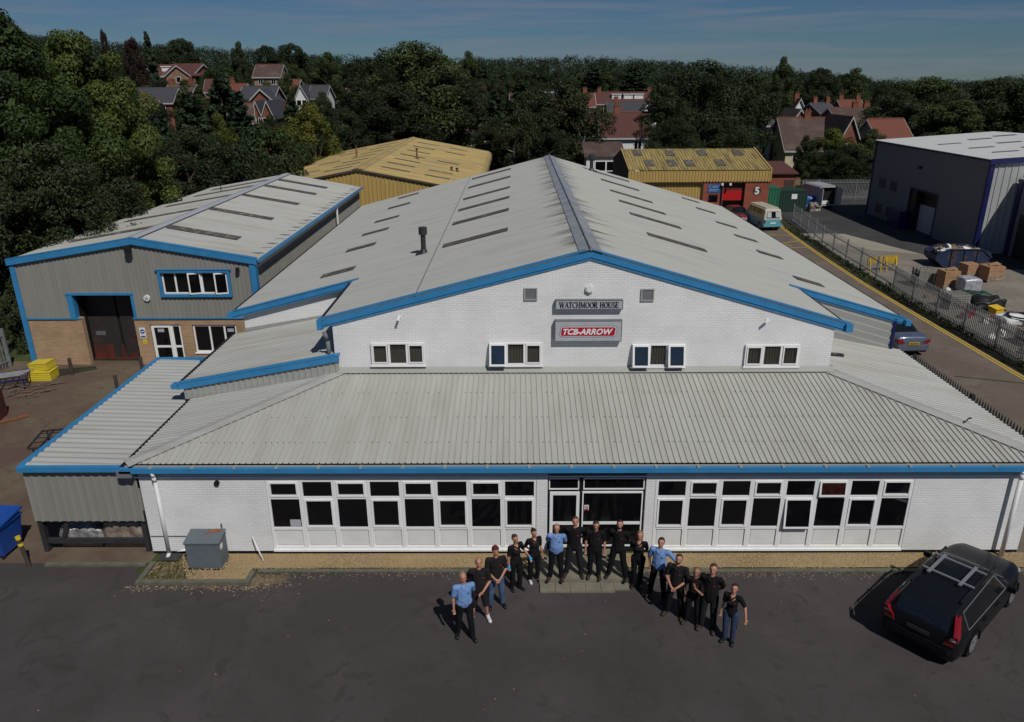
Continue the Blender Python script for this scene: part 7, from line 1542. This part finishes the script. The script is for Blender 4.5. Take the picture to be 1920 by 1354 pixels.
# ------------------------------------------------------------------ trees
rs = np.random.RandomState(11)
def leaf_mesh(name, cen, rad, nleaf, size, seed, droop=0.0, flat=.75):
    """many small leaf clusters round clump centres; cen (n,3), rad (n,)"""
    r = np.random.RandomState(seed); n = len(cen); w_ = rad**2; idx = r.choice(n, nleaf, p=w_/w_.sum())
    d = r.normal(size=(nleaf, 3)); d /= np.linalg.norm(d, axis=1)[:, None]; rr = rad[idx]*(r.uniform(.35, 1.0, nleaf)**.5)
    P = cen[idx]+d*rr[:, None]*np.array([1, 1, flat])
    nrm = d*.9+r.normal(size=(nleaf, 3))*.55+np.array([0, 0, .35]); nrm /= np.linalg.norm(nrm, axis=1)[:, None]
    a = np.cross(nrm, r.normal(size=(nleaf, 3))); a /= np.linalg.norm(a, axis=1)[:, None]; b_ = np.cross(nrm, a)
    s = (size*r.uniform(.55, 1.35, nleaf))[:, None]
    a[:, 2] -= droop; k = r.uniform(.5, .9, nleaf)[:, None]
    V = np.stack([P-a*s*.5, P+b_*s*k*.42+nrm*s*.10, P+a*s*.55, P-b_*s*k*.42+nrm*s*.08], 1).reshape(-1, 3)
    me = bpy.data.meshes.new(name); me.vertices.add(4*nleaf); me.vertices.foreach_set('co', V.astype(np.float32).ravel()); me.loops.add(4*nleaf); me.loops.foreach_set('vertex_index', np.arange(4*nleaf, dtype=np.int32))
    me.polygons.add(nleaf); me.polygons.foreach_set('loop_start', np.arange(0, 4*nleaf, 4, dtype=np.int32)); me.polygons.foreach_set('loop_total', np.full(nleaf, 4, dtype=np.int32)); me.update(calc_edges=True); me.validate(); return me
def trunk_mesh(name, cen, base_r, top, seed, nb=14):
    r = random.Random(seed); b = MB(); pts = [Vector((0, 0, -.03))]
    for k in range(1, 6): pts.append(Vector((r.uniform(-.02, .02)*k*.5, r.uniform(-.02, .02)*k*.5, top*k/5)))
    for k in range(5): b.cyl(pts[k], pts[k+1], base_r*(1-k*.16), base_r*(1-(k+1)*.16), n=9)
    for q in range(nb):
        c = cen[r.randrange(len(cen))]; k = r.uniform(.3, .85); z = top*k; i = min(4, int(k*5)); p = pts[i].lerp(pts[i+1], k*5-i)
        if c[2] < p.z+.03: continue
        m_ = p.lerp(Vector(c), .5)+Vector((0, 0, .02)); b.cyl(p, m_, base_r*.42, base_r*.26, n=6); b.cyl(m_, Vector(c), base_r*.26, base_r*.08, n=6)
    return b.mesh(name)
def broad_clumps(seed, n=70, wide=.36, z0=.26, z1=1.0, shape=1.0, r0=.07, r1=.13):
    r = np.random.RandomState(seed); C, Rr = [], []
    while len(C) < n:
        z = r.uniform(0, 1); prof = (math.sin(math.pi*min(1, (z*.92+.08)))**.55)*(1-.25*z*shape); a = r.uniform(0, 6.283); lob = 1+.22*math.sin(a*3+seed)+.15*math.sin(a*5+z*4+seed*2); q = r.uniform(.45, 1)**.6
        R_ = wide*prof*lob*q; C.append((R_*math.cos(a), R_*math.sin(a), z0+(z1-z0-.06)*z+r.uniform(-.02, .02))); Rr.append(r.uniform(r0, r1)*(1-.25*z))
    return np.array(C), np.array(Rr)
def tree_proto(name, kind, seed, leafmat, nleaf, size, barkm='bark', **kw):
    root = bpy.data.objects.new(name, None); COL.objects.link(root)
    if kind == 'broad': C, Rr = broad_clumps(seed, **kw); me = leaf_mesh('crown', C, Rr, nleaf, size, seed); tm = trunk_mesh('trunk', C, .026, .62, seed)
    elif kind == 'conifer':
        r = np.random.RandomState(seed); C, Rr = [], []
        for k in range(150):
            z = r.uniform(.06, 1)**.9; R_ = .20*(1-z)**.85*r.uniform(.55, 1.05)+.004; a = r.uniform(0, 6.283); C.append((R_*math.cos(a), R_*math.sin(a), z-.02-R_*.12)); Rr.append(.022+.045*(1-z))
        C, Rr = np.array(C), np.array(Rr); me = leaf_mesh('crown', C, Rr, nleaf, size, seed, droop=.5, flat=.5); tm = trunk_mesh('trunk', C, .018, .95, seed, 4)
    elif kind == 'birch':
        r = np.random.RandomState(seed); C, Rr = [], []
        for k in range(85):
            z = r.uniform(.25, 1); R_ = .17*math.sin(math.pi*min(1, (z-.15)/.9))**.7*r.uniform(.3, 1.1); a = r.uniform(0, 6.283); C.append((R_*math.cos(a), R_*math.sin(a), z-.04)); Rr.append(r.uniform(.030, .062))
        C, Rr = np.array(C), np.array(Rr); me = leaf_mesh('crown', C, Rr, nleaf, size, seed, droop=.9, flat=1.5); tm = trunk_mesh('trunk', C, .012, .9, seed, 10)
    elif kind == 'bush':
        C, Rr = broad_clumps(seed, n=45, wide=.50, z0=.06, z1=1.0, r0=.13, r1=.22); me = leaf_mesh('crown', C, Rr, nleaf, size, seed); tm = trunk_mesh('trunk', C, .02, .5, seed)
    link('crown', me, M[leafmat], root); link('trunk', tm, M[barkm], root); return root
PRO = {}
def proto(key, *a, **k): PRO[key] = [tree_proto('proto', *a, **k), False]
proto('oakA', 'broad', 1, 'leaf', 26000, .019); proto('oakB', 'broad', 2, 'leaf_dark', 26000, .020, wide=.40); proto('oakC', 'broad', 3, 'leaf', 22000, .021, wide=.33, n=60)
proto('bright', 'broad', 4, 'leaf_bright', 90000, .0130, n=170, wide=.38, z0=.10, r0=.045, r1=.085); proto('bright2', 'broad', 14, 'leaf_bright', 52000, .0165, n=110, wide=.40, z0=.08, r0=.05, r1=.10)
proto('yell', 'broad', 5, 'leaf_yellow', 22000, .021, z0=.12); proto('con', 'conifer', 6, 'leaf_conifer', 13000, .030); proto('conB', 'conifer', 7, 'leaf_conifer', 12000, .032)
proto('birch', 'birch', 8, 'leaf_birch', 17000, .014, 'birch_bark'); proto('bush', 'bush', 9, 'leaf', 16000, .038); proto('bushD', 'bush', 10, 'leaf_dark', 16000, .038); proto('copper', 'broad', 12, 'leaf_copper', 9000, .032); proto('dark', 'broad', 13, 'leaf_dark', 42000, .017, n=120, wide=.42, z0=.06)
KIND = {'oakA': 'broadleaf_tree', 'oakB': 'broadleaf_tree', 'oakC': 'broadleaf_tree', 'bright': 'broadleaf_tree', 'bright2': 'broadleaf_tree', 'yell': 'broadleaf_tree', 'con': 'conifer_tree', 'conB': 'conifer_tree', 'birch': 'birch_tree', 'bush': 'bush', 'bushD': 'bush', 'copper': 'copper_beech', 'dark': 'broadleaf_tree'}
HALF = {'oakA': .42, 'oakB': .46, 'oakC': .40, 'bright': .42, 'bright2': .46, 'yell': .42, 'con': .20, 'conB': .20, 'birch': .19, 'bush': .62, 'bushD': .62, 'copper': .42, 'dark': .47}
rt = random.Random(77)
def tree(key, px, py_top, wpx, Y, label, group=None, sink=0):
    p = at(px, py_top, 'y', Y); x = p.x; g0 = elev(x, Y)-sink; H_ = max(1.2, p.z-g0); wm = wpx*(math.hypot(Y+CAM_D, CAM_H)*.95)/FPX
    P = PRO[key]
    o = P[0] if not P[1] else copy_tree(P[0]); P[1] = True
    o.name = KIND[key]; sx = wm/2/HALF[key]
    o.location = (x, Y, g0); o.scale = (sx, sx*rt.uniform(.9, 1.1), H_); o.rotation_euler = (0, 0, rt.uniform(0, 6.28))
    for k in ('group',):
        if k in o: del o[k]
    tag(o, label, 'bush' if 'bush' in key else 'tree', group); return o
T = tree
T('bright', -45, -10, 400, 25, 'tallest bright green tree at the left edge, rising above the horizon')
T('bright', 120, 42, 330, 33, 'big bright green broadleaf tree left of the grey clad unit')
T('bright2', 212, 178, 190, 36, 'lighter leafy tree in front of the brick gable house on the left')
T('dark', 60, 250, 330, 21, 'dark lower broadleaf mass under the tall left trees, beside the shaded fence')
T('dark', 160, 300, 300, 27, 'dense dark tree beside the left eave of the grey clad unit')
T('dark', 265, 300, 200, 43, 'dark round tree touching the left roof edge of the grey clad unit')
T('con', 352, 168, 150, 57, 'dark spruce in front of the slate roofs left of centre')
T('conB', 300, 215, 120, 52, 'shorter dark spruce left of the taller spruce')
T('dark', 345, 232, 230, 50, 'dense dark tree at the foot of the tall spruce')
T('con', 412, 132, 130, 92, 'tall dark conifer between the hill houses')
T('conB', 444, 170, 110, 82, 'narrower dark conifer left of the orange gable house')
T('yell', 405, 208, 90, 66, 'small yellow green tree among the dark conifers left of centre')
T('bush', 480, 228, 200, 56, 'wide green bush behind the middle of the grey clad roof')
T('bushD', 420, 262, 170, 49, 'dark bush just over the ridge of the grey clad roof')
T('bushD', 520, 285, 150, 47, 'dark bush at the left end of the big yellow roof')
T('bush', 560, 262, 130, 62, 'green bush left of the yellow roof ridge')
T('yell', 580, 188, 130, 72, 'yellow green tree above the left end of the yellow roof')
T('dark', 640, 196, 120, 84, 'dark tree between the yellow green tree and the tall central tree')
T('con', 545, 178, 80, 96, 'slim dark conifer right of the twin gables')
T('oakB', 690, 100, 150, 104, 'dark tree at the left flank of the tall central tree')
T('oakA', 775, 72, 260, 96, 'tallest tree in the centre, behind the big yellow roof')
T('dark', 735, 150, 230, 88, 'dark understorey tree below the tall central tree')
T('oakB', 855, 130, 130, 98, 'dark tree at the right flank of the tall central tree')
T('con', 928, 165, 90, 92, 'dark conifer right of the cream house')
T('conB', 975, 150, 110, 100, 'tall conifer between the far street and the birches')
T('dark', 925, 215, 120, 82, 'dense dark tree right of the yellow roof')
T('birch', 1002, 172, 120, 84, 'pale stemmed birch left of the factory ridge end')
T('birch', 1042, 150, 130, 88, 'birch directly behind the factory ridge end')
T('birch', 1092, 168, 120, 84, 'birch right of the factory ridge end, left of the white house')
T('birch', 968, 205, 90, 78, 'small birch behind the gap left of the factory ridge')
T('dark', 1020, 228, 160, 80, 'dark hedge-like tree under the birches')
T('oakB', 1250, 150, 130, 96, 'dark tree left of the big right hand tree, over the white house end')
T('dark', 1325, 106, 250, 100, 'biggest dark tree on the right, above the low yellow roof')
T('oakB', 1405, 128, 130, 106, 'dark tree right of the biggest right hand tree')
T('dark', 1268, 215, 140, 84, 'dark tree low behind the low yellow roof')
T('dark', 1372, 215, 130, 86, 'dark lower tree behind the right half of the low yellow roof')
T('bushD', 1230, 262, 90, 76, 'flowering dark bush beside the white house')
T('oakC', 1473, 104, 60, 150, 'round topped tree standing alone on the right skyline')
T('oakC', 1516, 252, 52, 74, 'small dark leafy tree over the far yard fence')
T('yell', 1562, 238, 130, 80, 'broad olive tree between the far fence and the warehouse')
T('dark', 1590, 268, 130, 74, 'dark tree in the shade beside the warehouse wall')
T('bush', 1655, 262, 90, 76, 'green shrub over the far corner of the warehouse')
T('oakA', 1745, 140, 220, 112, 'broad green tree behind the warehouse roof')
T('oakB', 1690, 165, 120, 106, 'dark tree left of the broad tree behind the warehouse')
T('oakB', 1872, 138, 190, 100, 'dark tree at the right edge above the warehouse')
T('oakC', 1800, 185, 150, 98, 'mid green tree low behind the warehouse ridge')
T('oakC', 1940, 150, 160, 96, 'dark tree cut off by the right edge of the picture')
# skyline trees
T('con', 152, 56, 50, 150, 'spiky dark conifer on the left skyline next to the bright tree')
T('copper', 190, 50, 26, 160, 'narrow dark egg shaped tree on the left skyline')
T('copper', 243, 66, 52, 165, 'reddish copper beech on the left skyline')
T('con', 272, 56, 44, 168, 'windblown pine on the left skyline beside the copper beech')
T('oakB', 330, 66, 110, 200, 'wide dark dome shaped tree on the left skyline')
T('oakC', 444, 76, 46, 190, 'rounded tall tree standing up from the skyline left of centre')
T('oakB', 500, 80, 84, 210, 'dark domed tree on the skyline above the tan brick house')
T('oakB', 545, 76, 84, 212, 'second dark domed tree on the skyline above the tan brick house')
T('oakC', 610, 96, 80, 200, 'low rounded tree on the skyline left of the central tree')
T('oakC', 878, 94, 60, 175, 'pointed tree on the skyline just right of the central tree')
T('oakB', 1545, 122, 90, 190, 'wide rounded tree on the right skyline')
T('oakC', 1605, 126, 80, 200, 'rounded tree on the right skyline before it dips')
for k in range(110):       # belts of trees on and below the hill: each one its own, told apart by nothing
    px = rt.uniform(120, 1950); Y = rt.uniform(118, 215); tl = treeline(px); top = tl+8+(215-Y)/97*52+rt.uniform(-6, 12)
    if any(abs(px-a) < w_ and Y < yy for a, w_, yy in ((300, 60, 185), (355, 40, 180), (505, 40, 178), (490, 45, 135), (1190, 60, 185), (1030, 30, 155), (950, 18, 170), (1560, 100, 155), (590, 40, 158), (240, 60, 140))): top = max(top, tl+60+(185-Y)*.25); 
    if any(abs(px-a) < w_ and Y < yy for a, w_, yy in ((300, 60, 175), (355, 40, 175), (505, 40, 170), (1190, 60, 176), (950, 22, 175), (1560, 105, 150), (1030, 30, 150), (585, 40, 150))): continue
    kk = rt.choice(['oakB', 'oakB', 'oakC', 'dark', 'conB']); ww = rt.uniform(46, 92)
    zone = 'around the left hill houses' if px < 560 else 'behind the tall central tree' if px < 900 else 'behind the birches' if px < 1130 else 'above the far red terrace' if px < 1300 else 'above the right hand rooftops' if px < 1680 else 'beyond the warehouse roof'
    lead = {'oakB': 'dark domed tree', 'oakC': 'mid green rounded tree', 'dark': 'dense dark tree', 'conB': 'dark pointed conifer'}[kk]+(', farther row,' if Y > 168 else ', nearer row,')
    tree(kk, px, top, ww, Y, lead+' in the wooded belt '+zone, 'wooded belt '+zone)
# the far wood, one mass
r = np.random.RandomState(5); C, Rr = [], []
for k in range(2600):
    px = r.uniform(-250, 2200); Y = 205+330*r.uniform(0, 1)**.8; u = min(1, (Y-205)/260); top = treeline(px)+r.normal()*2.2+(1-u)*34
    p = at(px, top, 'y', Y); rad = r.uniform(3.0, 5.5)*(1 if r.uniform() > .1 else 1.4)
    for q in range(4): C.append((p.x+r.normal()*rad*.6, Y+r.normal()*rad*.6, p.z-rad*.5-abs(r.normal())*rad*.8*(q > 0)-(q == 3)*rad)); Rr.append(rad*r.uniform(.5, .8))
me = leaf_mesh('far_wood', np.array(C), np.array(Rr), 420000, .85, 9); tag(link('far_wood', me, M['leaf_dark']), kind='stuff')
r = np.random.RandomState(6); C, Rr = [], []   # scrub filling the ground between the trees
for k in range(900):
    x = r.uniform(-75, 62); Y = r.uniform(48, 150)
    if -22.5 < x < 31 and Y < 80: continue
    if 31 < x < 62 and Y < 80: continue
    if abs(x+1) < 3 and Y > 120: continue
    if 33 < x < 42 and Y < 100: continue
    C.append((x, Y, elev(x, Y)+r.uniform(.3, 2.2))); Rr.append(r.uniform(1.2, 2.6))
me = leaf_mesh('undergrowth', np.array(C), np.array(Rr), 120000, .5, 19); tag(link('undergrowth', me, M['leaf']), kind='stuff')
T('dark', 10, 330, 260, 24, 'dark tree hanging over the far left fence')
T('bushD', 20, 520, 90, 17.5, 'dark bush behind the fence at the left edge')
T('dark', 255, 215, 120, 92, 'dark tree covering the lower walls of the brown tiled houses')
T('oakB', 300, 142, 90, 158, 'dark tree below the house with white dormers on the hill')
T('oakC', 350, 148, 80, 150, 'mid green tree below the wide plum roof on the hill')
T('oakB', 395, 118, 70, 165, 'dark tree right of the wide plum roofed house on the hill')
T('oakC', 500, 151, 60, 150, 'small tree in front of the tan brick hill house')
T('oakC', 535, 135, 50, 160, 'small dark tree right of the tan brick hill house')
T('dark', 510, 212, 110, 90, 'dark tree below the twin red brick gables')
T('oakB', 600, 182, 90, 120, 'dark tree below the white gabled house left of centre')
T('oakC', 275, 158, 90, 140, 'mid green tree above the dark slate roof with skylights')

T('oakB', 292, 186, 90, 92, 'dark tree hiding the walls below the dark slate roof with skylights')
T('oakC', 602, 171, 60, 138, 'mid green tree covering most of the white gabled house')
T('dark', 255, 196, 60, 90, 'small dark tree in front of the brown tiled house')

house('low brown tiled roof glimpsed above the dark slate roof with skylights', 318, 366, 159, 150, roof='tile_brown', chim=(-.8, .7))
house('red tiled roof with a chimney glimpsed left of the orange gable house', 428, 462, 158, 146, roof='tile_red', chim=(-.5,))
house('small plum roof between the hill house with dormers and the trees', 388, 420, 150, 160, roof='tile_plum', rz=12)
house('red brick house low among trees beneath the twin gables', 430, 470, 196, 100, roof='tile_brown', rz=18)
house('red tiled roof just showing right of the tan brick hill house', 536, 562, 150, 168, roof='tile_red')
house('plum roof half hidden left of the dark slate house behind the birches', 958, 992, 176, 158, roof='tile_plum', chim=(.4,))
house('brown roofed house at the right end of the right hand rooftops', 1662, 1706, 228, 112, roof='tile_brown', rz=-10)
house('red brick house with two chimneys far behind the long brown roof', 1572, 1612, 188, 160, roof='tile_red', chim=(-.8, .8))
T('oakC', 340, 172, 70, 130, 'mid green tree in front of the low brown tiled roof')
T('dark', 448, 172, 60, 118, 'dark tree in front of the red tiled roof left of the orange gable')
T('oakB', 405, 158, 60, 140, 'dark tree in front of the small plum roof on the hill')
T('oakC', 560, 158, 50, 150, 'mid green tree in front of the red tiled roof on the hill')
T('oakB', 975, 188, 60, 130, 'dark tree in front of the plum roof behind the birches')
T('oakC', 1640, 240, 70, 92, 'mid green tree between the red tiled roof and the warehouse')
